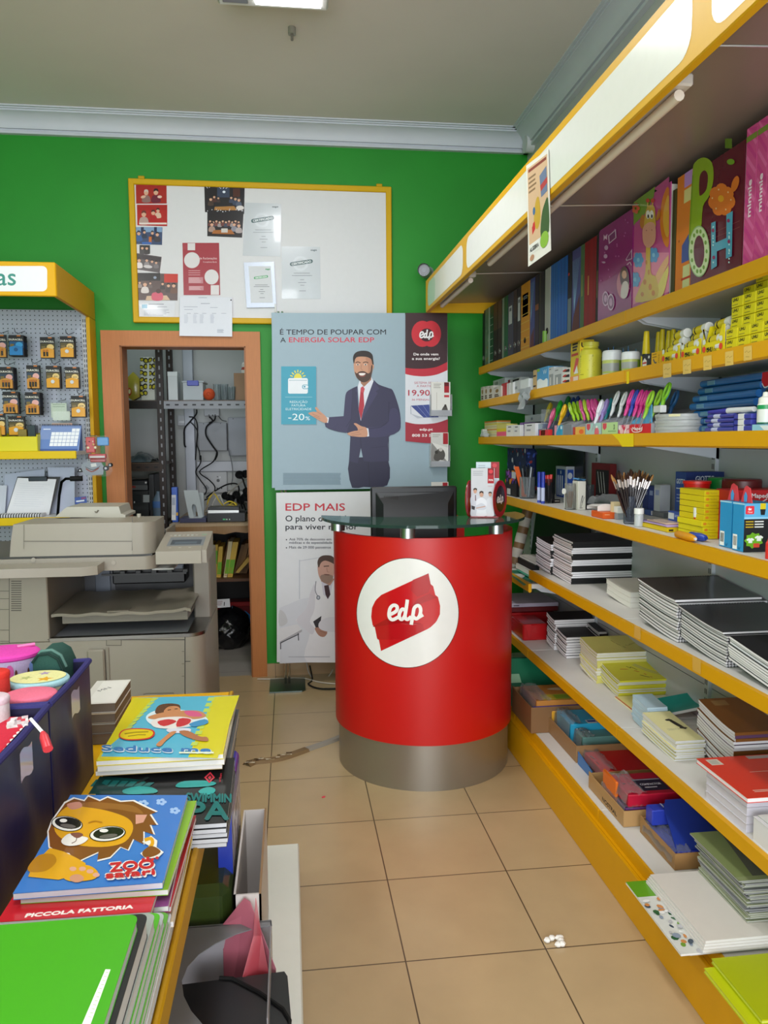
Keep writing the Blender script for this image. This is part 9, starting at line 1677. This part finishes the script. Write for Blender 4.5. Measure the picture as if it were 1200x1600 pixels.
SP=[(754,757.7,'121316','black binder at the far end of the top shelf',{}),(758,765.5,'5f7a62','grey green binder second from the far end',dict(art=lambda a,D,H:(a.rc(D*.75,0,D,H,'a3b8a8'),blot(a,D*.7,H,['4a6a50','7a9078','8a7a3a'],12,1)),ring=False)),(766,770.5,'0e4a2c','green binder with white lines third from the far end',dict(art=grid('a8b8a8'),ring=False)),(771,777.5,'14130f','black binder with brown upper part, left of two alike',dict(art=lambda a,D,H:a.rc(0,0,D,H*.45,'4a3326'))),(778,784,'14130f','black binder with brown upper part, right of two alike',dict(art=lambda a,D,H:a.rc(0,0,D,H*.45,'4d3629'))),(784.5,787,'7a8a78','thin grey green binder before the plain green one',dict(ring=False)),(787.5,793,'075a34','plain green binder beside the grey blue one',{}),(793.5,801.5,'3a3e50','grey blue binder with white spine label',dict(lab=1)),(802,807.7,'1b1a20','dark binder with small brown pattern beside the grey blue one',dict(art=lambda a,D,H:a.rc(0,0,D,H*.42,'3f3330'))),(808,813.7,'1d2226','dark binder with narrow white spine label',dict(lab=1,lr=(.15,.5))),(814,827.5,'d08a06','bright orange yellow binder with white spine label',dict(art=grid('d8b048'),lab=1,lr=(.15,.48),rc='17130a')),(828,835,'3f4a86','blue rayed binder right of the orange one',dict(art=lambda a,D,H:([a.ln([(D*.2,H*.6),(D*(.1+.12*k),H*.05)],.0015,'8ab0d8') for k in range(9)],a.pg([(0,H),(D*.3,H*.8),(D,H*.7),(D,H)],'5a2a2a')),ring=False)),(835.5,842,'17141c','dark binder with orange glow right of the blue rayed one',dict(art=lambda a,D,H:(a.rc(D*.1,H*.4,D*.9,H*.48,'8a4a1a'),a.rc(0,H*.5,D,H*.9,'231a26')),ring=False)),(842.5,850.5,'0f1110','black binder with olive edge left of the pale grey one',dict(art=lambda a,D,H:a.rc(0,0,D*.2,H,'3a3a1e'),ring=False)),(851,859.5,'a8a6a2','pale grey binder with black finger hole',dict(rc='1a1a1c')),(860,871.5,'1f5fae','blue binder, left of the bright pair',dict(art=lambda a,D,H:[a.ln([(D*(.2+.15*k),0),(D*(.25+.15*k),H)],.003,('3a86cc','1a4f9a')[k % 2]) for k in range(5)],ring=False)),(872,885.5,'1a5cb0','blue binder, right of the bright pair',dict(art=lambda a,D,H:[a.ln([(D*(.1+.2*k),0),(D*(.2+.18*k),H)],.003,('2f7cc8','174a94')[k % 2]) for k in range(5)],ring=False)),(886,892.5,'101114','black binder with small red dot and grey foot',dict(art=lambda a,D,H:(a.el(D*.3,H*.25,D*.2,.006,'c02a2a',10),a.rc(D*.1,H*.55,D*.95,H*.98,'6a7880')),ring=False)),(893,905.5,'4a4a86','violet binder with white fan and brown swoosh',dict(art=lambda a,D,H:([a.ln([(D*.3,H*.75),(D*(.05+.12*k),H*.12)],.002,'8fb4dc') for k in range(9)],a.pg([(0,H),(D*.25,H*.8),(D*.8,H*.62),(D,H*.55),(D,H)],'5a2a26')),ring=False)),(906,911.5,'4a6a42','moss green binder with gold lettering, left of the red one',dict(art=lambda a,D,H:a.rc(D*.3,H*.35,D*.6,H*.6,'8a8a4a'),ring=False)),(912,929.5,'8a1214','wide dark red binder with gold lettering',dict(art=lambda a,D,H:([a.ln([(D*(.1+.25*k),0),(D*(.15+.25*k),H)],.004,('a01a1c','6a0e12')[k % 2]) for k in range(4)],a.rc(D*.32,H*.4,D*.42,H*.62,'b88a4a')),ring=False)),(930,934,'1a1f17','black binder between the red one and the magenta folder',dict(art=lambda a,D,H:a.rc(D*.3,H*.4,D*.7,H*.7,'6a5a3a'),ring=False))]
for ul,ur,c,lab,kw in SP:binder(lab,ul,ur,c,**kw)
y_=Yu(847,1.1);solo('green_tube',MB().tube([(1.108,y_,Z2+.002),(1.108,y_,Z2+.055)],.012,'6f9a3a',12),'plastic','small green tube standing before the black binder on the top shelf','tube')
VZ=lambda ox,oy,s,X:zm(ox,oy,s,X=X-.0006)
def folder_face(label,ul,ur,vt,c,draw,g='picture folders on the top shelf',X=XB,vtl=None):
 y1,y0=Yu(ul,X,420)-.001,Yu(ur,X,420)+.001;h=min(at(ur,vt,X=X).z-Z2,.33);t=thing('picture_folder',label,'folder',(X+.02,(y0+y1)/2,Z2),g)
 P=[(X,y0,Z2),(X,y1,Z2),(X,y1,Z2+h-.008),(X,y1-.012,Z2+h),(X,y0,Z2+h)];MB().prism(P,(.003,0,0),c).box(X+.034,X+.037,y0,y1,Z2,Z2+h,c).box(X+.003,X+.034,y1-.003,y1,Z2,Z2+h-.01,c).build('cover','glossy',t);MB().box(X+.004,X+.033,y0+.002,y1-.006,Z2+.003,Z2+h-.006,'d0ccc0').build('papers','paper',t)
 a=Art(VZ(740,180,2.6087,X),.00006);draw(a);a.build('cover_print','glossy',t);return t
def magenta(a):
 rnd=random.Random(4)
 for k in range(26):x=rnd.uniform(515,645);a.el(x,rnd.uniform(470-(x-515)*.55,800-(x-515)*.38),3,4,'b85aa0',6)
 for x,y in ((538,498),):a.pg([(x-6,y-12),(x,y-2),(x+7,y-14),(x+8,y+10),(x,y+4),(x-6,y+14)],'dcb8d4')
 for q in ([(550,492),(582,464),(584,500),(553,526)],[(622,588),(648,545),(648,586),(625,594)]):a.pg(q,'d2b0cc');cx,cy=sum(p[0] for p in q)/4,sum(p[1] for p in q)/4;a.pg([(cx+(x-cx)*.75,cy+(y-cy)*.75) for x,y in q],'7a2a66')
 for x,y,rx,ry in ((540,575,8,9),(533,600,7,4),(543,540,8,10)):a.el(x,y,rx,ry,'c89ac0',10)
 for x,y,r in ((540,748,30),(562,762,34)):a.el(x,y,r*.42,r,'cfa8c8',20);a.el(x,y,r*.34,r*.82,'6a2a5e',18);a.el(x,y,r*.2,r*.5,'b88ab0',14)
 a.el(612,690,26,58,'c06a80',22);a.sm([(600,640),(618,615),(634,640),(636,690),(622,700),(604,690)],'4a2418',4);a.el(617,650,10,17,'d09a7a',14);a.sm([(602,735),(608,690),(622,676),(634,690),(630,735),(614,748)],'d8c8c8',3);a.ln([(628,610),(640,600),(646,612)],3,'d0b0c8',3)
def giraffe(a):
 Yg,Og='c8a63a','b8721c';a.clip=(651,245,797,772)
 a.pg([(652,355),(740,290),(735,330),(700,400),(660,440),(652,450)],'6f9420');a.pg([(735,300),(797,250),(797,350),(770,320)],'b84a86');a.sm([(770,340),(797,300),(797,520),(775,520),(760,440)],'d87a1c',4);a.sm([(780,360),(797,330),(797,480),(783,490),(772,430)],'e0a63a',3);a.pg([(652,560),(740,560),(797,560),(797,720),(740,740),(650,772)],'d87a9a')
 for k,(x,y) in enumerate(((672,590),(735,570),(660,670))):
  for j in range(6):a.el(x+13*math.cos(j*1.05),y+20*math.sin(j*1.05),9,13,'4a90c8',10)
  a.el(x,y,6,9,'7ab8dc',8)
 a.sm([(720,750),(730,690),(760,620),(797,570),(797,600),(775,650),(758,740)],'e0a870',3);a.sm([(742,745),(755,690),(797,610),(797,640),(775,730)],'d8c45a',3)
 a.sm([(662,762),(680,700),(702,640),(706,520),(722,520),(724,640),(745,660),(752,740)],Yg,3);[a.el(x,y,rx,ry,Og,8) for x,y,rx,ry in ((706,600,4,10),(716,640,4,12),(700,680,7,12),(722,700,7,14),(690,730,7,10),(735,725,7,12))]
 a.sm([(680,440),(690,405),(712,430),(705,460),(688,462)],Og,3);a.sm([(745,420),(760,380),(764,410),(752,430)],Og,3);a.sm([(700,470),(700,420),(708,380),(725,365),(740,375),(744,420),(742,460)],Yg,4)
 for x in (712,732):a.ln([(x,380),(x+1,350)],5,Yg);a.el(x+1,348,8,9,'c8421c',10)
 a.sm([(692,500),(694,460),(715,438),(738,440),(746,470),(742,515),(720,540),(700,530)],'d89a84',4)
 for x in (714,729):a.el(x,405,8,18,'e8e6e0',14);a.el(x+1,412,3.5,8,'1a1512',10)
 a.el(708,470,2,3,'8a4a40',6);a.el(730,468,2,3,'8a4a40',6)
 for j in range(5):a.el(664+10*math.cos(j*1.26),380+14*math.sin(j*1.26),7,9,'d05a2a',8)
folder_face('magenta picture folder with small white badges and oval portrait',934.5,988,326,'8a1a6a',magenta);folder_face('picture folder with cartoon giraffe on pink and green',989,1045,278,'b84a86',giraffe)
binder('dark olive folder edge between giraffe and orange binder',1046,1051.5,'3f3a14',ring=False,name='folder_edge',h=.30)
binder('orange binder with striped and checked spine',1053,1077,'d87a2a',art=lambda a,D,H:(a.rc(D*.45,H*.0,D*.95,H*.12,'b88ad0'),a.rc(D*.45,H*.14,D*.95,H*.25,'d8cc8a'),a.pg([(D*.4,H*.6),(D,H*.5),(D,H*.75),(D*.4,H*.75)],'4a5a9a'),a.rc(D*.5,H*.78,D*.95,H*.98,'c8c890'),a.el(D*.2,H*.55,.003,.004,'8a4a1a',8),a.rc(D*.4,H*.88,D,H*.9,'b83a1a')),ring=False,h=.325)
def poh(a):
 a.clip=(876,60,1092,690);G='8aa81c';a.rc(1025,95,1053,135,'5a7a1a');a.ln([(890,520),(1085,430)],1.5,'8a4a4a');a.ln([(876,545),(1085,455)],1.5,'8a4a4a')
 a.sm([(892,240),(905,190),(940,172),(972,195),(978,260),(960,330),(935,372),(925,470),(886,500),(878,495)],G,3);a.sm([(922,250),(940,225),(955,245),(950,300),(930,325),(920,320)],'5a1420',4);a.ln([(894,245),(882,490)],2.5,'5f7a14')
 for j in range(7):a.el(1012+30*math.cos(j*.9+.2),345+38*math.sin(j*.9+.2),26,30,'d8722a',14)
 a.el(1012,345,34,40,'d8722a',18);[a.el(1012+38*math.cos(j*1.1),345+44*math.sin(j*1.1),3,4,'e8c08a',6) for j in range(6)];a.el(1068,280,14,34,'d8722a',14,.3);a.el(1050,190,16,12,'6f9a24',12);a.el(1010,340,12,14,'e0a02a',14)
 a.el(921,555,43,105,'8fb078',28);a.el(921,555,40,100,'c8d8a8',28);a.el(921,556,22,66,'5a1a2e',22)
 for j in range(14):a.el(921+31*math.cos(j*.449),555+83*math.sin(j*.449),5,9,'6f9a3a',8)
 B_='4a9ab8';a.pg([(972,440),(990,432),(990,520),(1034,500),(1034,405),(1060,390),(1056,575),(1032,585),(1032,540),(995,555),(995,615),(972,630)],B_)
 rnd=random.Random(2);[a.el(rnd.choice((981,1046)),rnd.uniform(440,600)-(20 if _ % 2 else 0),3,4,'b8dce4',6) for _ in range(18)]
 for x,y in ((981,470),(984,580),(1044,430),(1046,515)):a.el(x,y,6,8,'8a2a5a',8)
folder_face('maroon picture folder with large patterned letters and orange flower',1078,1158,222,'5a1226',poh)
def pink(a,D,H):
 for k in range(-4,14):a.ln([(0,H*(.1*k)),(D,H*(.1*k+.14))],.012,('e06aa6','c8408a')[k % 2])
 a.rc(0,H*.06,D,H*.1,'7a8a3a');a.tx('minnie',D*.66,H*.64,D*.36,'f2dcea',w=H*.26,rot=-1.57,bold=.0008)
for i,(ul,ur) in enumerate(((1157,1173.5),(1174,1190),(1190.5,1208))):binder(('pink striped binder with white lettering, nearest the maroon folder','pink striped binder with white lettering, middle of three','pink striped binder cut by the right edge')[i],ul,ur,'d0508e',art=pink,ring=False,h=.33,g='pink striped binders')
# leaflet hanging on the header
q=[at(x,y,X=XH-.004) for x,y in ((822,259),(857,232),(861,391),(826.5,417))]
yA,yB,zA,zB=q[0].y,q[1].y,max(q[0].z,q[1].z),min(q[2].z,q[3].z);t=thing('hanging_leaflet','white bordered leaflet with school picture hanging from the yellow header','leaflet',(XH,(yA+yB)/2,zB))
a=Art(lambda x,y,h:q[0].lerp(q[1],x).lerp(q[3].lerp(q[2],x),y)+Vector((-h-.012*max(0,y-.6)**1.5*(1-x),0,0)),.0001);N=8
a.strip([[a.m(i/6,j/N,0) for i in range(7)] for j in range(N+1)],'e8e4de');a.strip([[a.m(i/6,j/N,-.0008) for i in range(7)] for j in range(N+1)],'d8d4ce');a.build('sheet','paper',t);a2=Art(a.m,.0002)
a2.rc(.06,.04,.94,.8,'d8b490');a2.rc(.1,.06,.9,.09,'8a3a2a');a2.lines(.1,.14,.5,4,.045,'8a6a4a',.02);a2.pg([(.6,.2),(.9,.15),(.92,.4),(.65,.42)],'6a7a9a');a2.pg([(.62,.3),(.92,.26),(.92,.32),(.64,.36)],'b83a3a');a2.sm([(.3,.6),(.4,.42),(.55,.4),(.6,.6),(.45,.7)],'c8a02a',3);a2.pg([(.2,.62),(.34,.6),(.36,.68),(.22,.72)],'c82a2a');a2.el(.32,.5,.06,.04,'3a6a9a',10);a2.sm([(.6,.8),(.65,.6),(.8,.5),(.94,.48),(.94,.8)],'3a5a2a',3);a2.rc(.06,.8,.55,.9,'e8e6e2');a2.tx('ALGEBRA',.1,.875,.04,'1a1a1a',w=.4,bold=.004);a2.el(.75,.85,.18,.08,'8ab83a',12);a2.el(.2,.94,.1,.03,'b8886a',10);a2.build('sheet_print','paper',t)
